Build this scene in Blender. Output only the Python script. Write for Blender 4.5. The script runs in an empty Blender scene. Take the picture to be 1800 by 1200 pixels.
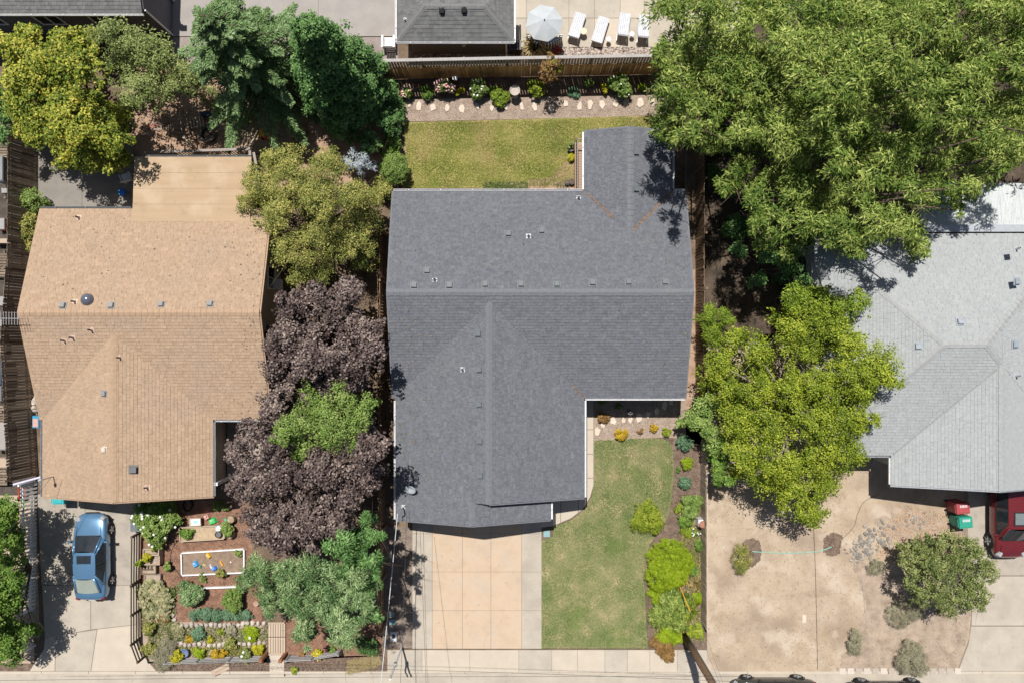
import bpy, math, random
import numpy as np
from mathutils import Vector, Matrix, Euler
R = math.radians
H = 39.0; S = 0.03          # camera height (m) and metres per photo pixel on the ground
C = bpy.context.scene.collection
sc = bpy.context.scene

# ---------------- camera, world, sun, exposure ----------------
cd = bpy.data.cameras.new('camera'); cam = bpy.data.objects.new('camera', cd); C.objects.link(cam)
cam.location = (0, 0, H); cam.rotation_euler = (0, 0, 0)
cd.sensor_width = 36; cd.lens = 26.0; cd.clip_start = 0.5; cd.clip_end = 2000
sc.camera = cam
SHX, SHY = 0.115, -0.42      # shadow offset per metre of height
SUN = Vector((-SHX, -SHY, 1)).normalized()
w = bpy.data.worlds.new('World'); sc.world = w; w.use_nodes = True
nt = w.node_tree; bg = nt.nodes['Background']
sky = nt.nodes.new('ShaderNodeTexSky'); sky.sky_type = 'NISHITA'; sky.sun_disc = False
sky.sun_elevation = math.asin(SUN.z); sky.sun_rotation = math.atan2(SUN.x, SUN.y)
sky.air_density = 1.0; sky.dust_density = 1.5; sky.ozone_density = 1.0
nt.links.new(sky.outputs[0], bg.inputs[0]); bg.inputs[1].default_value = 0.052
ld = bpy.data.lights.new('sun', 'SUN'); ld.energy = 5.0; ld.angle = R(0.5); ld.color = (1, 0.955, 0.88)
sun = bpy.data.objects.new('sun', ld); C.objects.link(sun)
sun.rotation_euler = SUN.to_track_quat('Z', 'Y').to_euler(); sun.location = (0, 0, 60)
sc.view_settings.view_transform = 'Standard'; sc.view_settings.look = 'None'
sc.view_settings.exposure = 0.16; sc.view_settings.gamma = 1.0
sc.view_settings.use_curve_mapping = False

# ---------------- helpers ----------------
def P(px, py, h=0.0):
    k = S * (1 - h / H)
    return ((px - 900) * k, (600 - py) * k)
def P3(px, py, h=0.0):
    x, y = P(px, py, h); return Vector((x, y, h))

_mats = {}
def mat(name, cols, scale=3.0, rough=0.85, bump=0.3, bscale=60.0, attr=False, transl=0.0, metal=0.0, spec=0.3,
        fine=0.25, coat=0.0, stretch=None, patch=None, speck=None, bdist=0.02):
    """cols: ramp colours; noise (or the 'tint' attribute) runs along it. patch=(scale, colour, lo, hi): stains."""
    if name in _mats: return _mats[name]
    m = bpy.data.materials.new(name); m.use_nodes = True; t = m.node_tree; N = t.nodes; L = t.links
    b = N['Principled BSDF']; b.inputs['Roughness'].default_value = rough; b.inputs['Metallic'].default_value = metal
    b.inputs['Specular IOR Level'].default_value = spec
    if coat: b.inputs['Coat Weight'].default_value = coat; b.inputs['Coat Roughness'].default_value = 0.05
    geo = N.new('ShaderNodeNewGeometry'); pos = geo.outputs['Position']
    if stretch:
        mp = N.new('ShaderNodeMapping'); mp.inputs['Scale'].default_value = stretch; L.new(pos, mp.inputs[0]); pos = mp.outputs[0]
    n1 = N.new('ShaderNodeTexNoise'); n1.inputs['Scale'].default_value = scale; n1.inputs['Detail'].default_value = 6
    n1.inputs['Roughness'].default_value = 0.62; L.new(pos, n1.inputs['Vector'])
    n2 = N.new('ShaderNodeTexNoise'); n2.inputs['Scale'].default_value = bscale; n2.inputs['Detail'].default_value = 3
    L.new(pos, n2.inputs['Vector'])
    ramp = N.new('ShaderNodeValToRGB'); e = ramp.color_ramp.elements
    k = len(cols)
    while len(e) < k: e.new(0.5)
    lo, hi = (0.0, 1.0) if attr else (0.30, 0.70)
    for i, c in enumerate(cols):
        e[i].position = lo + (hi - lo) * (i / max(1, k - 1)); e[i].color = (*c, 1)
    if attr:
        a = N.new('ShaderNodeAttribute'); a.attribute_name = 'tint'; L.new(a.outputs['Fac'], ramp.inputs[0])
    else: L.new(n1.outputs[0], ramp.inputs[0])
    col = ramp.outputs[0]
    if fine:
        mr = N.new('ShaderNodeMapRange'); mr.inputs[1].default_value = 0.3; mr.inputs[2].default_value = 0.7
        mr.inputs[3].default_value = 1 - fine; mr.inputs[4].default_value = 1 + fine
        L.new(n2.outputs[0], mr.inputs[0])
        vm = N.new('ShaderNodeVectorMath'); vm.operation = 'SCALE'; L.new(col, vm.inputs[0]); L.new(mr.outputs[0], vm.inputs[3])
        col = vm.outputs[0]
    for pt in (patch or []):
        n3 = N.new('ShaderNodeTexNoise'); n3.inputs['Scale'].default_value = pt[0]; n3.inputs['Detail'].default_value = 5
        n3.noise_dimensions = '4D'; n3.inputs['W'].default_value = pt[0] * 7.3 + pt[1][0]
        L.new(geo.outputs['Position'], n3.inputs['Vector'])
        m3 = N.new('ShaderNodeMapRange'); m3.inputs[1].default_value = pt[2]; m3.inputs[2].default_value = pt[3]
        m3.inputs[4].default_value = pt[4] if len(pt) > 4 else 1.0
        L.new(n3.outputs[0], m3.inputs[0])
        mx = N.new('ShaderNodeMix'); mx.data_type = 'RGBA'; L.new(m3.outputs[0], mx.inputs[0]); L.new(col, mx.inputs[6])
        mx.inputs[7].default_value = (*pt[1], 1); col = mx.outputs[2]
    if speck:
        vo = N.new('ShaderNodeTexVoronoi'); vo.inputs['Scale'].default_value = speck[0]; vo.inputs['Randomness'].default_value = .55; L.new(geo.outputs['Position'], vo.inputs['Vector'])
        mr = N.new('ShaderNodeMapRange'); mr.inputs[3].default_value = 1 - speck[1]; mr.inputs[4].default_value = 1 + speck[1]
        sp_ = N.new('ShaderNodeSeparateColor'); L.new(vo.outputs['Color'], sp_.inputs[0]); L.new(sp_.outputs[0], mr.inputs[0])
        vm = N.new('ShaderNodeVectorMath'); vm.operation = 'SCALE'; L.new(col, vm.inputs[0]); L.new(mr.outputs[0], vm.inputs[3]); col = vm.outputs[0]
    L.new(col, b.inputs['Base Color'])
    if bump:
        bp = N.new('ShaderNodeBump'); bp.inputs['Strength'].default_value = bump; bp.inputs['Distance'].default_value = bdist
        L.new(n2.outputs[0], bp.inputs['Height']); L.new(bp.outputs[0], b.inputs['Normal'])
    if transl:
        tr = N.new('ShaderNodeBsdfTranslucent'); L.new(col, tr.inputs[0])
        ms = N.new('ShaderNodeMixShader'); ms.inputs[0].default_value = transl
        L.new(b.outputs[0], ms.inputs[1]); L.new(tr.outputs[0], ms.inputs[2]); L.new(ms.outputs[0], N['Material Output'].inputs[0])
    _mats[name] = m; return m

def plain(name, c, rough=0.5, metal=0.0, var=0.12, **k):
    return mat(name, [tuple(v * (1 - var) for v in c), tuple(min(1, v * (1 + var)) for v in c)], scale=6, rough=rough, metal=metal,
               bump=k.pop('bump', 0.05), bscale=k.pop('bscale', 80), fine=k.pop('fine', 0.06), **k)

class MB:
    def __init__(s): s.v = []; s.f = []; s.t = []
    def add(s, vs, fs, tint=None):
        o = len(s.v); s.v += [tuple(p) for p in vs]; s.f += [tuple(i + o for i in f) for f in fs]
        s.t += [0.5 if tint is None else tint] * len(vs); return s
    def box(s, c, d, rz=0, rx=0, ry=0, tint=None, taper=1.0):
        x, y, z = d[0] / 2, d[1] / 2, d[2] / 2; t = taper
        vs = [Vector(p) for p in ((-x, -y, -z), (x, -y, -z), (x, y, -z), (-x, y, -z), (-x*t, -y*t, z), (x*t, -y*t, z), (x*t, y*t, z), (-x*t, y*t, z))]
        if rz or rx or ry:
            m = Euler((rx, ry, rz)).to_matrix(); vs = [m @ p for p in vs]
        vs = [p + Vector(c) for p in vs]
        return s.add(vs, [(3, 2, 1, 0), (4, 5, 6, 7), (0, 1, 5, 4), (1, 2, 6, 5), (2, 3, 7, 6), (3, 0, 4, 7)], tint)
    def prism(s, pts, z0, z1, tint=None, bevel=0.0):
        n = len(pts)
        a = sum(pts[i][0] * pts[(i+1) % n][1] - pts[(i+1) % n][0] * pts[i][1] for i in range(n))
        if a < 0: pts = pts[::-1]
        vs = [(p[0], p[1], z0) for p in pts] + [(p[0], p[1], z1 - bevel) for p in pts]
        fs = [tuple(range(n))[::-1]] + [(i, (i+1) % n, n + (i+1) % n, n + i) for i in range(n)]
        if bevel:
            cx = sum(p[0] for p in pts) / n; cy = sum(p[1] for p in pts) / n
            for p in pts:
                d = math.hypot(p[0]-cx, p[1]-cy) or 1; k = max(0, 1 - bevel / d)
                vs.append((cx + (p[0]-cx) * k, cy + (p[1]-cy) * k, z1))
            fs += [(n + i, n + (i+1) % n, 2*n + (i+1) % n, 2*n + i) for i in range(n)] + [tuple(range(2*n, 3*n))]
        else: fs.append(tuple(range(n, 2*n)))
        return s.add(vs, fs, tint)
    def tube(s, pts, r, seg=8, cap=True, tint=None):
        pts = [Vector(p) for p in pts]; n = len(pts)
        rs = r if isinstance(r, (list, tuple)) else [r] * n
        vs = []; fs = []
        for i, p in enumerate(pts):
            d = (pts[min(i+1, n-1)] - pts[max(i-1, 0)]); d = d.normalized() if d.length > 1e-6 else Vector((0, 0, 1))
            u = d.orthogonal().normalized() if i == 0 else (u - d * u.dot(d)).normalized()
            v = d.cross(u)
            for k in range(seg):
                a = 2 * math.pi * k / seg; vs.append(p + (u * math.cos(a) + v * math.sin(a)) * rs[i])
        for i in range(n - 1):
            for k in range(seg):
                k2 = (k+1) % seg; fs.append((i*seg+k, i*seg+k2, (i+1)*seg+k2, (i+1)*seg+k))
        if cap: fs += [tuple(range(seg))[::-1], tuple(range((n-1)*seg, n*seg))]
        return s.add(vs, fs, tint)
    def lathe(s, c, prof, seg=16, tint=None, sx=1, sy=1):
        vs = []; fs = []
        for r, z in prof:
            for k in range(seg):
                a = 2 * math.pi * k / seg; vs.append((c[0] + r * math.cos(a) * sx, c[1] + r * math.sin(a) * sy, c[2] + z))
        for i in range(len(prof) - 1):
            for k in range(seg):
                k2 = (k+1) % seg; fs.append((i*seg+k, i*seg+k2, (i+1)*seg+k2, (i+1)*seg+k))
        fs += [tuple(range(seg))[::-1], tuple(range((len(prof)-1)*seg, len(prof)*seg))]
        return s.add(vs, fs, tint)
    def rock(s, c, d, rng, tint=None, seg=7):
        vs = []; fs = []; rz = rng.random() * 6.28
        rings = [(-.5, .6), (-.1, 1.0), (.3, .85), (.5, .4)]
        for zz, rr in rings:
            for k in range(seg):
                a = 2*math.pi*k/seg + rz; q = rr * (0.8 + 0.35 * rng.random())
                vs.append((c[0] + math.cos(a)*q*d[0]/2, c[1] + math.sin(a)*q*d[1]/2, c[2] + zz*d[2]*(0.85+.3*rng.random())))
        for i in range(3):
            for k in range(seg):
                k2 = (k+1) % seg; fs.append((i*seg+k, i*seg+k2, (i+1)*seg+k2, (i+1)*seg+k))
        fs += [tuple(range(seg))[::-1], tuple(range(3*seg, 4*seg))]
        return s.add(vs, fs, tint)
    def mesh(s, name, m, off=(0, 0, 0), smooth=False):
        me = bpy.data.meshes.new(name)
        me.from_pydata([(v[0]-off[0], v[1]-off[1], v[2]-off[2]) for v in s.v], [], s.f)
        a = me.attributes.new('tint', 'FLOAT', 'POINT'); a.data.foreach_set('value', s.t)
        me.materials.append(m)
        if smooth: me.polygons.foreach_set('use_smooth', [True] * len(me.polygons))
        me.update(); return me

ORG = {}
def obj(name, me, parent=None, loc=None, rot=None, label=None, kind=None):
    o = bpy.data.objects.new(name, me); C.objects.link(o)
    if parent: o.parent = parent
    if loc is not None: o.location = loc
    if rot is not None: o.rotation_euler = rot
    if label: o['label'] = label
    if kind: o['kind'] = kind
    return o
def thing(name, label, cat, loc=(0, 0, 0), rz=0, group=None):
    o = bpy.data.objects.new(name, None); C.objects.link(o); o.empty_display_size = .3
    o.location = loc; o.rotation_euler = (0, 0, rz); o['label'] = label; o['category'] = cat
    if group: o['group'] = group
    ORG[o.name] = tuple(loc); return o
def part(name, mb, m, parent, world=False, smooth=False, label=None, kind=None):
    """a mesh child; world=True: vertices are world coordinates of an unrotated root"""
    root = parent
    while root.parent: root = root.parent
    off = ORG.get(root.name, tuple(root.location)) if world else (0, 0, 0)
    return obj(name, mb.mesh(name, m, off, smooth), parent, label=label, kind=kind)
def solo(name, mb, m, label, cat, loc=(0, 0, 0), rz=0, group=None, smooth=False, world=False):
    o = obj(name, mb.mesh(name, m, loc if world else (0, 0, 0), smooth), None, loc, (0, 0, rz), label)
    o['category'] = cat
    if group: o['group'] = group
    ORG[o.name] = tuple(loc)
    return o
def dup(o, parent=None, loc=None, rz=None, label=None, group=None):
    c = o.copy(); C.objects.link(c)
    if parent: c.parent = parent
    if loc is not None: c.location = loc
    if rz is not None: c.rotation_euler[2] = rz
    if label: c['label'] = label
    if group: c['group'] = group
    for ch in list(o.children): dup(ch, c)
    return c
def structure(name, mb, m, parent=None, kind='structure', smooth=False):
    return obj(name, mb.mesh(name, m, smooth=smooth), parent, kind=kind)
def rough(pxs, amp=3, seed=1, n=6):
    r_ = random.Random(seed); out = []; k = len(pxs)
    for i in range(k):
        p0, p1, p2, p3 = pxs[i-1], pxs[i], pxs[(i+1) % k], pxs[(i+2) % k]
        for j in range(n):
            s = j / n; q = [.5 * ((2*p1[c]) + (p2[c]-p0[c])*s + (2*p0[c]-5*p1[c]+4*p2[c]-p3[c])*s*s + (3*p1[c]-p0[c]-3*p2[c]+p3[c])*s**3) for c in (0, 1)]
            out.append((q[0] + r_.gauss(0, amp), q[1] + r_.gauss(0, amp)))
    return out
def sheet(name, pxs, z, m, kind='structure', h=0, world=False):
    pts = [p if world else P(p[0], p[1], h) for p in pxs]
    return structure(name, MB().prism(pts, z - 0.03, z), m, kind=kind)

# ---------------- leaves ----------------
def leaf_mesh(name, c, n, L, W, tint, m, rng, curl=0.15, tdir=None):
    N = len(c)
    r = rng.normal(size=(N, 3)) if tdir is None else tdir + rng.normal(size=(N, 3)) * .25
    t = r - n * np.sum(r * n, 1, keepdims=True); t /= np.linalg.norm(t, axis=1, keepdims=True) + 1e-9
    b = np.cross(n, t); l = (L * rng.uniform(.7, 1.3, N))[:, None]; wd = (W * rng.uniform(.7, 1.3, N))[:, None]
    v = np.stack([c - t*l/2, c + b*wd/2 + n*wd*curl, c + t*l/2 - n*l*curl*.5, c - b*wd/2 + n*wd*curl], 1).reshape(-1, 3)
    v[:, 2] = np.maximum(v[:, 2], 0.02)
    me = bpy.data.meshes.new(name); me.vertices.add(4*N); me.vertices.foreach_set('co', v.astype(np.float32).ravel())
    me.loops.add(4*N); me.loops.foreach_set('vertex_index', np.arange(4*N, dtype=np.int32))
    me.polygons.add(N); me.polygons.foreach_set('loop_start', np.arange(0, 4*N, 4, dtype=np.int32))
    a = me.attributes.new('tint', 'FLOAT', 'POINT'); a.data.foreach_set('value', np.repeat(np.clip(tint, 0, 1), 4).astype(np.float32))
    me.materials.append(m); me.update(calc_edges=True); return me

def crown(blobs, m, rng, cr=0.45, per=60, dens=1.0, L=.13, W=.07, flat=.65, up=.85, zmin=-.12, inner=.22, tintv=.2, lump=.36, droop=0.0, radial=False):
    """blobs: (x,y,z,rx,rz) ; leaf sprays gathered in small clumps over each blob"""
    Cs, Ns, Ts, Ds = [], [], [], []
    for (bx, by, bz, rx, rz) in blobs:
        ns = max(3, int(dens * 3.4 * rx * max(rx, rz) / (cr * cr)))
        ni = int(ns * inner)
        d = rng.normal(size=(ns + ni, 3)); d /= np.linalg.norm(d, axis=1, keepdims=True)
        d[:, 2] = np.where(d[:, 2] < zmin, -d[:, 2], d[:, 2])
        ph = rng.uniform(0, 6.28, 4)
        lp = 1 + lump * (np.sin(3*d[:, 0] + ph[0]) * np.sin(3*d[:, 1] + ph[1]) + .6 * np.sin(6*d[:, 0] + ph[2]) * np.cos(5*d[:, 1] + ph[3]))
        rad = np.concatenate([rng.uniform(.78, 1.0, ns), rng.uniform(.25, .75, ni)]) * lp
        sc_ = np.array([rx, rx, rz]) - cr * .4 * np.array([1, 1, .6]); sc_ = np.maximum(sc_, .15 * np.array([rx, rx, rz]))
        cc = d * rad[:, None] * sc_ + np.array([bx, by, bz])
        ct = rng.uniform(.52 - tintv, .52 + tintv, len(cc)) + (rng.random() - .5) * .16
        csz = cr * rng.uniform(.6, 1.15, len(cc)) * min(1, max(.35, rx / (cr * 2.2)))
        K = per; M_ = len(cc)
        o = rng.normal(size=(M_, K, 3)); o /= np.linalg.norm(o, axis=2, keepdims=True)
        q = o * (rng.random((M_, K, 1)) ** .45) * csz[:, None, None] * np.array([1, 1, flat])
        pos = cc[:, None, :] + q
        if droop: pos[:, :, 2] -= droop * (np.linalg.norm(q[:, :, :2], axis=2) ** 1.5)
        nn = o * .55 + np.array([0, 0, up]) + d[:, None, :] * .35 + rng.normal(size=(M_, K, 3)) * .42
        nn /= np.linalg.norm(nn, axis=2, keepdims=True)
        tt = ct[:, None] + rng.normal(size=(M_, K)) * .2
        Cs.append(pos.reshape(-1, 3)); Ns.append(nn.reshape(-1, 3)); Ts.append(tt.ravel())
        Ds.append((o + d[:, None, :] * .5).reshape(-1, 3))
    return leaf_mesh('crown', np.concatenate(Cs), np.concatenate(Ns), L, W, np.concatenate(Ts), m, rng, tdir=np.concatenate(Ds) if radial else None)

def wood(base, tips, r, rng, name='trunk'):
    """trunk to the mean of the tips, limbs on to each tip"""
    b = MB(); base = Vector(base); cen = sum((Vector(t) for t in tips), Vector()) / len(tips)
    zt = max(.35, min(t[2] for t in tips) * .5)
    fork = base.lerp(Vector((cen.x, cen.y, zt)), .8); fork.z = zt
    mid = base.lerp(fork, .5) + Vector((rng.normal() * .05, rng.normal() * .05, 0))
    b.tube([base, mid, fork], [r * 1.25, r, r * .85], 10)
    l = MB()
    for t in tips:
        t = Vector(t); m1 = fork.lerp(t, .5) + Vector((rng.normal() * .15, rng.normal() * .15, .1 * (t - fork).length))
        l.tube([fork - Vector((0, 0, .1)), m1, t], [r * .4, r * .24, r * .1], 6)
        for k in range(5):
            s = m1.lerp(t, rng.uniform(.1, .9)); e = s + Vector((rng.normal() * .7, rng.normal() * .7, rng.uniform(.1, .7)))
            l.tube([s, e], [r * .1, r * .02], 4, cap=False)
    return b, l

def tree(name, label, pxblobs, lm, wm, seed, cr=.45, per=60, dens=1.0, L=.13, W=.07, r=.16, group=None, base=None, cat='tree', zs=.9, jit=.14, under=1.0, **k):
    """pxblobs: (px, py, r_px, height of the blob centre)"""
    rng = np.random.default_rng(seed)
    bl = []; lowb = []
    for (px, py, rp, h) in pxblobs:
        h = max(.8, h + rng.normal() * jit * h); rp = rp * rng.uniform(.75, .98)
        x, y = P(px, py, h); rr = rp * S * (1 - h / H); bl.append((x, y, h, rr, min(rr * zs, h * .95)))
        if under:
            h2 = h * (.62 if h < 5.7 else .5); x, y = P(px + rng.normal() * rp * .15, py + rng.normal() * rp * .15, h2); r2 = rp * under * S * (1 - h2 / H); lowb.append((x, y, h2, r2, min(r2 * .6, h2 * .9)))
    tw_ = sum(q[2] for q in pxblobs); hm = sum(q[3] for q in pxblobs) / len(pxblobs)
    bx, by = P(sum(q[0] * q[2] for q in pxblobs) / tw_, sum(q[1] * q[2] for q in pxblobs) / tw_, hm * .45)
    if base: bx, by = base
    t = thing(name, label, cat, (bx, by, 0), group=group)
    loc = [(x - bx, y - by, z, a, c) for x, y, z, a, c in bl]
    tr, li = wood((0, 0, 0), [(q[0], q[1], q[2]) for q in loc], r, rng)
    part('trunk', tr, wm, t, smooth=True); part('branches', li, wm, t, smooth=True)
    obj('crown', crown(loc, lm, rng, cr=cr, per=per, dens=dens, L=L, W=W, **k), t)
    if under:
        low = [(x - bx, y - by, z, a_, c) for x, y, z, a_, c in lowb]
        obj('lower_foliage', crown(low, lm, rng, cr=cr * 1.3, per=int(per * .6), dens=.9, L=L * 1.5, W=W * 1.6, inner=.25, tintv=.1, **{q: v for q, v in k.items() if q == 'radial'}), t)
    return t

def shrub(name, label, px, py, rp, h, lm, seed, L=.07, W=.045, cr=.16, per=40, dens=1.0, cat='shrub', group=None, ell=None, stem=True, flowers=None, **k):
    """one low plant: crown on a short stem; ell = list of extra (dx_px, dy_px, r_px, h)"""
    rng = np.random.default_rng(seed)
    x, y = P(px, py, h * .5); rr = rp * S
    bl = [(0, 0, h * .5, rr, h * .5)]
    for e in (ell or []): bl.append((e[0] * S, -e[1] * S, e[3] * .5, e[2] * S, e[3] * .5))
    if not ell and not any(q in label for q in ('clipped', 'ball', 'oval')):
        for i in range(4):
            a_ = rng.uniform(0, 6.28); q = rr * rng.uniform(.45, .75); bl.append((math.cos(a_) * q, math.sin(a_) * q, h * .4, rr * rng.uniform(.4, .62), h * rng.uniform(.3, .5)))
        bl[0] = (0, 0, h * .5, rr * .75, h * .5)
    t = thing(name, label, cat, (x, y, 0), group=group)
    if stem:
        b = MB()
        for i in range(3):
            a = rng.uniform(0, 6.28); b.tube([(0, 0, 0), (math.cos(a) * rr * .2, math.sin(a) * rr * .2, h * .3), (math.cos(a) * rr * .45, math.sin(a) * rr * .45, h * .6)], [.02, .014, .006], 5)
        part('stem', b, MT['bark'], t)
    obj('foliage', crown(bl, lm, rng, cr=min(cr, rr * .7), per=per, dens=dens, L=L, W=W, inner=.3, zmin=-.1, lump=k.pop('lump', .12), **k), t)
    if flowers:
        fm, nfl, fr = flowers; f = MB()
        for i in range(nfl):
            b = bl[i % len(bl)]
            a = rng.uniform(0, 6.28); q = rng.uniform(.1, .95) ** .6; z = b[2] + b[4] * math.sqrt(max(0, 1 - q*q)) * 1.02
            f.lathe((b[0] + math.cos(a)*q*b[3], b[1] + math.sin(a)*q*b[3], z), [(fr*.3, -fr*.6), (fr*.9, -fr*.3), (fr, 0), (fr*.75, fr*.35), (fr*.25, fr*.5)], 7, tint=float(rng.random()))
        part('flowers', f, fm, t, kind='stuff')
    return t

def blades(name, label, px, py, rp, h, lm, seed, n=60, wd=.03, cat='plant', arch=.6):
    """strap-leaved plant (flax, grass)"""
    rng = np.random.default_rng(seed); x, y = P(px, py, h * .3); t = thing(name, label, cat, (x, y, 0)); b = MB()
    for i in range(n):
        a = rng.uniform(0, 6.28); l = rp * S * rng.uniform(.55, 1.1); hh = h * rng.uniform(.6, 1)
        d = Vector((math.cos(a), math.sin(a), 0)); s = Vector((-d.y, d.x, 0)); w_ = wd * rng.uniform(.7, 1.2)
        p = [Vector((0, 0, .02)) + d * .04, d * l * .45 + Vector((0, 0, hh)), d * l * .8 + Vector((0, 0, hh * .85)), d * l + Vector((0, 0, hh * (1 - arch)))]
        vs = []
        for q, ww in zip(p, (.6, 1, .7, .08)): vs += [q - s * w_ * ww, q + s * w_ * ww + Vector((0, 0, .01))]
        b.add(vs, [(0, 1, 3, 2), (2, 3, 5, 4), (4, 5, 7, 6)], float(rng.random()))
    part('leaf_blades', b, lm, t); return t

# ---------------- roofs ----------------
def clip(poly, cv):
    n = len(cv); a = sum(cv[i][0]*cv[(i+1) % n][1] - cv[(i+1) % n][0]*cv[i][1] for i in range(n))
    if a < 0: cv = cv[::-1]
    out = poly
    for i in range(n):
        ax, ay = cv[i]; bx, by = cv[(i+1) % n]; ins = []
        if not out: return []
        for j in range(len(out)):
            p = out[j]; q = out[(j+1) % len(out)]
            sp = (bx-ax)*(p[1]-ay) - (by-ay)*(p[0]-ax); sq = (bx-ax)*(q[1]-ay) - (by-ay)*(q[0]-ax)
            if sp >= 0: ins.append(p)
            if (sp >= 0) != (sq >= 0):
                k = sp / (sp - sq); ins.append((p[0] + k*(q[0]-p[0]), p[1] + k*(q[1]-p[1])))
        out = ins
    return out
def slope(deck, sh, poly, e, ez, d, p, rng, ex=.142, tw=.24, th=.02):
    """one roof plane: a deck slab plus overlapping shingle tabs. e: a point on the eave, d: plan unit vector upslope"""
    zf = lambda x, y: ez + p * ((x - e[0]) * d[0] + (y - e[1]) * d[1])
    n = len(poly); a = sum(poly[i][0]*poly[(i+1) % n][1] - poly[(i+1) % n][0]*poly[i][1] for i in range(n))
    if a < 0: poly = poly[::-1]
    deck.add([(x, y, zf(x, y) - .14) for x, y in poly] + [(x, y, zf(x, y)) for x, y in poly],
             [tuple(range(n))[::-1], tuple(range(n, 2*n))] + [(i, (i+1) % n, n + (i+1) % n, n + i) for i in range(n)])
    u = (-d[1], d[0]); cos = 1 / math.sqrt(1 + p*p); dv = ex * cos
    U = [x*u[0] + y*u[1] for x, y in poly]; V = [x*d[0] + y*d[1] for x, y in poly]
    v0 = e[0]*d[0] + e[1]*d[1]; v = v0 + math.floor((min(V) - v0) / dv) * dv
    while v < max(V):
        uu = min(U) - rng.random() * tw
        while uu < max(U):
            wd_ = tw * rng.choice((.55, .8, 1, 1.3)); a0, a1 = uu + .004, uu + wd_ - .002; uu += wd_
            rect = [(a*u[0] + b*d[0], a*u[1] + b*d[1]) for a, b in ((a0, v), (a1, v), (a1, v + dv), (a0, v + dv))]
            q = clip(rect, poly)
            if len(q) < 3: continue
            k = len(q); tt = th * rng.uniform(.6, 1.3)
            A = sum(q[i][0]*q[(i+1) % k][1] - q[(i+1) % k][0]*q[i][1] for i in range(k))
            if A < 0: q = q[::-1]
            top = [(x, y, zf(x, y) + .003 + tt * max(0, 1 - ((x*d[0] + y*d[1]) - v) / dv * .8)) for x, y in q]
            sh.add([(x, y, zf(x, y) - .004) for x, y in q] + top, [tuple(range(k, 2*k))] + [(i, (i+1) % k, k + (i+1) % k, k + i) for i in range(k)],
                   min(1, max(0, rng.gauss(.5, .07))))
        v += dv
def caps(parent, root_org, pts, m, p, name='ridge_cap', step=.27, wd=.16, rng=random.Random(3), lift=.022):
    """overlapping ridge or hip caps, one object each"""
    b = MB()
    for q in (1,):
        z0 = -p * wd
        b.add([(-step*.55, -wd, z0), (-step*.55, 0, 0), (-step*.55, wd, z0), (step*.55, -wd, z0+.018), (step*.55, 0, .018), (step*.55, wd, z0+.018),
               (step*.55, -wd, z0-.01), (step*.55, 0, -.01), (step*.55, wd, z0-.01)], [(0, 1, 4, 3), (1, 2, 5, 4), (3, 4, 7, 6), (4, 5, 8, 7)], .42)
    me = b.mesh(name, m)
    for A, B in pts:
        A = Vector(A); B = Vector(B); n = max(1, int((B - A).length / step)); dr = (B - A).normalized()
        y = Vector((0, 0, 1)).cross(dr).normalized(); z = dr.cross(y)
        mt = Matrix((dr, y, z)).transposed().to_euler()
        for i in range(n):
            p_ = A.lerp(B, (i + .5) / n) - Vector(root_org) + Vector((0, 0, lift))
            obj(name, me, parent, p_, mt)
def box_on(mb, parent, m, name, px, py, zfun, d, rz=0, world=True, lift=.0):
    pass
print('core ok')
rnd = random.Random(11)
MT = {}
MT['bark'] = mat('bark', [(.07, .05, .035), (.16, .12, .09)], scale=8, bscale=40, bump=.6)
MT['soil'] = mat('soil', [(.085, .058, .04), (.16, .115, .08), (.21, .155, .11)], scale=1.2, bscale=30, bump=.7, fine=.35)
MT['dirt'] = mat('dirt', [(.33, .255, .185), (.41, .325, .24), (.47, .385, .295)], scale=.7, bscale=45, bump=.35, fine=.17,
                 patch=[(.45, (.27, .205, .155), .50, .66, .75), (.8, (.50, .42, .335), .54, .66, .8), (2.5, (.30, .225, .165), .58, .66, .5), (9, (.24, .165, .11), .62, .72, .6)])
MT['dirt_red'] = mat('dirt_red', [(.20, .12, .08), (.36, .24, .17), (.44, .31, .23)], scale=1.6, bscale=40, bump=.5, fine=.25)
MT['dirt_grey'] = mat('dirt_grey', [(.24, .18, .14), (.34, .27, .21), (.42, .33, .26)], scale=1.8, bscale=45, bump=.4, fine=.2,
                      patch=[(1.2, (.45, .35, .27), .55, .68, .7)])
MT['gravel'] = mat('gravel', [(.27, .20, .16), (.36, .28, .22), (.40, .33, .27)], scale=2.5, bscale=34, bump=1.0, fine=.38, bdist=.04)
MT['gravel_grey'] = mat('gravel_grey', [(.26, .21, .20), (.36, .31, .29)], scale=2, bscale=36, bump=.9, fine=.3, bdist=.04)
MT['bark_mulch'] = mat('bark_mulch', [(.15, .08, .055), (.235, .13, .088), (.30, .175, .12)], scale=3, bscale=26, bump=1.0, fine=.45, bdist=.04)
MT['dark_mulch'] = mat('dark_mulch', [(.09, .06, .045), (.17, .12, .09), (.22, .165, .13)], scale=3, bscale=26, bump=1.0, fine=.45, bdist=.04)
MT['lawn_back'] = mat('lawn_back', [(.16, .20, .04), (.29, .285, .08), (.40, .345, .13)], scale=.7, bscale=30, bump=.8, fine=.35,
                      patch=[(.5, (.38, .28, .14), .47, .60, .85), (2.2, (.36, .27, .14), .56, .66, .6), (1.3, (.14, .20, .03), .54, .66, .8)])
MT['lawn_front'] = mat('lawn_front', [(.12, .165, .06), (.21, .225, .10), (.32, .28, .16)], scale=1.0, bscale=30, bump=.8, fine=.35,
                       patch=[(1.2, (.44, .35, .21), .52, .66, .75), (.8, (.12, .19, .035), .55, .68, .7)])
cc = dict(scale=1.3, bscale=70, bump=.12, fine=.09)
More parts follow.
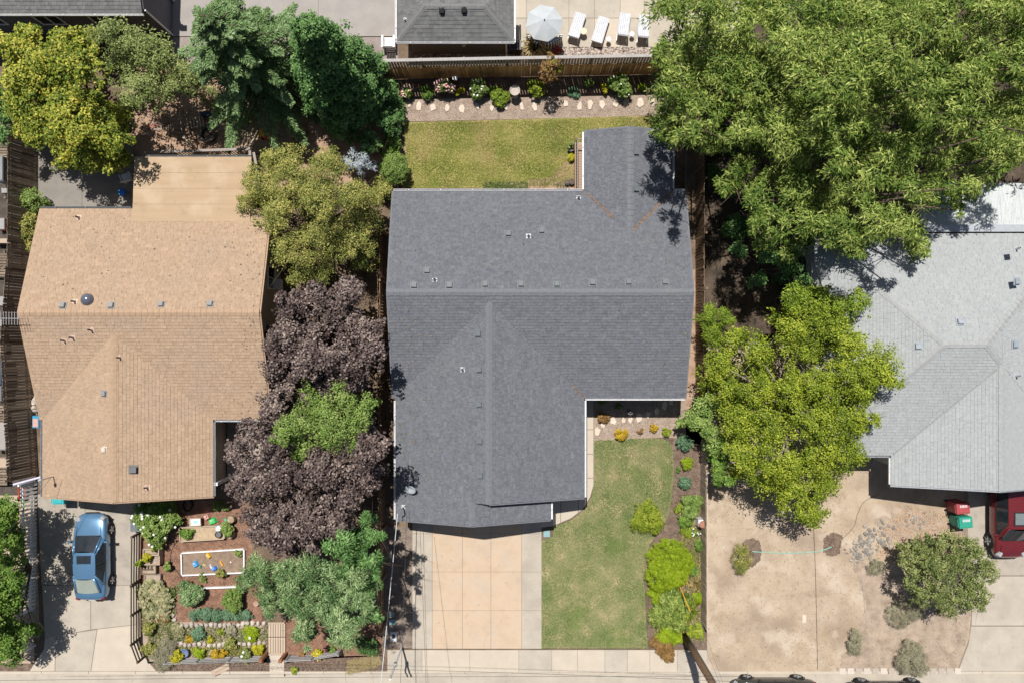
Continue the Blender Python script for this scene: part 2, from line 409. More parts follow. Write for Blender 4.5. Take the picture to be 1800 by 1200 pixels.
MT['concrete'] = mat('concrete', [(.37, .33, .28), (.42, .375, .315), (.46, .41, .345)], patch=[(.6, (.33, .29, .245), .5, .72, .7), (4, (.30, .26, .22), .6, .7, .4), (15, (.25, .21, .17), .67, .73, .5)], **cc)
MT['concrete_warm'] = mat('concrete_warm', [(.45, .395, .325), (.52, .455, .375)], patch=[(.9, (.44, .39, .33), .5, .75, .7)], **cc)
MT['concrete_peach'] = mat('concrete_peach', [(.45, .345, .255), (.505, .385, .28), (.49, .40, .315)], patch=[(.9, (.45, .38, .31), .5, .7, .7), (3.5, (.40, .33, .27), .6, .7, .4), (9, (.27, .22, .18), .63, .70, .5), (.6, (.40, .34, .28), .55, .7, .5)], **cc)
MT['concrete_old'] = mat('concrete_old', [(.27, .245, .215), (.36, .32, .275), (.40, .355, .30)], patch=[(1.5, (.24, .21, .18), .55, .7, .6)], **cc)
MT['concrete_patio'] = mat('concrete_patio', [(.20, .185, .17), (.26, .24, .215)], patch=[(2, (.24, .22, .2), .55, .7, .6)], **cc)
MT['paving_grey'] = mat('paving_grey', [(.29, .27, .26), (.35, .325, .305)], patch=[(.5, (.30, .26, .24), .5, .7, .6)], **cc)
MT['joint'] = plain('joint', (.22, .19, .155), .95)
MT['asphalt'] = mat('asphalt', [(.045, .045, .047), (.075, .073, .072)], scale=2, bscale=90, bump=.4, fine=.3)
MT['white'] = plain('white', (.78, .78, .78), .45)
MT['white_trim'] = plain('white_trim', (.66, .66, .68), .45)
MT['grey_wood'] = mat('grey_wood', [(.20, .17, .15), (.34, .30, .27)], scale=6, bscale=50, bump=.5, attr=True, fine=.2)
MT['brown_wood'] = mat('brown_wood', [(.20, .105, .045), (.36, .20, .085)], scale=6, bscale=50, bump=.4, attr=True, fine=.2)
MT['old_wood'] = mat('old_wood', [(.10, .075, .05), (.20, .15, .10)], scale=6, bscale=50, bump=.5, attr=True, fine=.25)
MT['tan_wood'] = mat('tan_wood', [(.36, .28, .21), (.50, .40, .31)], scale=6, bscale=50, bump=.4, attr=True, fine=.15)
MT['stone_pale'] = mat('stone_pale', [(.52, .43, .35), (.66, .57, .48)], scale=6, bscale=40, bump=.4, fine=.12)
MT['stone_edge'] = mat('stone_edge', [(.38, .33, .29), (.54, .48, .42)], attr=True, bscale=40, bump=.4, fine=.15)
MT['stone_grey'] = mat('stone_grey', [(.18, .165, .15), (.28, .26, .235), (.42, .37, .31)], attr=True, bscale=40, bump=.4, fine=.15)
MT['pebble'] = mat('pebble', [(.16, .12, .11), (.34, .28, .25), (.55, .48, .42)], attr=True, bscale=50, bump=.3, fine=.15)
MT['black'] = plain('black', (.02, .02, .022), .5)
MT['dark_metal'] = plain('dark_metal', (.06, .06, .065), .45, .4)
MT['grey_metal'] = plain('grey_metal', (.22, .23, .24), .5, .2)
MT['galv'] = plain('galv', (.45, .47, .5), .4, .6)
MT['glass'] = mat('glass', [(.02, .025, .03), (.03, .035, .045)], rough=.06, bump=0, spec=.8, fine=0)
MT['rubber'] = plain('rubber', (.018, .018, .018), .8)

# ---------------- land ----------------
m = MB(); m.prism([(-300, -300), (300, -300), (300, 300), (-300, 300)], -.6, -.16); structure('ground', m, MT['soil'])
m = MB(); m.prism([(-120, -17.38), (120, -17.38), (120, 140), (-120, 140)], -.5, 0); structure('yard_ground', m, MT['soil'])
m = MB(); m.prism([(-120, -27), (120, -27), (120, -17.6), (-120, -17.6)], -.5, -.13); structure('road', m, MT['asphalt'])
m = MB(); m.prism([(-120, -18.3), (120, -18.3), (120, -17.48), (-120, -17.48)], -.4, -.115)
structure('gutter_pan', m, MT['concrete'])
kerb = structure('kerb', MB().prism([(-120, -17.49), (120, -17.49), (120, -17.38), (-120, -17.38)], -.4, -.02), MT['joint'])
me = MB().box((0, 0, -.09), (2.46, .13, .22)).mesh('kerb_block', MT['concrete_warm'])
for i in range(26): obj('kerb_block', me, kerb, (-31 + i * 2.48, -17.435, 0))
sheet('dirt_lot', [(1243, 540), (1243, 1179), (1960, 1179), (1960, 540)], .004, MT['dirt'])
sheet('shaded_side_yard', [(1192, -200), (1192, 120), (1226, 120), (1226, 600), (1435, 600), (1700, 420), (2100, 420), (2100, -200)], .006, mat('soil_painted_shade', [(.035, .026, .019), (.075, .055, .04), (.12, .088, .064)], scale=1.5, bscale=28, bump=.8, fine=.4))  # soil colour darkened to paint in the deep shade under the trees
sheet('side_strip', [(1205, 480), (1226, 470), (1238, 780), (1205, 780)], .010, MT['dirt_red'])
sheet('back_dirt_yard', [(232, 120), (700, 120), (700, 330), (470, 330), (232, 270)], .004, MT['dirt_red'])
sheet('dirt_patch', rough([(395, 170), (470, 150), (520, 200), (500, 262), (450, 275), (400, 240), (380, 205)], 4), .008, MT['dirt'])
sheet('planting_bed', [(672, 128), (1190, 128), (1190, 172), (672, 178)], .006, MT['soil'])
gp = sheet('gravel_path', [(672, 176), (900, 172), (1190, 165), (1190, 202), (1000, 208), (900, 210), (712, 214), (672, 214)], .012, MT['gravel'])
lb = sheet('back_lawn', [(710, 216), (900, 211), (1010, 208), (1190, 203), (1190, 262), (1020, 262), (1010, 240), (1000, 330), (708, 331), (716, 300), (711, 260)], .02, MT['lawn_back'])
sheet('worn_soil', rough([(925, 318), (960, 314), (985, 290), (1014, 285), (1014, 334), (925, 334)], 2.5), .026, MT['dirt_red'])
sheet('front_gravel_bed', [(1043, 690), (1205, 690), (1206, 770), (1165, 768), (1120, 771), (1043, 775)], .012, MT['gravel'])
FL = [(1044, 774), (1085, 772), (1120, 770), (1163, 770), (1174, 775), (1182, 788), (1185, 830), (1181, 870), (1175, 905), (1158, 935), (1142, 955), (1134, 985), (1132, 1020),
      (1135, 1080), (1138, 1138), (952, 1138), (952, 950), (972, 942), (974, 925), (1003, 914), (1028, 895), (1040, 872), (1044, 850)]
sheet('front_lawn', FL, .02, MT['lawn_front'])
sheet('mulch_bed', [(1163, 765), (1240, 690), (1243, 1140), (1136, 1140)], .010, MT['dark_mulch'])
sheet('left_strip', [(672, 925), (725, 925), (725, 1138), (672, 1138)], .010, mat('strip_soil_painted_shade', [(.13, .10, .085), (.21, .17, .14), (.28, .22, .18)], scale=2, bscale=40, bump=.5, fine=.3))  # greyish soil, its colour darkened to stand in for tree shadow
sheet('verge_mulch', [(258, 1160), (700, 1150), (700, 1179), (258, 1179)], .010, MT['dark_mulch'])
sheet('verge_mulch', [(-80, 1165), (60, 1165), (60, 1179), (-80, 1179)], .010, MT['dark_mulch'])
sheet('dry_grass_strip', [(-80, 1120), (60, 1120), (60, 1165), (-80, 1165)], .008, MT['dirt'])
sheet('garden_bed', [(246, 880), (432, 880), (450, 1000), (470, 1165), (262, 1165), (246, 1130)], .010, MT['bark_mulch'])
sheet('garden_bed', [(500, 1090), (672, 1090), (672, 1152), (500, 1160)], .010, MT['bark_mulch'])
sheet('dusty_bed', [(246, 1025), (300, 1030), (312, 1092), (470, 1098), (470, 1135), (300, 1160), (262, 1162), (246, 1130)], .014, MT['dirt_grey'])
sheet('dry_bed', rough([(1500, 985), (1560, 1005), (1660, 1005), (1712, 1015), (1709, 1050), (1707, 1080), (1700, 1120), (1688, 1150), (1680, 1176), (1600, 1176), (1480, 1176), (1500, 1120), (1520, 1060)], 1.8, 1, 10), .008, MT['dirt_grey'])
sheet('mulch_patch', rough([(1302, 958), (1325, 945), (1336, 955), (1338, 975), (1325, 995), (1305, 990)], 1.2), .012, MT['dark_mulch'])
sheet('mulch_patch', rough([(1447, 955), (1453, 940), (1466, 935), (1480, 941), (1478, 955), (1475, 972), (1462, 977), (1449, 970)], 1.2), .012, MT['dark_mulch'])
lit = sheet('litter_patch', rough([(1560, 905), (1600, 890), (1680, 910), (1700, 935), (1640, 960), (1560, 945), (1545, 925)], 5), .012, MT['dirt_grey'])

def slabs(name, px_x, px_y, base, mats, gap=.007, top=.045, z0=-.02):
    """a paved area: recessed joint sheet plus separate slabs; px_x/px_y: joint lines in photo pixels"""
    xs = [P(x, 0)[0] for x in px_x]; ys = [P(0, y)[1] for y in px_y]
    st = structure(name, MB().prism([(xs[0], ys[0]), (xs[-1], ys[0]), (xs[-1], ys[-1]), (xs[0], ys[-1])], -.02, top - .02), MT['joint'])
    for i in range(len(xs) - 1):
        for j in range(len(ys) - 1):
            mm = mats(i, j) if callable(mats) else mats
            if mm is None: continue
            x0, x1, y0, y1 = xs[i] + gap, xs[i+1] - gap, ys[j+1] + gap, ys[j] - gap
            part('slab', MB().prism([(x0, y0), (x1, y0), (x1, y1), (x0, y1)], z0, top + rnd.uniform(-.002, .002), bevel=.006), mm, st)
    return st
slabs('driveway', [725, 760, 813, 863, 917, 952], [895, 937, 1004, 1072, 1139], None,
      lambda i, j: MT['concrete_peach'] if i in (1, 2, 3) else MT['concrete'])
slabs('sidewalk', [681, 742, 826, 912, 970, 1015, 1063, 1103, 1142, 1190, 1243], [1141, 1179], None, lambda i, j: MT['concrete_warm'] if i % 3 else MT['concrete'])
# curved front walk
wk = structure('front_walk', MB().prism([P(1016, 692), P(1044, 692), P(1044, 850), P(1038, 872), P(1022, 897), P(1003, 911), P(972, 923), P(940, 930), P(940, 870), P(1016, 870)], -.02, .022), MT['joint'])
for q in ([(1017, 692), (1043, 692), (1043, 754), (1017, 754)], [(1017, 755), (1043, 755), (1043, 797), (1017, 797)],
          [(1017, 798), (1043, 798), (1043, 839), (1017, 839)],
          [(1017, 840), (1043, 840), (1043, 852), (1037, 873), (1026, 891), (1017, 899)],
          [(986, 870), (1016, 870), (1016, 900), (1003, 910), (986, 917)], [(950, 870), (985, 870), (985, 918), (972, 923), (950, 926)]):
    part('slab', MB().prism([P(*p) for p in q], -.01, .045, bevel=.006), MT['concrete_warm'], wk)
# neighbour's driveway (left)
dl = structure('neighbour_driveway', MB().prism([P(66, 868), P(245, 868), P(243, 1140), P(276, 1179), P(52, 1179), P(80, 1135)], -.02, .026), MT['joint'])
for q, mm in (([(67, 868), (150, 868), (150, 1027), (74, 1027)], 'concrete_old'), ([(151, 868), (244, 868), (243, 1027), (151, 1027)], 'concrete_old'),
              ([(75, 1028), (160, 1028), (160, 1105), (80, 1120)], 'concrete'), ([(161, 1028), (243, 1028), (242, 1096), (161, 1105)], 'concrete'),
              ([(80, 1121), (99, 1116), (97, 1178), (53, 1178), (78, 1140)], 'concrete_warm'), ([(100, 1116), (171, 1106), (160, 1178), (98, 1178)], 'concrete'),
              ([(172, 1105), (242, 1097), (243, 1140), (275, 1178), (161, 1178)], 'concrete_warm')):
    part('slab', MB().prism([P(*p) for p in q], -.01, .045, bevel=.006), MT[mm], dl)
# neighbour's driveway (right)
dr = structure('right_driveway', MB().prism([P(1700, 820), P(1960, 820), P(1960, 1179), P(1682, 1179), P(1704, 1120), P(1708, 1060), P(1690, 930)], -.02, .022), MT['joint'])
for q, mm in (([(1701, 820), (1745, 820), (1745, 1010), (1712, 1010), (1700, 940)], 'concrete_old'), ([(1746, 820), (1960, 820), (1960, 1010), (1746, 1010)], 'concrete_old'),
              ([(1712, 1012), (1959, 1012), (1959, 1098), (1707, 1098), (1708, 1060)], 'concrete'), ([(1706, 1100), (1959, 1100), (1959, 1178), (1684, 1178), (1702, 1130)], 'concrete')):
    part('slab', MB().prism([P(*p) for p in q], -.01, .042, bevel=.006), MT[mm], dr)
sheet('side_walk_slab', [(1500, 790), (1580, 790), (1580, 823), (1540, 823), (1540, 830), (1500, 830)], .03, MT['dirt'])
# patio behind the tan house, yard behind the fence, pool deck
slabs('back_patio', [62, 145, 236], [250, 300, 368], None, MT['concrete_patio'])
slabs('parking_pad', [300, 420, 560, 698], [-80, 65], None, MT['paving_grey'])
sheet('grey_gravel_strip', [(300, 66), (700, 66), (700, 112), (300, 116)], .010, MT['gravel_grey'])
slabs('pool_deck', [903, 925, 1000, 1045, 1090, 1132, 1190, 1300], [-80, 33, 84], None, lambda i, j: MT['concrete_warm'] if (i + j) % 4 == 0 else MT['concrete'], gap=.01)
sheet('planting_strip', [(700, 84), (1190, 84), (1190, 112), (700, 118)], .008, MT['soil'])
# side yards far left
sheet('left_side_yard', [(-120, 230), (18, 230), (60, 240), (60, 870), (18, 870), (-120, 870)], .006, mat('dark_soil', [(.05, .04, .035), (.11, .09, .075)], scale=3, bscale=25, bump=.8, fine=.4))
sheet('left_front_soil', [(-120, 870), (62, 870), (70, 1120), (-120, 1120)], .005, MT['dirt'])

def pts_in(poly, n, rng):
    poly = np.array(poly); lo = poly.min(0); hi = poly.max(0); out = np.zeros((0, 2))
    while len(out) < n:
        p = rng.uniform(lo, hi, (n, 2)); ins = np.zeros(n, bool); j = len(poly) - 1
        for i in range(len(poly)):
            xi, yi = poly[i]; xj, yj = poly[j]
            c = ((yi > p[:, 1]) != (yj > p[:, 1])) & (p[:, 0] < (xj - xi) * (p[:, 1] - yi) / (yj - yi + 1e-12) + xi); ins ^= c; j = i
        out = np.concatenate([out, p[ins]])
    return out[:n]
def turf(name, poly_px, n, m, seed, z=.02, L=.075, W=.02, label=None, mow=0, name_ax=1):
    rng = np.random.default_rng(seed); p = pts_in([P(*q) for q in poly_px], n, rng)
    p = p + rng.normal(size=p.shape) * .035; c = np.column_stack([p, np.full(n, z + .018)]); nn = rng.normal(size=(n, 3)) * .6 + np.array([0, 0, .8]); nn /= np.linalg.norm(nn, axis=1, keepdims=True)
    low = .5 + .3 * np.sin(p[:, 0] * 1.3 + 2 * np.sin(p[:, 1] * .7)) * np.cos(p[:, 1] * 1.7 + np.sin(p[:, 0])) + rng.normal(size=n) * .2 + (mow * np.sin(p[:, 1 if name_ax else 0] * 2 * math.pi / 1.05) if mow else 0)
    o = obj(name, leaf_mesh(name, c, nn, L, W, low, m, rng), kind='stuff')
    if label: o['label'] = label
MT['grass_back'] = mat('grass_back', [(.13, .19, .025), (.29, .30, .07), (.54, .46, .20)], attr=True, transl=.25, bump=0, fine=.15, scale=1)
MT['grass_front'] = mat('grass_front', [(.09, .16, .03), (.20, .23, .085), (.48, .40, .24)], attr=True, transl=.25, bump=0, fine=.15, scale=1)
turf('grass', [(711, 217), (1010, 209), (1190, 204), (1190, 262), (1018, 262), (1008, 328), (710, 330), (716, 300)], 60000, MT['grass_back'], 1, label='mown yellow green grass of the back lawn', mow=.09)
turf('grass', FL, 75000, MT['grass_front'], 2, label='mown patchy grass of the front lawn', mow=.07, name_ax=0)
turf('ground_cover', [(850, 322), (925, 320), (930, 334), (850, 334)], 900, MT['grass_front'], 3, z=.05, L=.11, W=.06, label='low leafy weeds along the north wall of the grey house')
turf('mixed_ground_cover', [(262, 1100), (312, 1096), (400, 1104), (470, 1100), (470, 1126), (300, 1128), (290, 1150), (262, 1158)], 2600, MT['grass_front'], 14, z=.06, L=.12, W=.05, label='mixed low leaves spreading between the terrace plants')
turf('mixed_ground_cover', [(300, 1134), (468, 1134), (468, 1150), (300, 1153)], 1200, MT['grass_back'], 15, z=.06, L=.11, W=.05, label='mixed low yellow green leaves behind the grey rail fence')
turf('mixed_ground_cover', [(250, 1030), (310, 1030), (306, 1095), (250, 1100)], 1800, MT['grass_front'], 16, z=.08, L=.16, W=.08, label='pale dry leaves among the squash patch')
turf('mixed_ground_cover', [(1190, 880), (1235, 880), (1238, 1125), (1150, 1125), (1150, 1040), (1200, 1010)], 3800, MT['grass_back'], 17, z=.07, L=.13, W=.05, label='low lime leaves between the shrubs of the front bed')
turf('fallen_leaves', [(1245, 800), (1440, 800), (1540, 980), (1500, 1170), (1250, 1170)], 1800, mat('dead_leaf', [(.16, .10, .06), (.34, .24, .15), (.5, .42, .3)], attr=True, fine=.1), 18, z=.01, L=.06, W=.035, label='scattered dead leaves and twigs on the bare dirt lot')
turf('fallen_leaves', [(400, 170), (530, 170), (520, 260), (450, 262), (300, 255), (250, 200)], 2200, _mats['dead_leaf'], 19, z=.015, L=.09, W=.05, label='dead leaves on the bare ground below the cedar')
turf('dry_grass', [(610, 1160), (665, 1150), (672, 1165), (640, 1178), (610, 1183)], 2500, mat('straw', [(.30, .24, .10), (.45, .36, .2)], attr=True, fine=.1), 4, z=.03, L=.16, W=.012, label='dry straw coloured grass at the end of the verge')

def pebbles(name, poly_px, n, seed, lo, hi, m, label, z=.012):
    rng = np.random.default_rng(seed); r2 = random.Random(seed); b = MB()
    for x, y in pts_in([P(*q) for q in poly_px], n, rng):
        s = r2.uniform(lo, hi); b.rock((x, y, z + s * .2), (s, s * r2.uniform(.7, 1.2), s * .6), r2, r2.random(), seg=5)
    o = structure(name, b, m, kind='stuff', smooth=True); o['label'] = label
pebbles('pebbles', [(985, 86), (1180, 84), (1180, 97), (975, 100)], 1500, 5, .07, .15, MT['pebble'], 'brown and tan river pebbles between the pool deck and the fence')
pebbles('pebbles', [(722, 90), (905, 86), (905, 103), (735, 104)], 1000, 6, .07, .14, MT['pebble'], 'dark pebbles in the shaded strip behind the pool house')
pebbles('gravel_stones', [(680, 178), (900, 174), (1185, 167), (1185, 200), (900, 208), (680, 212)], 5000, 7, .02, .05, MT['pebble'], 'loose fine gravel on the garden path', z=.012)
pebbles('gravel_stones', [(1046, 700), (1200, 700), (1200, 766), (1046, 770)], 2400, 8, .02, .05, MT['pebble'], 'loose fine gravel of the front bed', z=.012)
pebbles('small_stones', [(1246, 800), (1440, 830), (1540, 930), (1560, 1000), (1690, 1090), (1680, 1175), (1246, 1175)], 1700, 21, .015, .055, MT['pebble'], 'small stones scattered over the bare dirt lot')
turf('weeds', [(1246, 1000), (1290, 1100), (1700, 1100), (1680, 1175), (1246, 1175)], 500, MT['grass_back'], 22, z=.02, L=.08, W=.03, label='sparse small weeds on the bare dirt lot')
pebbles('leaf_litter', [(1545, 925), (1600, 888), (1690, 905), (1700, 940), (1640, 1010), (1540, 985)], 1500, 9, .03, .09,
        mat('litter', [(.42, .28, .18), (.6, .42, .28), (.35, .2, .12)], attr=True, fine=.1), 'dry orange leaf litter on the bare yard', z=.015)
pebbles('wood_chips', [(250, 900), (430, 900), (445, 1085), (300, 1088), (250, 1020)], 4500, 10, .02, .07,
        mat('chips', [(.13, .075, .05), (.27, .16, .11), (.37, .24, .17)], attr=True, fine=.1), 'red brown bark chips between the raised beds', z=.012)
pebbles('wood_chips', [(262, 1166), (690, 1156), (690, 1178), (275, 1178)], 3500, 12, .02, .07,
        mat('chips_dark', [(.08, .055, .045), (.2, .14, .11), (.32, .24, .19)], attr=True, fine=.1), 'dark bark chips on the roadside verge', z=.012)
pebbles('wood_chips', [(1178, 790), (1238, 775), (1240, 1135), (1142, 1135), (1136, 1010), (1170, 930)], 4500, 13, .02, .06,
        MT['pebble'] and _mats['chips_dark'], 'dark bark chips between the shrubs beside the front lawn', z=.012)
def stone_set(parent_name, pxs, m, seed, z=.012, rr=9, th=.05):
    st = bpy.data.objects[parent_name]; r2 = random.Random(seed)
    for (x, y, s, a) in pxs:
        c = P(x, y); k = r2.choice((4, 5, 5, 6)); q = []
        for i in range(k):
            an = 2 * math.pi * (i + r2.uniform(-.25, .25)) / k + a; d = s * S * r2.uniform(.75, 1.1)
            q.append((c[0] + math.cos(an) * d * .75, c[1] + math.sin(an) * d * 1.15))
        part('stepping_stone', MB().prism(q, z - .01, z + th, bevel=.012), m, st)
stone_set('gravel_path', [(720, 185, 5, 0), (736, 187, 8, .3), (761, 188, 8, .9), (786, 190, 7, .1), (812, 192, 8, 1), (838, 187, 7, .4), (865, 190, 7, .2), (890, 188, 8, .7), (917, 187, 8, 1.1),
          (940, 187, 8, .5), (970, 190, 8, .2), (994, 184, 7, .8), (1019, 187, 8, .4), (1037, 185, 8, .2), (1058, 184, 8, 1.2), (1082, 182, 7, .1), (1101, 180, 8, .6), (1125, 181, 9, .3), (1147, 181, 9, 1)], MT['stone_pale'], 3)
stone_set('front_gravel_bed', [(1050, 757, 8, .3), (1060, 744, 7, .8), (1078, 739, 8, .1), (1096, 738, 6, .5), (1108, 737, 7, 1.1), (1123, 733, 9, .2), (1138, 729, 7, .9), (1154, 722, 7, .4), (1168, 712, 8, 1.3), (1179, 704, 7, .2)], MT['stone_pale'], 4)
# stepping pavers at the foot of the dry bed
pv = structure('paver_row', MB().prism([P(1470, 1172), P(1690, 1172), P(1690, 1178), P(1470, 1178)], 0, .014), MT['dirt_grey'])
for i in range(15): part('paver', MB().box((*P(1480 + i * 14.5, 1178), .03), (.33, .31, .05), rz=rnd.uniform(-.05, .05), tint=rnd.random()), MT['stone_edge'], pv)
# cracks and stains stay in the materials; the valve covers stand on the strip
MT['sh_grey'] = mat('sh_grey', [(.088, .094, .11), (.132, .14, .16), (.185, .194, .215)], attr=True, bscale=45, fine=.2, bump=.3, rough=.92, spec=.15, speck=(11, .13), patch=[(.35, (.14, .145, .155), .5, .75, .35)])
MT['sh_tan'] = mat('sh_tan', [(.27, .19, .13), (.375, .27, .19), (.47, .345, .245)], attr=True, bscale=45, fine=.13, bump=.3, rough=.92, spec=.15, speck=(11, .09), patch=[(.5, (.32, .25, .20), .5, .72, .4), (.25, (.43, .31, .21), .52, .7, .3)])
MT['sh_pale'] = mat('sh_pale', [(.28, .293, .303), (.335, .352, .362), (.39, .405, .412)], attr=True, bscale=45, fine=.12, bump=.3, rough=.92, spec=.15, speck=(9, .06), patch=[(.4, (.30, .31, .315), .52, .75, .3)])
MT['sh_slate'] = mat('sh_slate', [(.10, .102, .105), (.145, .147, .15), (.20, .20, .20)], attr=True, bscale=60, fine=.15, bump=.3, rough=.92, spec=.15, speck=(5, .15))
MT['cap_grey'] = plain('cap_grey', (.155, .162, .182), .9); MT['cap_tan'] = plain('cap_tan', (.38, .265, .18), .9); MT['cap_pale'] = plain('cap_pale', (.32, .33, .335), .9)
MT['wall_grey'] = plain('wall_grey', (.30, .30, .29), .85); MT['wall_tan'] = plain('wall_tan', (.45, .38, .30), .85)
MT['wall_dark'] = plain('wall_dark', (.16, .155, .15), .85); MT['wall_pale'] = plain('wall_pale', (.5, .5, .48), .85)
MT['flashing'] = plain('flashing', (.5, .52, .54), .5, .3)
srng = random.Random(5)

def house(name, label, base, tw=.3):
    t = thing(name, label, 'house', (base[0], base[1], 0)); return t
def planes(t, ps, m, ex=.142, tw=.3, edge=MT['joint']):
    deck = MB(); sh = MB()
    for (poly, e, ez, d, p) in ps: slope(deck, sh, poly, e, ez, d, p, srng, ex, tw)
    rf = part('roof', deck, m, t, world=True)
    off = ORG[t.name]
    obj('shingles', sh.mesh('shingles', m, off), rf, kind='stuff'); return rf
def walls(t, polys, h, m):
    b = MB()
    for q in polys: b.prism(q, 0, h)
    return part('wall', b, m, t, world=True)
def gable(t, m, x0, x1, y, z0, zp, ax='x', th=.12, name='gable_wall'):
    mid = (x0 + x1) / 2; b = MB(); A = [(x0, z0), (x1, z0), (mid, zp)]
    f = (lambda a, z, o: (a, y + o, z)) if ax == 'x' else (lambda a, z, o: (y + o, a, z))
    b.add([f(a, z, 0) for a, z in A] + [f(a, z, th) for a, z in A], [(0, 1, 2), (5, 4, 3), (0, 3, 4, 1), (1, 4, 5, 2), (2, 5, 3, 0)])
    part(name, b, m, t, world=True)
def gutter(t, a, b_, z, m=None, w_=.07):
    a = Vector((*a, z)); b_ = Vector((*b_, z)); d = (b_ - a).normalized(); c = (a + b_) / 2
    bx = MB(); rz = math.atan2(d.y, d.x); L = (b_ - a).length
    n = Vector((-d.y, d.x, 0))
    bx.box(c + Vector((0, 0, -.06)), (L, w_, .012), rz=rz)
    for s in (-1, 1): bx.box(c + n * s * w_ / 2 + Vector((0, 0, -.01)), (L, .012, .09), rz=rz)
    for i in range(int(L / 1.6) + 1): bx.box(a.lerp(b_, (i + .5) / (int(L / 1.6) + 1)) + Vector((0, 0, .045)), (.03, w_, .012), rz=rz)
    part('gutter', bx, m or MT['white_trim'], t, world=True)
def rake(t, a, b_, m=None):
    part('rake_board', MB().tube([Vector(a) - Vector((0, 0, .09)), Vector(b_) - Vector((0, 0, .09))], .075, 4), m or MT['cap_grey'], t, world=True)
def window(t, c, w_, h_, ax='x', out=1, m=None, bars=1):
    """framed window on a wall; ax: wall direction; out: +1/-1 outward along the other axis"""
    c = Vector(c); f = MB(); th = .06
    u = Vector((1, 0, 0)) if ax == 'x' else Vector((0, 1, 0)); n = Vector((0, 1, 0)) if ax == 'x' else Vector((1, 0, 0)); n *= out
    dm = lambda a, hh: (a, .07, hh) if ax == 'x' else (.07, a, hh)
    for s in (-1, 1):
        f.box(c + u * s * w_ / 2 + n * .03, dm(th, h_ + th)); f.box(c + Vector((0, 0, s * h_ / 2)) + n * .03, dm(w_ - th, th))
    for i in range(bars): f.box(c + u * (-w_/2 + w_ * (i+1) / (bars+1)) + n * .03, dm(.04, h_ - th))
    fr = part('window', f, m or MT['white'], t, world=True)
    d = dm(w_ - .05, h_ - .05); d = (d[0], .02, d[2]) if ax == 'x' else (.02, d[1], d[2])
    off = ORG[t.name]; obj('pane', MB().box(c + n * .012, d).mesh('pane', MT['glass'], off), fr)
vent_me = {}
def vents(t, lst, zf, m, size=.27, name='roof_vent', tilt=(0, 0), h=.10):
    """square roof ventilators: low hood on a flange, one object each"""
    key = (m.name, size)
    if key not in vent_me:
        b = MB(); b.box((0, 0, .012), (size * 1.35, size * 1.35, .014)).box((0, 0, h * .5), (size * .8, size * .8, h)).box((0, 0, h), (size, size, .05), taper=.86)
        vent_me[key] = b.mesh(name, m)
    off = Vector(ORG[t.name])
    for (px, py) in lst:
        z = 3.3
        for _ in range(4): x, y = P(px, py, z); z = zf(x, y) + .05
        e = .01; n = Vector((-(zf(x+e, y) - zf(x-e, y)) / (2*e), -(zf(x, y+e) - zf(x, y-e)) / (2*e), 1)).normalized()
        obj(name, vent_me[key], t, Vector((x, y, z - .03)) - off, (n.to_track_quat('Z', 'Y') @ Euler((0, 0, srng.uniform(-.07, .07))).to_quaternion()).to_euler()).scale = (srng.uniform(.92, 1.06),) * 3
def pipes(t, lst, zf, mf, mp, r=.05, h=.35, fl=.32):
    off = Vector(ORG[t.name])
    for (px, py) in lst:
        z = 3.4
        for _ in range(4): x, y = P(px, py, z); z = zf(x, y) + .05
        g = (zf(x, y+.1) - zf(x, y-.1)) / .2; gx = (zf(x+.1, y) - zf(x-.1, y)) / .2
        o = obj('vent_pipe', MB().lathe((0, 0, 0), [(r, -.05), (r, h), (r * .7, h), (r * .7, h - .1)], 10).mesh('vent_pipe', mp), t, Vector((x, y, z - .05)) - off)
        b = MB(); b.box((0, 0, .01), (fl, fl, .012), rx=math.atan(g), ry=-math.atan(gx)); b.lathe((0, 0, 0), [(r * 1.8, 0), (r * 1.2, .1)], 10)
        obj('flashing', b.mesh('flashing', mf), o)

PT = .32
# ---- the grey house in the middle ----
hz = house('grey_house', 'large dark grey shingled house in the middle with white gutters and peach driveway', (1.3, 0))
planes(hz, [
    ([(-5.84, 2.3), (5.71, 2.3), (5.71, 5.21), (3.55, 7.37), (-5.84, 7.37)], (0, 7.37), 2.7, (0, -1), PT),
    ([(5.71, 2.3), (8.5, 2.3), (8.5, 7.37), (7.87, 7.37), (5.71, 5.21)], (0, 7.37), 2.7, (0, -1), PT),
    ([(-5.84, 2.3), (-1.08, 2.3), (-1.08, 1.86), (-5.7, -2.76), (-5.84, -2.77)], (0, -2.77), 2.7, (0, 1), PT),
    ([(-1.08, 2.3), (8.5, 2.3), (8.5, -2.77), (3.55, -2.77), (-1.08, 1.86)], (0, -2.77), 2.7, (0, 1), PT),
    ([(-1.08, 1.86), (-5.7, -2.76), (-5.7, -7.66), (-1.08, -7.66)], (-5.7, 0), 2.7, (1, 0), PT),
    ([(-5.7, -7.66), (-5.7, -8.74), (-1.9, -8.74), (-1.9, -7.66)], (-5.7, 0), 2.7, (1, 0), PT),
    ([(-1.08, 1.86), (-1.08, -7.66), (3.55, -7.66), (3.55, -2.77)], (3.55, 0), 2.7, (-1, 0), PT),
    ([(-1.9, -7.45), (-1.9, -8.74), (1.9, -8.74), (1.9, -7.45)], (1.9, 0), 2.7, (-1, 0), PT),
    ([(5.71, 5.21), (3.55, 7.37), (3.55, 10.3), (5.71, 10.3)], (3.55, 0), 2.7, (1, 0), PT),
    ([(5.71, 5.21), (5.71, 10.3), (7.87, 10.3), (7.87, 7.37)], (7.87, 0), 2.7, (-1, 0), PT)], MT['sh_grey'])
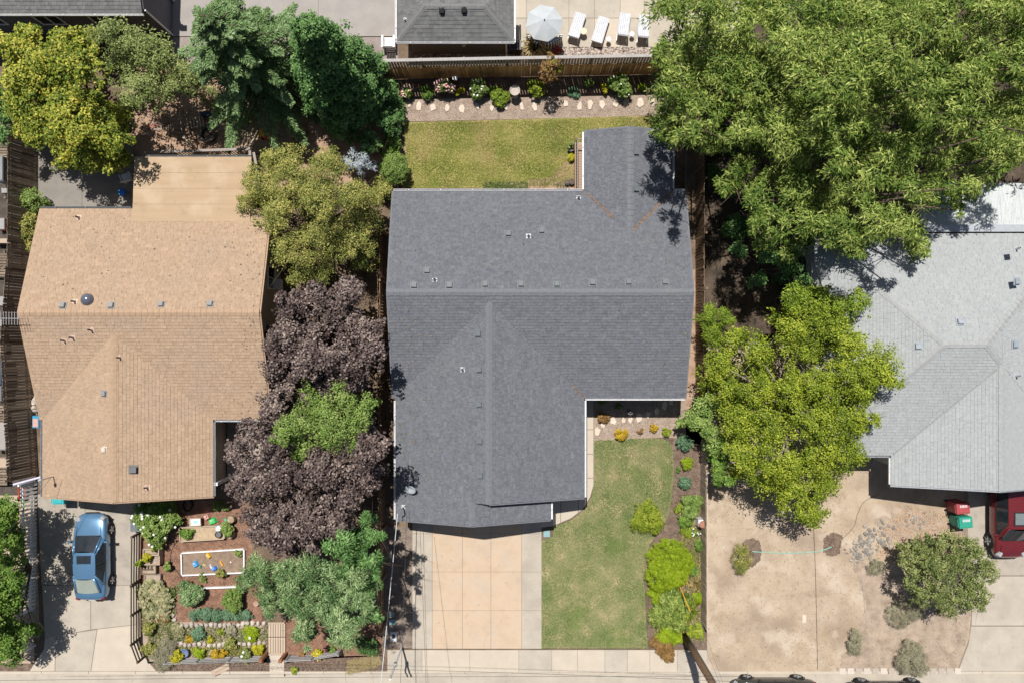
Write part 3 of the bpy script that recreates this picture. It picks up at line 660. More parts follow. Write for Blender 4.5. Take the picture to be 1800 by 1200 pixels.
def zgrey(x, y):
    if y > 2.3:
        z = 2.7 + PT * (7.37 - y)
        if 3.55 < x < 7.87: z = max(z if y < 7.37 else 0, 2.7 + PT * (2.16 - abs(x - 5.71)))
        return z
    z = 2.7 + PT * (y + 2.77) if y > -2.77 else 0
    if x < 3.55: z = max(z, 2.7 + PT * (4.63 - abs(x + 1.08)))
    return z
caps(hz, ORG[hz.name], [((-5.84, 2.3, 4.322), (8.5, 2.3, 4.322)), ((-1.08, -7.66, 4.18), (-1.08, 1.86, 4.18)), ((-1.9, -8.74, 3.916), (-1.9, -7.6, 3.916)), ((5.71, 10.3, 3.39), (5.71, 5.21, 3.39))], MT['cap_grey'], PT)
walls(hz, [[(-5.6, 6.95), (8.2, 6.95), (8.2, -2.3), (-5.6, -2.3)], [(-5.28, -2.28), (3.1, -2.28), (3.1, -7.3), (-5.28, -7.3)], [(-5.28, -7.28), (1.5, -7.28), (1.5, -8.3), (-5.28, -8.3)],
           [(3.95, 6.93), (7.5, 6.93), (7.5, 9.9), (3.95, 9.9)]], 2.66, MT['wall_grey'])
gable(hz, MT['wall_grey'], -5.28, 3.1, -7.3, 2.66, 3.98); gable(hz, MT['wall_grey'], -5.28, 1.5, -8.3, 2.66, 3.72); gable(hz, MT['wall_grey'], 3.95, 7.5, 9.78, 2.66, 3.2)
gable(hz, MT['wall_grey'], -2.3, 6.95, -5.6, 2.66, 4.1, 'y'); gable(hz, MT['wall_grey'], -2.3, 6.95, 8.08, 2.66, 4.1, 'y')
for a, b_ in (((-5.84, 7.43), (3.5, 7.43)), ((7.93, 7.43), (8.5, 7.43)), ((3.6, -2.83), (8.5, -2.83))): gutter(hz, a, b_, 2.68)
for a, b_ in (((-5.76, -2.9), (-5.76, -8.72)), ((3.61, -2.9), (3.61, -7.64)), ((1.96, -7.7), (1.96, -8.72)), ((3.49, 7.45), (3.49, 10.28)), ((7.93, 7.5), (7.93, 10.28))): gutter(hz, a, b_, 2.68)
for a, b_ in (((-5.86, 7.37, 2.7), (-5.86, 2.3, 4.32)), ((-5.86, -2.77, 2.7), (-5.86, 2.3, 4.32)), ((8.52, 7.37, 2.7), (8.52, 2.3, 4.32)), ((8.52, -2.77, 2.7), (8.52, 2.3, 4.32)),
              ((-5.7, -8.76, 2.7), (-1.9, -8.76, 3.92)), ((1.9, -8.76, 2.7), (-1.9, -8.76, 3.92)), ((3.55, -7.68, 2.7), (-1.08, -7.68, 4.18)), ((3.55, 10.32, 2.7), (5.71, 10.32, 3.39)), ((7.87, 10.32, 2.7), (5.71, 10.32, 3.39))): rake(hz, a, b_)
vents(hz, [(728, 502), (790, 502), (853, 500), (916, 500), (979, 500), (1042, 497), (1105, 496), (1169, 496), (751, 476), (894, 411), (952, 406), (841, 586), (843, 649), (843, 710), (844, 775), (845, 835), (1118, 268), (1118, 332)], zgrey, plain('vent_grey', (.135, .15, .165), .5))
pipes(hz, [(764, 491), (929, 415), (1017, 348), (813, 649)], zgrey, plain('flash_white', (.5, .5, .54), .5), MT['dark_metal'], h=.22, fl=.24)
window(hz, (6.2, -2.3, 1.5), 1.8, 1.2, 'x', -1); window(hz, (-3, 6.95, 1.5), 1.8, 1.2, 'x', 1); window(hz, (0, 6.95, 1.1), 1.8, 2.0, 'x', 1)
part('garage_door', MB().box((-1.9, -8.32, 1.05), (4.9, .08, 2.1)).box((-1.9, -8.37, .55), (4.8, .03, .44)).box((-1.9, -8.37, 1.05), (4.8, .03, .44)).box((-1.9, -8.37, 1.55), (4.8, .03, .44)), MT['white'], hz, world=True)
part('front_door', MB().box((2.4, -7.34, 1.02), (.95, .07, 2.04)), plain('door_red', (.25, .07, .05), .5), hz, world=True)
# needles caught in the roof valleys
nb = MB(); nr = random.Random(8)
for a, b_, n in (((3.58, 7.33), (4.95, 5.97), 120), ((5.83, 5.33), (7.3, 6.8), 150), ((2.9, -2.1), (3.5, -2.7), 30), ((7.3, 6.8), (7.8, 7.3), 40)):
    for i in range(n):
        k = nr.random(); x = a[0] + (b_[0]-a[0])*k + nr.gauss(0, .026); y = a[1] + (b_[1]-a[1])*k + nr.gauss(0, .026)
        nb.box((x, y, zgrey(x, y) + .035), (.09, .018, .008), rz=nr.uniform(0, 6), tint=nr.random())
o = part('fallen_needles', nb, mat('needles', [(.14, .09, .06), (.33, .21, .13)], attr=True, fine=.1), hz, world=True, kind='stuff', label='rust brown needles lying in the roof valleys')
# satellite dish and service mast on the west slope
t = hz; dx, dy = P(722, 858, 3.4); z = zgrey(dx, dy)
b = MB(); b.lathe((0, 0, 0), [(.02, .0), (.16, .03), (.27, .09), (.28, .10), (.26, .115), (.14, .05), (.02, .02)], 20)
o = part('satellite_dish', b, plain('dish', (.42, .46, .5), .4), t, smooth=True); o.location = Vector((dx, dy, z + .42)) - Vector(ORG[t.name]); o.rotation_euler = (R(35), R(-12), 0)
mb = MB(); mb.tube([(dx, dy + .05, z - .02), (dx, dy + .1, z + .3), (dx, dy, z + .42)], .025, 6); mb.tube([(dx, dy, z + .44), (dx + .02, dy + .38, z + .5)], .02, 6); mb.box((dx + .02, dy + .4, z + .52), (.1, .12, .08))
part('dish_arm', mb, MT['grey_metal'], t, world=True)
msx, msy = P(707, 893, 3.2); sx, sy = msx, msy; mb = MB(); mb.tube([(sx, sy, 2.7), (sx, sy, 3.7), (sx - .06, sy - .06, 3.82), (sx - .14, sy - .1, 3.74)], .035, 8); mb.box((sx, sy, 2.86), (.22, .22, .02))
part('service_mast', mb, MT['galv'], t, world=True)

# ---- tan house on the left ----
ht = house('tan_house', 'wide tan shingled house left of the purple trees, blue sedan in front', (-17.5, 0))
planes(ht, [
    ([(-23.15, 1.34), (-11.85, 1.34), (-11.85, 6.505), (-23.15, 6.505)], (0, 6.505), 2.7, (0, -1), PT),
    ([(-23.15, 1.34), (-18.85, 1.34), (-18.85, .36), (-23.04, -3.83), (-23.15, -3.83)], (0, -3.83), 2.7, (0, 1), PT),
    ([(-18.85, 1.34), (-11.85, 1.34), (-11.85, -3.83), (-14.66, -3.83), (-18.85, .36)], (0, -3.83), 2.7, (0, 1), PT),
    ([(-18.85, .36), (-23.04, -3.83), (-23.04, -7.6), (-18.85, -7.6)], (-23.04, 0), 2.7, (1, 0), PT),
    ([(-18.85, .36), (-18.85, -7.6), (-14.66, -7.6), (-14.66, -3.83)], (-14.66, 0), 2.7, (-1, 0), PT)], MT['sh_tan'], ex=.16)
def ztan(x, y):
    if y > 1.34: return 2.7 + PT * (6.505 - y)
    z = 2.7 + PT * (y + 3.83) if y > -3.83 else 0
    if x < -14.66: z = max(z, 2.7 + PT * (4.19 - abs(x + 18.85)))
    return z
caps(ht, ORG[ht.name], [((-23.15, 1.34, 4.353), (-11.85, 1.34, 4.353)), ((-18.85, -7.6, 4.04), (-18.85, .36, 4.04))], MT['cap_tan'], PT)
walls(ht, [[(-22.9, 6.1), (-12.2, 6.1), (-12.2, -3.4), (-22.9, -3.4)], [(-22.65, -3.38), (-15.05, -3.38), (-15.05, -7.15), (-22.65, -7.15)]], 2.66, MT['wall_tan'])
gable(ht, MT['wall_tan'], -22.65, -15.05, -7.15, 2.66, 3.85); gable(ht, MT['wall_tan'], -3.4, 6.1, -22.9, 2.66, 4.15, 'y'); gable(ht, MT['wall_tan'], -3.4, 6.1, -12.32, 2.66, 4.15, 'y')
gutter(ht, (-23.15, 6.57), (-18.7, 6.57), 2.68, MT['grey_metal']); gutter(ht, (-14.6, -3.89), (-11.85, -3.89), 2.68, MT['galv']); gutter(ht, (-14.6, -3.95), (-14.6, -7.58), 2.68, MT['galv']); gutter(ht, (-23.1, -3.85), (-23.1, -7.6), 2.68, MT['galv'])
for a, b_ in (((-23.17, 6.5, 2.7), (-23.17, 1.34, 4.35)), ((-23.17, -3.83, 2.7), (-23.17, 1.34, 4.35)), ((-11.83, 6.5, 2.7), (-11.83, 1.34, 4.35)), ((-11.83, -3.83, 2.7), (-11.83, 1.34, 4.35)),
              ((-23.04, -7.62, 2.7), (-18.85, -7.62, 4.04)), ((-14.66, -7.62, 2.7), (-18.85, -7.62, 4.04))): rake(ht, a, b_, MT['cap_tan'])
vents(ht, [(110, 537), (195, 537), (283, 535), (369, 534), (183, 691)], ztan, plain('vent_grey2', (.25, .25, .25), .6), size=.25)
vents(ht, [(184, 790)], ztan, plain('vent_pale', (.6, .5, .42), .6), size=.24); vents(ht, [(234, 825)], ztan, plain('vent_dark', (.15, .15, .16), .6), size=.32, h=.16)
pipes(ht, [(131, 530), (210, 628), (258, 856), (112, 598), (127, 593), (160, 580), (138, 382)], ztan, plain('flash_pink', (.55, .4, .33), .7), MT['dark_metal'], h=.3, r=.04, fl=.25)
x, y = P(151, 527, 4.3); b = MB(); b.lathe((0, 0, 0), [(.30, -.12), (.30, .02), (.27, .05), (.26, .08), (.22, .15), (.14, .2), (.02, .22)], 24)
o = part('dome_skylight', b, mat('dome', [(.09, .10, .13), (.12, .13, .17)], rough=.12, bump=0, spec=.8, fine=0), ht, smooth=True); o.location = Vector((x, y, ztan(x, y) + .06)) - Vector(ORG[ht.name])
window(ht, (-12.2, 3.2, 1.6), 1.1, 1.1, 'y', 1); window(ht, (-17.5, -7.15, 1.2), .01, .01) if False else None
part('window_air_conditioner', MB().box((-11.98, 2.9, 1.2), (.42, .5, .38)).box((-11.76, 2.9, 1.2), (.02, .42, .3)), MT['white_trim'], ht, world=True)
part('garage_door', MB().box((-20.2, -7.17, 1.05), (4.4, .08, 2.1)), MT['white_trim'], ht, world=True)
for yy in (-3.55, -7.0): part('porch_pillar', MB().box((-14.55, yy, 1.35), (.16, .16, 2.6)), MT['white_trim'], ht, world=True)
part('porch_floor', MB().prism([(-15.0, -7.2), (-12.2, -7.2), (-12.2, -3.45), (-15.0, -3.45)], 0, .1), MT['concrete_old'], ht, world=True)
part('front_door', MB().box((-13.4, -3.42, 1.12), (.95, .07, 2.04)), plain('door_brown', (.12, .07, .045), .5), ht, world=True)
# roll-roofed patio cover: strips overlap
MT['roll'] = mat('roll', [(.38, .275, .175), (.44, .32, .21)], scale=1.4, bscale=90, fine=.08, bump=.15, patch=[(.8, (.50, .39, .28), .52, .66, .6), (2.2, (.32, .24, .16), .58, .68, .5)], stretch=(.3, 3, 1))
pc = part('patio_cover', MB().prism([(-18.5, 5.9), (-12.8, 5.9), (-12.8, 9.0), (-18.5, 9.0)], 2.60, 2.70), MT['wall_tan'], ht, world=True)
off = ORG[ht.name]
for i in range(4):
    y0 = 9.02 - i * .78; y1 = y0 - .84; z0 = 2.72 + i * .055; z1 = 2.72 + (i + 1) * .055 - .016; yd = srng.uniform(-.02, .02)
    b = MB().add([(-18.52, y0, z0), (-12.78, y0, z0), (-12.78, y1, z1), (-18.52, y1, z1), (-18.52, y0, z0 + .012), (-12.78, y0, z0 + .012), (-12.78, y1, z1 + .012), (-18.52, y1, z1 + .012)],
                 [(0, 1, 2, 3), (4, 7, 6, 5), (0, 4, 5, 1), (1, 5, 6, 2), (2, 6, 7, 3), (3, 7, 4, 0)])
    obj('roofing_strip', b.mesh('roofing_strip', MT['roll'], off), pc)
    obj('seam', MB().box((-15.65, y0 + .012, z0 + .012), (5.74, .022, .008)).mesh('seam', plain('tar', (.33, .245, .165), .9, var=.3), off), pc)
part('patio_post', MB().box((-18.4, 8.85, 1.3), (.12, .12, 2.6)), MT['white_trim'], ht, world=True); part('patio_post', MB().box((-12.95, 8.85, 1.3), (.12, .12, 2.6)), MT['white_trim'], ht, world=True)
gutter(ht, (-18.5, 9.08), (-12.8, 9.08), 2.7, MT['grey_metal'])
b = MB(); ax_, ay_ = P(22, 560, 4.6)
b.tube([(ax_, ay_, 3.6), (ax_, ay_, 5.0)], .02, 6)
for k in range(7): b.tube([(ax_ - .35 + k * .13, ay_ - .3, 4.9), (ax_ - .35 + k * .13, ay_ + .3, 4.9)], .012, 4)
b.tube([(ax_ - .4, ay_, 4.9), (ax_ + .5, ay_, 4.9)], .015, 4); part('antenna', b, MT['galv'], ht, world=True)
x, y = P(90, 838, 3.1); b = MB(); b.tube([(x, y, 2.8), (x, y, 3.9)], .03, 8); b.lathe((x, y, 3.9), [(.09, 0), (.09, .1), (.03, .14)], 10); part('service_mast', b, MT['galv'], ht, world=True)

# ---- pale house on the right ----
hp = house('pale_house', 'pale grey hip-roofed house at the right edge with red car under its gable', (21, 0))
planes(hp, [
    ([(14.8, 5.3), (27.6, 5.3), (22.16, -.14), (20.24, -.14)], (0, 5.3), 2.7, (0, -1), PT),
    ([(14.8, -5.58), (14.8, 5.3), (20.24, -.14)], (14.8, 0), 2.7, (1, 0), PT),
    ([(14.8, -5.58), (20.24, -.14), (22.16, -.14), (23.1, -1.08), (18.6, -5.58)], (0, -5.58), 2.7, (0, 1), PT),
    ([(27.6, 5.3), (27.6, -7.05), (23.1, -7.05), (23.1, -1.08), (22.16, -.14)], (27.6, 0), 2.7, (-1, 0), PT),
    ([(18.6, -5.58), (23.1, -1.08), (23.1, -7.05), (18.6, -7.05)], (18.6, 0), 2.7, (1, 0), PT)], MT['sh_pale'], ex=.155, tw=.32)
def zpale(x, y):
    z = min(2.7 + PT * (5.3 - y), 2.7 + PT * (x - 14.8), 2.7 + PT * (27.6 - x), 2.7 + PT * (y + 5.58))
    if x > 18.6: z = max(z, 2.7 + PT * (4.5 - abs(x - 23.1)))
    return z
r0 = 2.7 + PT * 5.44
caps(hp, ORG[hp.name], [((14.8, 5.3, 2.7), (20.24, -.14, r0)), ((14.8, -5.58, 2.7), (20.24, -.14, r0)), ((20.24, -.14, r0), (22.16, -.14, r0)), ((27.6, 5.3, 2.7), (22.16, -.14, r0)), ((23.1, -1.08, 4.14), (22.16, -.14, r0)), ((23.1, -7.05, 4.14), (23.1, -1.08, 4.14))], MT['cap_pale'], PT * .75)
walls(hp, [[(15.2, 4.9), (27.2, 4.9), (27.2, -5.15), (15.2, -5.15)], [(19.0, -5.13), (27.2, -5.13), (27.2, -6.2), (19.0, -6.2)]], 2.66, MT['wall_pale'])
gable(hp, MT['wall_pale'], 19.0, 27.2, -6.2, 2.66, 3.95)
gutter(hp, (14.8, -5.64), (18.55, -5.64), 2.68, MT['galv']); gutter(hp, (18.54, -5.7), (18.54, -7.0), 2.68, MT['white']); gutter(hp, (14.74, -5.6), (14.74, 5.3), 2.68, MT['galv'])
for a, b_ in (((18.6, -7.07, 2.7), (23.1, -7.07, 4.14)), ((27.6, -7.07, 2.7), (23.1, -7.07, 4.14))): rake(hp, a, b_, MT['galv'])
part('valley_flashing', MB().tube([(18.7, -5.5, 2.76), (23.0, -1.2, 4.13)], .05, 4), MT['cap_pale'], hp, world=True)
vents(hp, [(1688, 566), (1615, 608), (1784, 605), (1787, 495)], zpale, plain('vent_blue', (.30, .34, .38), .5), size=.28)
pipes(hp, [(1787, 660), (1787, 437)], zpale, MT['flashing'], MT['galv'], h=.3)
part('garage_door', MB().box((24.6, -6.22, 1.05), (4.4, .08, 2.1)), MT['white'], hp, world=True)
b = MB(); b.prism([(20.0, 5.35), (27.6, 5.35), (27.6, 5.7), (20.0, 5.7)], 2.82, 2.86); part('flashing_strip', b, plain('flash_strip', (.36, .385, .42), .6), hp, world=True)
pc = part('patio_cover', MB().prism([(20.0, 5.4), (27.6, 5.4), (27.6, 7.7), (20.0, 7.7)], 2.42, 2.50), MT['white_trim'], hp, world=True)
# corrugated sheets, one object each
b = MB(); n = 5; vs = []; w1 = .36
for j, yy in enumerate((5.42, 7.78)):
    for i in range(n * 4 + 1):
        vs.append((i * w1 / (n * 4), yy, (2.80 if j == 0 else 2.60) + .018 * math.sin(i * math.pi / 2)))
k = n * 4 + 1; b.add(vs, [(i, i + 1, k + i + 1, k + i) for i in range(k - 1)])
me = b.mesh('metal_panel', mat('tin', [(.50, .54, .56), (.66, .68, .68)], scale=1.5, rough=.4, metal=.15, bscale=8, fine=.06, bump=.05, stretch=(6, .6, 1), patch=[(3, (.42, .36, .3), .62, .7, .6)]))
for i in range(21): obj('metal_panel', me, pc, Vector((20.0 + i * .362, 0, (i % 2) * .004)) - Vector(ORG[hp.name]))
for xx in (20.2, 23.8, 27.4): part('patio_post', MB().box((xx, 7.55, 1.21), (.1, .1, 2.42)), MT['white_trim'], hp, world=True)

# ---- pool house at the top ----
hh = house('pool_house', 'small dark grey hip-roofed pool house with white gutters behind the top fence', (-2.8, 16.2))
pp = .43; zr = 2.6 + 1.45 * pp
planes(hh, [([(-5.66, 14.75), (.08, 14.75), (-1.37, 16.2), (-4.21, 16.2)], (0, 14.75), 2.6, (0, 1), pp), ([(-5.66, 17.65), (.08, 17.65), (-1.37, 16.2), (-4.21, 16.2)], (0, 17.65), 2.6, (0, -1), pp),
            ([(-5.66, 14.75), (-4.21, 16.2), (-5.66, 17.65)], (-5.66, 0), 2.6, (1, 0), pp), ([(.08, 14.75), (-1.37, 16.2), (.08, 17.65)], (.08, 0), 2.6, (-1, 0), pp)], MT['sh_slate'], ex=.19, tw=.34)
caps(hh, ORG[hh.name], [((-5.66, 14.75, 2.6), (-4.21, 16.2, zr)), ((.08, 14.75, 2.6), (-1.37, 16.2, zr)), ((-5.66, 17.65, 2.6), (-4.21, 16.2, zr)), ((.08, 17.65, 2.6), (-1.37, 16.2, zr)), ((-4.21, 16.2, zr), (-1.37, 16.2, zr))], plain('cap_slate', (.17, .172, .175), .9), pp * .8, wd=.13, step=.2)
walls(hh, [[(-5.2, 15.12), (-.35, 15.12), (-.35, 17.3), (-5.2, 17.3)]], 2.58, MT['wall_dark'])
for a, b_ in (((-5.72, 14.69), (.14, 14.69)), ((-5.72, 14.72), (-5.72, 17.7)), ((.14, 14.72), (.14, 17.7))): gutter(hh, a, b_, 2.58)
zph = lambda x, y: 2.6 + pp * min(y - 14.75, x + 5.66, .08 - x)
vents(hh, [(777, 19), (816, 18)], zph, MT['black'], size=.22, h=.14); pipes(hh, [(712, 35)], zph, MT['white'], MT['white'], h=.2, fl=.15)
part('wall_lamp', MB().lathe((-2.45, 15.04, 1.5), [(.02, -.12), (.1, -.08), (.12, 0), (.1, .08), (.02, .12)], 10), plain('lampglass', (.6, .55, .35), .4), hh, world=True)
part('downspout', MB().tube([(-.2, 14.75, 2.5), (-.3, 15.02, 2.2), (-.3, 15.02, .1), (-.3, 14.8, .05)], .045, 6), MT['white'], hh, world=True)
# ---- dark house in the top left corner ----
hd = house('dark_house', 'dark grey house in the top left corner with white trimmed windows', (-26, 20))
planes(hd, [([(-38, 15.9), (-17.95, 15.9), (-17.95, 20.9), (-38, 20.9)], (0, 15.9), 3.1, (0, 1), .3), ([(-38, 25.9), (-17.95, 25.9), (-17.95, 20.9), (-38, 20.9)], (0, 25.9), 3.1, (0, -1), .3)], MT['sh_slate'], ex=.18)
walls(hd, [[(-37.5, 16.14), (-17.9, 16.14), (-17.9, 25.6), (-37.5, 25.6)]], 3.05, plain('wall_slate', (.12, .12, .14), .8))
gable(hd, plain('wall_slate', (1, 1, 1)), 16.14, 25.6, -18.02, 3.05, 4.4, 'y')
gutter(hd, (-38, 15.84), (-17.9, 15.84), 3.08, MT['white'])
part('corner_trim', MB().tube([(-17.86, 16.1, .0), (-17.86, 16.1, 3.0)], .05, 4), MT['white_trim'], hd, world=True)
part('downspout', MB().tube([(-17.8, 17.9, 3.2), (-17.8, 17.9, .05)], .05, 6), MT['white_trim'], hd, world=True)
for xx, ww in ((-26.4, 1.6), (-23.2, 1.2), (-20.6, .9)): window(hd, (xx, 16.14, 1.9), ww, 1.0, 'x', -1)
part('wall_lamp', MB().box((-17.72, 17.6, 2.6), (.2, .22, .3)).box((-17.6, 17.6, 2.72), (.34, .3, .05)), MT['black'], hd, world=True)

# bits of leaf and twig blown onto the grey roof
db = MB(); q = random.Random(31)
for i in range(230):
    k = q.random()
    if k < .5: x, y = -5.6 + abs(q.gauss(0, .9)), q.uniform(-8.4, 2)
    elif k < .8: x, y = 8.3 - abs(q.gauss(0, 1.4)), q.uniform(-2.5, 7.2)
    else: x, y = q.uniform(-5.5, 8.2), q.uniform(2.4, 7.2)
    z = zgrey(x, y)
    if z < 2.6: continue
    s = q.uniform(.02, .06); db.box((x, y, z + .03), (s * 1.6, s, .006), rz=q.uniform(0, 6), tint=q.random())
part('roof_litter', db, mat('roof_litter', [(.07, .055, .04), (.17, .13, .09), (.25, .2, .13)], attr=True, fine=.1), hz, world=True, kind='stuff', label='scattered leaf bits on the grey roof')
db = MB()
for i in range(160):
    x, y = (-11.9 - abs(q.gauss(0, .9)), q.uniform(-3.7, 6.4)) if q.random() < .6 else (q.uniform(-22.8, -12), q.uniform(1.5, 6.4)); s = q.uniform(.02, .055); db.box((x, y, ztan(x, y) + .03), (s * 1.6, s, .006), rz=q.uniform(0, 6), tint=q.random())
part('roof_litter', db, _mats['roof_litter'], ht, world=True, kind='stuff', label='scattered leaf bits on the tan roof')
# ---------------- fences ----------------
frng = random.Random(21)
MT['grey_brown'] = mat('grey_brown', [(.15, .115, .085), (.28, .22, .165)], attr=True, scale=6, bscale=50, bump=.5, fine=.25)
MT['brown_bright'] = mat('brown_wood_bright', [(.40, .22, .085), (.62, .36, .15)], attr=True, scale=6, bscale=50, bump=.4, fine=.2)
MT['brown_wood'] = mat('brown_wood_dull', [(.17, .11, .065), (.28, .19, .12)], attr=True, scale=6, bscale=50, bump=.4, fine=.2)
def fence(name, label, a, b_, h, m, pitch=.16, bw=.13, z0=.04, post=2.4, pm=None, rails=(.3, 1.5), th=.02, cap=None, side=1, top_open=None, bm=None):
    a = Vector((*a, 0)); b_ = Vector((*b_, 0)); d = (b_ - a); L = d.length; d /= L; rz = math.atan2(d.y, d.x); n = Vector((-d.y, d.x, 0)) * side
    t = thing(name, label, 'fence', tuple(a.lerp(b_, .5))); org = Vector(ORG[t.name]); pm = pm or m
    mes = []
    for i in range(6):
        mes.append(MB().box((0, 0, z0 + (h - z0) / 2), (bw, th, h - z0 - frng.uniform(0, .03)), tint=i / 5).mesh('board', m))
    k = int(L / pitch)
    for i in range(k):
        p = a + d * (i + .5) * L / k + n * .045
        obj('board', frng.choice(mes), t, p - org, (frng.uniform(-.012, .012), frng.uniform(-.01, .01), rz + frng.uniform(-.05, .05)))
    for r in rails: part('rail', MB().box(a.lerp(b_, .5) + Vector((0, 0, r)), (L, .05, .09), rz=rz, tint=.4), pm, t, world=True)
    np_ = max(1, int(L / post)); pme = MB().box((0, 0, (h + .05) / 2), (.1, .1, h + .05), tint=.6).mesh('post', pm)
    for i in range(np_ + 1): obj('post', pme, t, a.lerp(b_, i / np_) - n * .055 - org, (0, 0, rz))
    if cap: part('top_rail', MB().box(a.lerp(b_, .5) + Vector((0, 0, h + .03)), (L + .1, cap, .045), rz=rz, tint=.8), pm, t, world=True)
    return t, a, b_, d, n, rz, L, org
hF = 2.5
t, a, b_, d, n, rz, L, org = fence('board_fence', 'tall brown board fence with open baluster top behind the flower bed', P(664, 107, hF), P(1193, 97, hF), 1.62, MT['brown_bright'], pitch=.145, bw=.138, side=-1, rails=(.3, 1.4), post=50, pm=MT['brown_wood'])
bme = MB().box((0, 0, .36), (.1, .03, .78), tint=.9).mesh('baluster', MT['grey_wood'])
for i in range(int(L / .145)): obj('baluster', bme, t, a + d * (i + .5) * .145 + Vector((0, 0, 1.68)) + n * .02 - org, (0, 0, rz))
part('top_rail', MB().box(a.lerp(b_, .5) + Vector((0, 0, hF)), (L + .1, .15, .045), rz=rz, tint=1), plain('rail_grey', (.36, .34, .33), .8), t, world=True)
part('middle_rail', MB().box(a.lerp(b_, .5) + Vector((0, 0, 1.66)), (L, .09, .05), rz=rz, tint=.5), MT['old_wood'], t, world=True)
pm = MB().box((0, 0, hF / 2), (.1, .1, hF), tint=.5).mesh('post', MT['old_wood'])
for i in range(8): obj('post', pm, t, a.lerp(b_, i / 7) - n * .07 - org, (0, 0, rz))
fence('board_fence', 'brown board fence east of the grey house below the huge willow like tree', (9.72, 13.8), (9.72, -2.9), 1.8, MT['brown_wood'], side=-1)
fence('board_fence', 'low tan board fence between the shrub bed and the bare dirt lot', (9.98, -5.2), (10.0, -14.75), 1.15, MT['tan_wood'], side=-1, rails=(.25, .95), cap=.07)
fence('board_fence', 'brown board fence between the purple trees and the grey house', (-6.72, 5.6), (-6.66, -14.7), 1.8, MT['brown_wood'], side=-1)
# left boundary, three leaning runs seen from inside
fence('picket_fence', 'weathered grey brown fence beside the paved patio at the left edge', P(22, 225, 2.0), P(21, 470, 2.0), 2.0, MT['grey_brown'], pitch=.135, bw=.125, side=1, rails=(.4, 1.0, 1.7))
fence('picket_fence', 'weathered dark fence with open gaps beside the tan roof at the left edge', P(19, 472, 2.0), P(8, 600, 2.0), 2.0, MT['grey_brown'], pitch=.145, bw=.125, side=1, rails=(.4, 1.7))
fence('picket_fence', 'weathered fence with string lights end, left of the tan house front wing', P(8, 602, 2.0), P(22, 845, 2.0), 2.0, MT['grey_brown'], pitch=.15, bw=.12, side=1, rails=(.4, 1.7))
for o in list(bpy.data.objects):
    if o.name.startswith('picket_fence'): o.rotation_euler = (0, R(-9), 0)
g = thing('side_gate', 'white topped gate bar between the dark fence and the tan house', 'gate', (*P(60, 855), 0))
part('gate_bar', MB().tube([Vector((*P(24, 851, 2.0), 2.0)), Vector((*P(72, 838, 2.0), 2.0))], .055, 8), plain('gate_white', (.6, .58, .75), .4), g, world=True)
for q in ((25, 851), (71, 838)): part('gate_post', MB().tube([Vector((*P(q[0], q[1], 2.0), 0)), Vector((*P(q[0], q[1], 2.0), 2.02))], .05, 8), MT['white_trim'], g, world=True)
part('gate_panel', MB().box((*((Vector(P(24, 851, 2.0)) + Vector(P(72, 838, 2.0))) / 2), 1.0), (1.25, .04, 1.8), rz=.26, tint=.3), MT['old_wood'], g, world=True)
fence('white_picket_fence', 'long white picket fence left of the blue sedan driveway', P(44, 853, 1.0), P(40, 1082, 1.0), 1.0, MT['white'], pitch=.2, bw=.1, side=1, rails=(.3, .8), th=.02)[0].rotation_euler = (0, R(-16), 0)
fence('white_picket_fence', 'short white picket fence in the bottom left corner', P(-60, 1147, 1.0), P(40, 1145, 1.0), 1.0, MT['white'], pitch=.13, bw=.08, side=1, rails=(.3, .8))
# horizontal rail fences round the front garden of the tan house
def rail_fence(label, pts, h=.85, rails=4, m=None, name='rail_fence'):
    m = m or MT['old_wood']; pts = [Vector((*P(*p), 0)) for p in pts]
    t = thing(name, label, 'fence', tuple(pts[0]))
    for a, b_ in zip(pts, pts[1:]):
        d = (b_ - a).normalized(); rz = math.atan2(d.y, d.x); k = max(1, round((b_ - a).length / 1.7))
        for i in range(k):
            p, q = a.lerp(b_, i / k), a.lerp(b_, (i + 1) / k)
            for j in range(rails):
                part('rail', MB().box(p.lerp(q, .5) + Vector((0, 0, .18 + j * (h - .22) / (rails - 1))), ((q - p).length - .02, .035, .085), rz=rz + frng.uniform(-.004, .004), tint=frng.random()), m, t, world=True)
            part('post', MB().box(p + Vector((0, 0, h / 2)), (.1, .1, h), rz=rz, tint=.2), m, t, world=True)
        part('post', MB().box(b_ + Vector((0, 0, h / 2)), (.1, .1, h), rz=rz, tint=.2), m, t, world=True)
    return t
rail_fence('dark rail fence along the sedan driveway, upper run by the plant boxes', [(248, 935), (247, 1018)], 1.0)
rail_fence('dark rail fence along the sedan driveway, lower run bending at the corner', [(247, 1020), (247, 1120), (258, 1150)], 1.0)
gw = mat('grey_rail', [(.22, .21, .21), (.38, .37, .37)], attr=True, bscale=50, fine=.2)
rail_fence('grey rail fence in front of the yellow shrubs, left of the boardwalk', [(300, 1155), (465, 1150)], .8, 4, gw)
rail_fence('grey rail fence right of the boardwalk, by the roadside mulch', [(510, 1150), (555, 1148), (600, 1140)], .8, 4, gw)

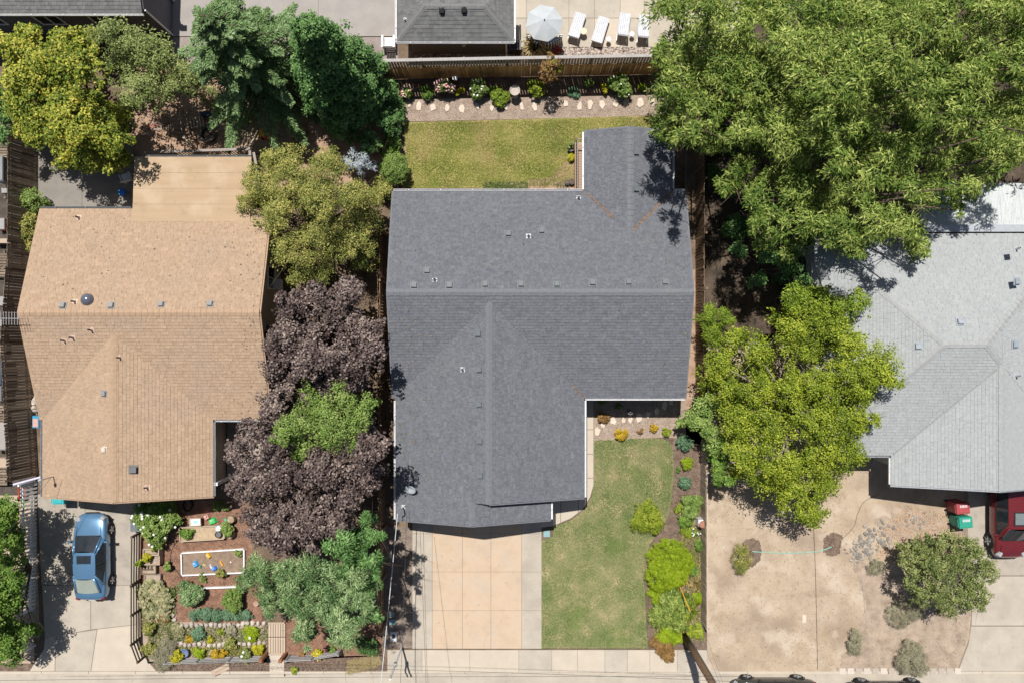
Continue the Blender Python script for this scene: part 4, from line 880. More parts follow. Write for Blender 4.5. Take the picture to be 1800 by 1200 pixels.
# ---------------- garden structures ----------------
def frame_bed(name, label, cat, px, z, th, m, fill, fz, fname='fill'):
    q = [Vector((*P(*p), 0)) for p in px]; cen = sum(q, Vector()) / len(q); t = thing(name, label, cat, tuple(cen))
    for a, b_ in zip(q, q[1:] + q[:1]):
        d = (b_ - a); rz = math.atan2(d.y, d.x); part('side_board', MB().box((a + b_) / 2 + Vector((0, 0, z / 2)), (d.length - th, th, z), rz=rz, tint=.6), m, t, world=True)
    part(fname, MB().prism([tuple((cen + (v - cen) * .97)[:2]) for v in q], .01, fz), fill, t, world=True)
    return t
frame_bed('raised_bed', 'raised bed with pale timber sides holding pots, sand and plants', 'raised bed', [(319, 925), (396, 921), (398, 944), (321, 949)], .3, .05, MT['tan_wood'], plain('sand', (.42, .32, .21), .9, var=.2), .22, 'sand_fill')
frame_bed('sandbox', 'white framed sandbox with blue and yellow toys in it', 'sandbox', [(321, 970), (431, 963), (431, 1004), (322, 1009)], .2, .06, MT['white'], plain('brown_sand', (.24, .175, .13), .95, var=.25, bump=.5, bscale=40, fine=.2), .1, 'sand_fill')
solo('edging_board', MB().box((0, 0, .1), (2.3, .07, .2)), MT['white'], 'white edging board lying below the sandbox, half under the green tree', 'board', (*P(392, 1030), 0), rz=.04)
def planter(label, px, py, w_, l_, h, m, soil=True):
    t = thing('planter_box', label, 'planter', (*P(px, py), 0), group=None)
    for s in (-1, 1):
        part('side_board', MB().box((s * w_ / 2, 0, h / 2), (.04, l_ + .04, h), tint=.5), m, t); part('side_board', MB().box((0, s * l_ / 2, h / 2), (w_ - .04, .04, h), tint=.8), m, t)
    part('soil_fill', MB().prism([(-w_/2 + .03, -l_/2 + .03), (w_/2 - .03, -l_/2 + .03), (w_/2 - .03, l_/2 - .03), (-w_/2 + .03, l_/2 - .03)], .01, h * .8), MT['dirt_grey'], t)
    return t
planter('weathered planter box with a yellow green plant, upper one beside the rail fence', 273, 979, .85, .5, .45, MT['tan_wood'])
planter('brown planter box with bare divisions, middle of the stepped row by the rail fence', 266, 998, .75, .45, .3, MT['old_wood'])
planter('grey planter box with low green leaves, lowest of the stepped row by the rail fence', 272, 1013, .8, .35, .25, MT['grey_wood'])
planter('narrow planter box with leaning slats above the stepped row', 274, 965, .8, .3, .55, MT['tan_wood'])
t = thing('plant_ladder', 'small dark slatted step stand beside the planter boxes', 'step stand', (*P(262, 990), 0))
for i in range(4): part('slat', MB().box((-.25 + i * .17, .02, .32), (.07, .5, .03), tint=i / 4), MT['old_wood'], t)
part('frame', MB().box((0, .27, .16), (.7, .04, .32)).box((0, -.23, .16), (.7, .04, .32)), MT['old_wood'], t)
t = thing('boardwalk', 'pale slatted timber boardwalk leading from the pavement into the front garden', 'boardwalk', (*P(487, 1122), 0))
for r_, (yy, ll) in enumerate((((1106), .72), ((1131), .84))):
    for i in range(7): part('slat', MB().box(Vector((*P(475 + i * 4.3, yy), .1)) - Vector(ORG[t.name]), (.105, ll, .035), tint=.5 + .5 * frng.random()), MT['tan_wood'], t)
for yy in (.85, .05, -.8): part('cross_beam', MB().box((0, yy, .045), (.9, .08, .08)), MT['tan_wood'], t)
fp = structure('footpath', MB().prism([P(474, 1147), P(500, 1147), P(500, 1187), P(474, 1187)], -.02, .024), MT['joint'])
for yy in (1153, 1167, 1181): part('slab', MB().box((*P(487, yy), .02), (.76, .39, .045)), MT['concrete_warm'], fp)
# gate posts of the boardwalk
for lb, x in (('rust brown gate post left of the boardwalk', 469), ('rust brown gate post right of the boardwalk', 503)):
    solo('gate_post', MB().box((0, 0, .5), (.16, .16, 1.0)).box((0, 0, 1.02), (.2, .2, .05), taper=.7), plain('rust_post', (.28, .12, .06), .8), lb, 'post', (*P(x, 1147), 0))
solo('timber_plank', MB().box((0, 0, .03), (.95, .32, .05), rz=.45).box((.1, .1, .09), (.9, .05, .05), rz=.5), MT['tan_wood'], 'loose tan plank lying on the roadside mulch', 'plank', (*P(388, 1176), .01))
def edging(label, pts, w_=8.6, sy=1.0):
    t = thing('stone_edging', label, 'stone edging', (*P(*pts[0]), 0)); org = Vector(ORG[t.name])
    P_ = [Vector((*P(*p), 0)) for p in pts]; r2 = random.Random(len(pts) * 7 + int(pts[0][1]))
    for a, b_ in zip(P_, P_[1:]):
        k = max(1, round((b_ - a).length / (w_ * S)))
        for i in range(k):
            c = a.lerp(b_, (i + .5) / k); b = MB(); b.rock((0, 0, .07), (w_ * S * r2.uniform(.8, 1.12), r2.uniform(.2, .34) * sy, .2), r2, r2.random(), 8)
            obj('stone', b.mesh('stone', MT['stone_edge']), t, c + Vector((0, r2.uniform(-.05, .05), 0)) - org, (0, 0, math.atan2((b_-a).y, (b_-a).x) + r2.uniform(-.2, .2)))
edging('row of pale stones edging the upper terrace of the front garden', [(304, 1078), (309, 1090), (316, 1097), (360, 1098), (400, 1097), (440, 1094), (470, 1092)])
edging('lower row of pale stones between the small yellow and grey shrubs', [(308, 1128), (330, 1131), (400, 1131), (470, 1128)])
# river rocks in the bare yard
t = thing('rock_pile', 'pile of grey river rocks on the bare yard left of the dark green tree', 'rock pile', (*P(1520, 955), 0)); org = Vector(ORG[t.name]); r2 = random.Random(4)
for i in range(150):
    k = r2.random(); x = 1498 + 62 * k + r2.gauss(0, 9); y = 972 - 38 * k + r2.gauss(0, 14); s = r2.uniform(.10, .28)
    b = MB(); b.rock((0, 0, 0), (s, s * r2.uniform(.55, .9), s * .45), r2, r2.random(), 7); obj('rock', b.mesh('rock', MT['stone_grey']), t, Vector((*P(x, y), s * .15)) - org, (0, 0, r2.uniform(0, 3)))
for i in range(30):
    x, y = r2.uniform(1590, 1625), r2.gauss(915, 7); s = r2.uniform(.1, .25); b = MB(); b.rock((0, 0, 0), (s, s * .7, s * .4), r2, r2.random()); obj('rock', b.mesh('rock', MT['stone_grey']), t, Vector((*P(x, y), s * .15)) - org, (0, 0, r2.uniform(0, 3)))

def curve_tube(name, label, cat, pxs, r, m, z=.03):
    pts = [Vector((*P(*p), z)) for p in pxs]; out = []
    for i in range(len(pts) - 1):
        p0 = pts[max(i-1, 0)]; p1 = pts[i]; p2 = pts[i+1]; p3 = pts[min(i+2, len(pts)-1)]
        for k in range(8):
            s = k / 8; out.append(.5 * ((2*p1) + (p2-p0)*s + (2*p0-5*p1+4*p2-p3)*s*s + (3*p1-p0-3*p2+p3)*s**3))
    out.append(pts[-1]); o = Vector(pts[0]); b = MB().tube([q - o for q in out], r, 6)
    return solo(name, b, m, label, cat, tuple(o), smooth=True)
curve_tube('garden_hose', 'pale teal hose lying across the bare dirt lot', 'hose', [(1322, 968), (1345, 970), (1380, 971), (1420, 970), (1445, 966), (1462, 960)], .022, plain('teal_hose', (.25, .52, .45), .5))
curve_tube('garden_hose', 'thin grey hose curving from the pale house to the mulch patch', 'hose', [(1545, 868), (1520, 880), (1508, 900), (1500, 925), (1478, 948)], .016, plain('grey_hose', (.24, .19, .16), .6))
curve_tube('garden_hose', 'thin dark hose looping across the red bark garden', 'hose', [(330, 905), (318, 925), (316, 945), (304, 962), (300, 985), (309, 1000), (322, 1020), (318, 1045)], .014, MT['black'])

# ---------------- pool deck furniture ----------------
t = thing('patio_umbrella', 'pale blue grey octagonal patio umbrella over the striped sofa', 'umbrella', (*P(957, 36, 2.4), 0))
ru, zu = .95, 2.45
part('pole', MB().tube([(0, 0, 0), (0, 0, zu + .08)], .025, 8), MT['dark_metal'], t); part('base', MB().lathe((0, 0, .03), [(.28, 0), (.28, .05), (.1, .09), (.04, .3)], 14), MT['dark_metal'], t)
for i in range(8):
    a0, a1 = i * math.pi / 4 + .2, (i + 1) * math.pi / 4 + .2; b = MB(); rows = []
    for k in range(5):
        q = k / 4; row = []
        for j in range(5):
            s = j / 4; sag = 1 - .09 * math.sin(math.pi * s) * q
            ang = a0 + (a1 - a0) * s; rr = ru * q * sag; row.append((math.cos(ang) * rr, math.sin(ang) * rr, zu - .38 * q ** 1.15 - .03 * math.sin(math.pi * s) * q))
        rows.append(row)
    vs = [v for row in rows for v in row]; fs = [(k*5+j, k*5+j+1, (k+1)*5+j+1, (k+1)*5+j) for k in range(4) for j in range(4)]
    b.add(vs, fs); part('canopy_panel', b, mat('umb', [(.52, .56, .60), (.60, .64, .67)], transl=.25, bump=0, fine=.03), t)
    part('rib', MB().tube([(0, 0, zu - .02), (math.cos(a0) * ru, math.sin(a0) * ru, zu - .41)], .012, 4), MT['dark_metal'], t)
part('finial', MB().lathe((0, 0, zu), [(.03, 0), (.035, .04), (.01, .08)], 8), MT['black'], t)
# curved striped sofa
t = thing('curved_sofa', 'curved outdoor sofa with black and white striped cushions under the umbrella', 'sofa', (*P(957, 64, .4), 0))
wb, bb = plain('cush_white', (.6, .62, .64), .8), plain('cush_black', (.02, .022, .03), .8)
nst = 34
for i in range(nst):
    a0 = math.pi * 1.02 + (math.pi * .96) * i / nst; a1 = a0 + math.pi * .96 / nst; vs = []
    for a_ in (a0, a1):
        for r_, z_ in ((.42, .12), (.42, .42), (.75, .44), (.78, .72), (.92, .72), (.95, .12)): vs.append((math.cos(a_) * r_, math.sin(a_) * r_ * .62, z_))
    part('cushion_stripe', MB().add(vs, [(k, (k+1) % 6, 6 + (k+1) % 6, 6 + k) for k in range(6)] + [tuple(range(6))[::-1], tuple(range(6, 12))]), wb if i % 2 else bb, t)
for a_ in (3.3, 4.1, 5.3, 6.1): part('leg', MB().tube([(math.cos(a_) * .8, math.sin(a_) * .5, 0), (math.cos(a_) * .8, math.sin(a_) * .5, .14)], .03, 6), MT['dark_metal'], t)
# loungers
def lounger(label, px, py, rz, up):
    t = thing('sun_lounger', label, 'sun lounger', (*P(px, py, .35), 0), rz, 'white sun loungers on the pool deck')
    L_, W_ = 1.45, .58
    part('frame', MB().box((W_/2 - .02, 0, .27), (.04, L_, .05)).box((-W_/2 + .02, 0, .27), (.04, L_, .05)).box((0, L_/2 - .02, .27), (W_ - .08, .04, .05)), MT['white'], t)
    for sx in (-1, 1):
        for sy in (-1, 1): part('leg', MB().box((sx * (W_/2 - .04), sy * (L_/2 - .15), .13), (.04, .04, .26)), MT['white'], t)
    y1 = -L_/2 + .48; wm_, gm = MT['white'], plain('stripe', (.42, .43, .47), .8)
    mm = plain('cushion', (.58, .59, .63), .8)
    part('seat_cushion', MB().box((0, (y1 + L_/2) / 2, .34), (W_, L_/2 - y1, .08)), mm, t)
    bk = part('back_cushion', MB().box((0, -.25, .04), (W_, .5, .08)), mm, t); bk.location = (0, y1, .31); bk.rotation_euler = (-up, 0, 0)
    for i in range(6):
        x = -W_/2 + W_ * (i + .5) / 6; part('stripe', MB().box((x, (y1 + L_/2) / 2, .383), (.034, L_/2 - y1, .008)), gm, t)
        o = obj('stripe', MB().box((x, -.25, .083), (.034, .5, .008)).mesh('stripe', gm), bk)
    part('back_prop', MB().tube([(-.2, y1 - .3, .27), (-.2, y1 - .32, .27 + .3 * math.sin(up))], .015, 5).tube([(.2, y1 - .3, .27), (.2, y1 - .32, .27 + .3 * math.sin(up))], .015, 5), MT['grey_metal'], t)
    return t
lounger('white striped sun lounger nearest the umbrella, turned slightly', 1014, 47, R(-17), .45)
lounger('white striped sun lounger, second from the umbrella, lying almost flat', 1055, 54, R(-17), .3)
lounger('white striped sun lounger, third from the umbrella, backrest raised', 1096, 48, R(-8), .8)
lounger('white striped sun lounger furthest from the umbrella, beside the willow like tree', 1131, 51, R(-5), .8)
def stool(label, px, py, r_, h, m):
    t = thing('side_table', label, 'side table', (*P(px, py, h), 0), group='round side tables on the pool deck')
    part('top', MB().lathe((0, 0, h - .03), [(r_, 0), (r_, .025), (r_ - .01, .035)], 18), m, t); part('stem', MB().lathe((0, 0, 0), [(r_ * .7, 0), (r_ * .7, .03), (.05, .06), (.05, h - .03)], 12), MT['white_trim'], t)
stool('larger cream round side table by the first lounger', 1026, 55, .18, .45, plain('cream', (.62, .52, .36), .5))
stool('small white round side table between second and third lounger', 1070, 69, .13, .4, MT['white']); stool('small white round side table between third and last lounger', 1111, 60, .13, .4, MT['white'])
# adirondack chair
t = thing('slatted_chair', 'white slatted garden chair beside the pool house', 'chair', (*P(683, 73, .4), 0), R(180))
for i in range(6): part('seat_slat', MB().box((0, .28 - i * .09, .36), (.5, .07, .02)), MT['white_trim'], t)
for i in range(6): part('back_slat', MB().box((-.2 + i * .08, .38, .65), (.065, .02, .62), rx=-.3), MT['white_trim'], t)
for s in (-1, 1):
    part('armrest', MB().box((s * .3, .05, .56), (.11, .62, .025)), MT['white_trim'], t); part('leg', MB().box((s * .28, -.2, .28), (.04, .08, .56)), MT['white_trim'], t); part('leg', MB().box((s * .28, .3, .28), (.04, .08, .56)), MT['white_trim'], t)
for lb, x, y, s in (('rounded pink rock by the pool house corner', 757, 93, .32), ('flat pinkish rock lying left of the rounded one', 733, 98, .26)):
    b = MB(); b.rock((0, 0, s * .25), (s * 1.1, s * 1.5, s * .7), random.Random(int(s * 100)), .5, 9); solo('garden_rock', b, plain('pink_rock', (.32, .2, .19), .8, var=.25), lb, 'rock', (*P(x, y), 0), smooth=True)
t = thing('heat_pump', 'dark pump unit against the pool house side wall', 'pump unit', (*P(905, 82, .5), 0)); part('casing', MB().box((0, 0, .35), (.6, .5, .7)), MT['dark_metal'], t); part('fan_grille', MB().lathe((0, 0, .71), [(.2, 0), (.2, .02), (.03, .03)], 16), MT['black'], t)

# ---------------- bird bath, globe, lamp post ----------------
t = thing('bird_bath', 'round pale stone bird bath between flowering shrubs of the back bed', 'bird bath', (*P(905, 159, .75), 0))
part('pedestal', MB().lathe((0, 0, 0), [(.2, 0), (.2, .05), (.09, .12), (.07, .55), (.12, .65)], 14), MT['stone_pale'], t, smooth=True)
part('bowl', MB().lathe((0, 0, .62), [(.08, 0), (.24, .06), (.27, .13), (.25, .13), (.18, .07), (.05, .06)], 24), MT['stone_edge'], t)
t = thing('gazing_globe', 'shiny silver gazing globe on a short stand in the front gravel bed', 'gazing globe', (*P(1108, 724, .5), 0))
part('stand', MB().lathe((0, 0, 0), [(.12, 0), (.1, .04), (.04, .1), (.04, .34), (.09, .38)], 12), MT['grey_metal'], t)
part('globe', MB().lathe((0, 0, .52), [(.14 * math.cos(a_), .14 * math.sin(a_)) for a_ in [R(-88 + i * 22) for i in range(9)]], 20), plain('chrome', (.8, .82, .85), .08, 1.0, var=0), t, smooth=True)
t = thing('pedestal_planter', 'white square pedestal with a round brown pot, right of the shrub bed', 'planter', (*P(1228, 914), 0))
part('pedestal', MB().box((0, 0, .3), (.36, .4, .6), taper=.9), MT['white_trim'], t); part('pot', MB().lathe((0, 0, .6), [(.1, 0), (.17, .22), (.19, .26), (.16, .26), (.14, .2), (.02, .2)], 16), plain('terracotta', (.33, .16, .11), .8), t)
t = thing('bird_feeder', 'small white hanging bird feeder box on the brown back fence', 'bird feeder', (*P(800, 137, 1.0), 0)); part('roof', MB().box((0, 0, 1.0), (.26, .2, .04)), MT['white_trim'], t); part('feeder_box', MB().box((0, 0, .88), (.18, .14, .18)), MT['white_trim'], t); part('post', MB().tube([(0, 0, 0), (0, 0, .8)], .02, 6), MT['dark_metal'], t)
for lb, nm, px, py, w_, l_, rd in (('round teal valve cover on the strip left of the driveway', 'valve_cover', 689, 1079, .2, .2, 1), ('square teal valve box below the round cover', 'valve_box', 690, 1092, .34, .28, 0), ('square teal utility cover at the upper corner of the front lawn', 'valve_box', 961, 937, .36, .36, 0)):
    b = MB(); (b.lathe((0, 0, 0), [(w_ / 2 + .02, 0), (w_ / 2, .04), (w_ / 2 - .02, .045)], 16) if rd else b.box((0, 0, .025), (w_, l_, .05), taper=.95))
    solo(nm, b, plain('teal_cover', (.22, .36, .38), .6), lb, 'utility cover', (*P(px, py), .015))
for lb, px, py, mm in (('pale concrete meter box with dark opening beside the driveway', 692, 1118, 'white_trim'), ('small pale meter box in the middle of the bare dirt lot', 1413, 1086, 'stone_pale')):
    t = thing('meter_box', lb, 'meter box', (*P(px, py), .01)); part('lid', MB().box((0, 0, .02), (.34, .5, .04) if px < 900 else (.2, .42, .03)), MT[mm], t); part('opening', MB().box((0, .02, .042), (.16, .22, .01)), MT['black'] if px < 900 else MT['stone_pale'], t)

# ---------------- small deck by the grey house ----------------
t = thing('deck', 'narrow brown plank deck with dark railing beside the grey roof extension', 'deck', (*P(1019, 285), 0))
x0, x1, y0, y1 = 3.28, 3.95, 7.6, 10.35; org = Vector(ORG[t.name])
me = MB().box((0, 0, 0), (x1 - x0, .125, .035), tint=.5).mesh('deck_board', mat('deckw', [(.33, .22, .16), (.40, .28, .21)], attr=True, fine=.15))
for i in range(int((y1 - y0) / .135)): obj('deck_board', me, t, Vector(((x0 + x1) / 2, y0 + .07 + i * .135, .45)) - org)
part('skirt', MB().box((x0 + .02, (y0+y1)/2, .22), (.04, y1 - y0, .43)).box(((x0+x1)/2, y1 - .02, .22), (x1 - x0 - .08, .04, .43)), MT['tan_wood'], t, world=True)
dm = MT['dark_metal']
for zz in (.6, 1.35): part('rail', MB().box((x0 + .06, (y0 + y1) / 2, zz), (.05, y1 - y0, .05)), MT['grey_wood'], t, world=True)
part('rail', MB().box(((x0+x1)/2, y1 - .06, 1.35), (x1 - x0 - .1, .05, .05)), MT['grey_wood'], t, world=True)
me = MB().box((0, 0, 0), (.03, .03, .75), tint=.3).mesh('baluster', dm)
for i in range(18): obj('baluster', me, t, Vector((x0 + .06, y0 + .1 + i * .155, .97)) - org)
for i in range(4): part('step', MB().box((x0 + .5, y1 + .0 - .1 - i * .0, .47 + i * .001), (.3, .1, .01)), MT['tan_wood'], t, world=True) if i == 0 else None
def pot(label, px, py, r_, h, m, cat='pot'):
    t = thing('plant_pot', label, cat, (*P(px, py, h), 0)); part('pot', MB().lathe((0, 0, 0), [(r_ * .7, 0), (r_, h), (r_ * 1.08, h), (r_ * .9, h), (r_ * .85, h * .85), (.02, h * .85)], 16), m, t)
    part('soil_fill', MB().lathe((0, 0, h * .8), [(r_ * .82, 0), (r_ * .8, .02)], 14), MT['dark_mulch'], t); return t
gp_ = plain('grey_pot', (.13, .135, .135), .6)
pot('dark round pot with a pale leaved plant beside the deck railing', 1004, 260, .19, .35, gp_)
pot('small dark pot, left of the pair by the roof corner', 997, 321, .13, .22, MT['dark_metal']); pot('small dark pot, right of the pair by the roof corner', 1005, 320, .14, .25, gp_)
t = thing('plant_rack', 'low black metal rack on the bare soil at the roof corner', 'rack', (*P(990, 327, .3), 0))
for i in range(5): part('bar', MB().box((-.3 + i * .15, 0, .3), (.02, .3, .02)), MT['black'], t)
part('frame', MB().box((0, .15, .29), (.7, .02, .02)).box((0, -.15, .29), (.7, .02, .02)).box((-.33, .15, .14), (.02, .02, .28)).box((.33, .15, .14), (.02, .02, .28)).box((-.33, -.15, .14), (.02, .02, .28)).box((.33, -.15, .14), (.02, .02, .28)), MT['black'], t)
# concrete surround of the side basement well, east of the extension
t = thing('patio_railing', 'white edged step frame in the dark side yard east of the extension', 'railing', (9.0, 9.4, 0)); part('side_rail', MB().box((9.05, 9.0, .5), (.04, 3.0, .04)), MT['grey_metal'], t, world=True)
for yy in (7.6, 9.0, 10.4): part('post', MB().box((9.05, yy, .25), (.04, .04, .5)), MT['grey_metal'], t, world=True)

# ---------------- bins ----------------
def bin_(label, px, py, m, rz=0, lid=None, w_=.58, l_=.7, h=1.05, mark=None):
    t = thing('wheelie_bin', label, 'bin', (*P(px, py, h), 0), rz)
    part('body', MB().box((0, 0, h / 2 - .03), (w_ * .86, l_ * .84, h - .08), taper=1.12), m, t)
    b = MB(); b.box((0, 0, h), (w_, l_, .05), taper=.93).box((0, 0, h + .035), (w_ * .8, l_ * .78, .03), taper=.85); part('lid', b, lid or m, t)
    part('handle', MB().tube([(-w_ * .35, l_ / 2 + .05, h - .02), (w_ * .35, l_ / 2 + .05, h - .02)], .018, 6), m, t)
    for s in (-1, 1): part('wheel', MB().tube([(s * w_ * .38, l_ * .42, .12), (s * w_ * .46, l_ * .42, .12)], .11, 12), MT['rubber'], t)
    if mark:
        for i in range(5): part('marking', MB().box((mark[0], -.16 + i * .08, h + .056), (.13, .045, .006)), MT['white_trim'], t)
    return t
bin_('teal recycling bin standing at the tan house gable, top left of the driveway', 102, 877, plain('teal', (.05, .38, .40), .4), rz=R(90), w_=.52, l_=.62)
bin_('red wheelie bin, upper of the two beside the red car', 1693, 893, plain('binred', (.36, .07, .075), .5), rz=R(95), mark=(.12,))
bin_('green wheelie bin, lower of the two beside the red car', 1698, 918, plain('bingreen', (.035, .30, .22), .5), rz=R(95), mark=(.12,))
t = thing('storage_crate', 'grey slatted crate at the driveway edge beside the white flowering bush', 'crate', (*P(237, 920, .5), 0))
for i in range(7): part('slat', MB().box((-.21 + i * .07, 0, .5), (.055, .82, .03)), plain('crate_grey', (.17, .2, .22), .6), t)
part('body', MB().box((0, 0, .24), (.46, .78, .48)), plain('crate_grey', (.1, .1, .1)), t)
# water heater sized things left strip
rr = random.Random(77)
# ---------------- left side yard belongings ----------------
def boxy(nm, label, cat, px, py, d, m, rz=0, m2=None, h0=0):
    t = thing(nm, label, cat, (*P(px, py, d[2] / 2), 0), rz)
    part('body', MB().box((0, 0, d[2] / 2 + .01), d, taper=.94), m, t); part('top', MB().box((0, 0, d[2] + .035), (d[0] * 1.02, d[1] * 1.02, .05), taper=.9), m2 or m, t); return t
bl_, wt_ = plain('dark_blue', (.04, .06, .10), .5), plain('dull_white', (.3, .3, .3), .6)
boxy('storage_cabinet', 'dark blue cabinet in the left neighbour side yard near the fence bend', 'cabinet', 4, 655, (.7, 1.2, 1.0), bl_)
boxy('storage_cabinet', 'grey cabinet below the dark blue one in the left side yard', 'cabinet', 2, 690, (.7, .8, .9), MT['grey_metal'])
boxy('storage_box', 'pale box with light lid in the left side yard, level with the tan ridge', 'box', 6, 530, (.6, .5, .6), MT['grey_metal'], m2=wt_)
boxy('storage_box', 'white box at the left edge above the ridge level', 'box', 4, 568, (.35, .35, .4), wt_)
boxy('lumber_stack', 'stack of tan lumber at the left edge above the gate', 'lumber', 6, 812, (.9, .5, .35), MT['tan_wood'])
boxy('garden_table', 'pale grey table top at the left edge', 'table', 6, 765, (.8, 1.4, .7), MT['paving_grey'])
boxy('cooler_box', 'orange and white cooler at the left edge beside the green shrubs', 'cooler', 6, 395, (.45, .6, .4), plain('orange', (.6, .12, .03), .5), m2=wt_)
boxy('shelf_unit', 'dark grey shelf at the left edge beside the patio fence', 'shelf', 8, 300, (.5, 1.3, .9), MT['grey_metal'])
boxy('toy_crate', 'small green crate at the left edge beside the patio fence', 'crate', 12, 336, (.3, .3, .3), plain('green_toy', (.02, .3, .16), .5), m2=wt_)
boxy('timber_pile', 'tan timber pile at the left edge below the cooler', 'timber', 8, 425, (.9, .25, .5), MT['tan_wood'])
t = thing('red_cart', 'red tubular cart frame left of the white picket fence top', 'cart', (*P(31, 868, .5), 0)); part('frame', MB().tube([(-.1, .4, .2), (.1, .3, .6), (.15, -.2, .6), (0, -.45, .2)], .03, 6).tube([(.2, .35, .2), (.25, -.3, .25)], .025, 6), plain('cartred', (.5, .05, .03), .4), t)
for s in (-1, 1): part('wheel', MB().tube([(s * .12, -.3, .15), (s * .17, -.3, .15)], .15, 12), MT['rubber'], t)
t = thing('storage_bag', 'crumpled pale tarp bundle on the ground beside the tan roof edge', 'tarp', (*P(61, 705, .4), 0)); b = MB(); q = random.Random(4)
for i in range(9): b.rock((q.uniform(-.1, .1), -.45 + i * .11, .18 + q.uniform(0, .15)), (.35, .3, .35), q, .5, 8)
part('tarp', b, plain('tarp', (.48, .42, .36), .7, var=.3), t)
t = thing('storage_bin', 'blue lidded bin with pinkish top beside the tan roof edge', 'bin', (*P(63, 741, .6), 0)); part('body', MB().box((0, 0, .3), (.36, .62, .6)), plain('blue_bin', (.04, .28, .48), .4), t); part('lid', MB().box((0, -.05, .62), (.3, .45, .05), taper=.9), plain('pinklid', (.5, .33, .3), .6), t)
# ---------------- back yard of the tan house ----------------
def chair(label, px, py, rz, m, cat='chair', s=1.0):
    t = thing('garden_chair', label, cat, (*P(px, py, .4), 0), rz)
    part('seat', MB().box((0, 0, .42 * s), (.48 * s, .46 * s, .04)), m, t); part('backrest', MB().box((0, .24 * s, .66 * s), (.48 * s, .04, .44 * s), rx=-.2), m, t)
    for sx in (-1, 1):
        for sy in (-1, 1): part('leg', MB().tube([(sx * .2 * s, sy * .2 * s, 0), (sx * .2 * s, sy * .2 * s, .41 * s)], .018, 6), m, t)
        part('armrest', MB().box((sx * .25 * s, 0, .6 * s), (.05, .42 * s, .03)), m, t)
    return t
chair('white plastic chair on the patio in the shade of the yellow green tree', 223, 313, R(200), MT['white'])
t = thing('round_stool', 'blue round stool on the shaded patio below the white chair', 'stool', (*P(214, 338, .45), 0)); part('top', MB().lathe((0, 0, .4), [(.2, 0), (.2, .05), (.17, .07)], 18), plain('stool_blue', (.02, .17, .55), .4), t)
for k in range(4): part('leg', MB().tube([(.12 * math.cos(k * 1.57), .12 * math.sin(k * 1.57), .4), (.18 * math.cos(k * 1.57), .18 * math.sin(k * 1.57), 0)], .02, 6), plain('stool_blue', (1, 1, 1)), t)
t = thing('step_ladder', 'grey rung frame leaning in the shade of the tan house back yard', 'ladder', (*P(307, 216, .5), 0), R(-8))
for s in (-1, 1): part('side_rail', MB().tube([(s * .28, -.5, .05), (s * .28, .5, .7)], .025, 6), MT['paving_grey'], t)
for i in range(5): part('rung', MB().tube([(-.28, -.4 + i * .2, .1 + i * .13), (.28, -.4 + i * .2, .1 + i * .13)], .03, 6), MT['paving_grey'], t)
t = thing('wooden_pallet', 'tan slatted pallet lying beside the round dark tub', 'pallet', (*P(346, 217), .0), R(10))
for i in range(6): part('slat', MB().box((-.42 + i * .16, 0, .12), (.1, .6, .025), tint=frng.random()), MT['tan_wood'], t)
part('bearer', MB().box((0, .22, .05), (.95, .07, .1)).box((0, -.22, .05), (.95, .07, .1)), MT['old_wood'], t)
t = thing('round_tub', 'round dark fire ring on the bare ground behind the tan house', 'fire ring', (*P(365, 236, .3), 0)); part('ring', MB().lathe((0, 0, 0), [(.36, 0), (.4, .3), (.41, .32), (.34, .32), (.32, .08), (.02, .06)], 24), plain('tubg', (.07, .07, .07), .6), t)
part('ash', MB().lathe((0, 0, .08), [(.3, 0), (.05, .03)], 14), MT['dark_mulch'], t)
boxy('storage_box', 'dark blue low box in the shade above the round fire ring', 'box', 365, 202, (.65, .22, .25), bl_)
boxy('storage_box', 'small white jug shape near the dark blue low box', 'jug', 380, 207, (.12, .2, .3), wt_)
t = thing('toy_bicycle', 'small bicycle lying in the shade beside the grey ladder', 'bicycle', (*P(268, 226, .2), .02), R(30))
for s in (-1, 1):
    w_ = MB(); pts = [(s * .28 + .2 * math.cos(k * .52), .2 * math.sin(k * .52), .1 + .02 * math.sin(k)) for k in range(13)]; part('wheel', w_.tube(pts, .02, 5), plain('wheelw', (.4, .4, .42), .5), t)
part('frame', MB().tube([(-.28, 0, .1), (-.08, .18, .2), (.2, .15, .2), (.28, 0, .1)], .02, 6).tube([(-.08, .18, .2), (.0, -.05, .15), (.2, .15, .2)], .02, 6), plain('bikered', (.4, .05, .05), .4), t); part('handlebar', MB().tube([(.15, .05, .25), (.28, .3, .25)], .015, 5), MT['dark_metal'], t)
t = thing('toy_car', 'red and yellow ride on toy car on the bare ground left of the conifer', 'toy car', (*P(469, 238, .3), 0), R(70))
rd, yl = plain('toyred', (.6, .03, .02), .3), plain('toyyellow', (.75, .42, .05), .3)
part('body', MB().box((0, 0, .2), (.46, .66, .22), taper=.8).box((0, -.2, .34), (.4, .24, .1), taper=.8), rd, t); part('canopy', MB().box((0, .16, .62), (.36, .3, .06), taper=.85), yl, t)
for sx in (-1, 1):
    part('pillar', MB().tube([(sx * .17, .28, .3), (sx * .15, .26, .6)], .025, 5).tube([(sx * .17, .02, .3), (sx * .15, .05, .6)], .025, 5), yl, t)
    for sy in (-1, 1): part('wheel', MB().tube([(sx * .2, sy * .22, .1), (sx * .26, sy * .22, .1)], .1, 12), MT['black'], t)
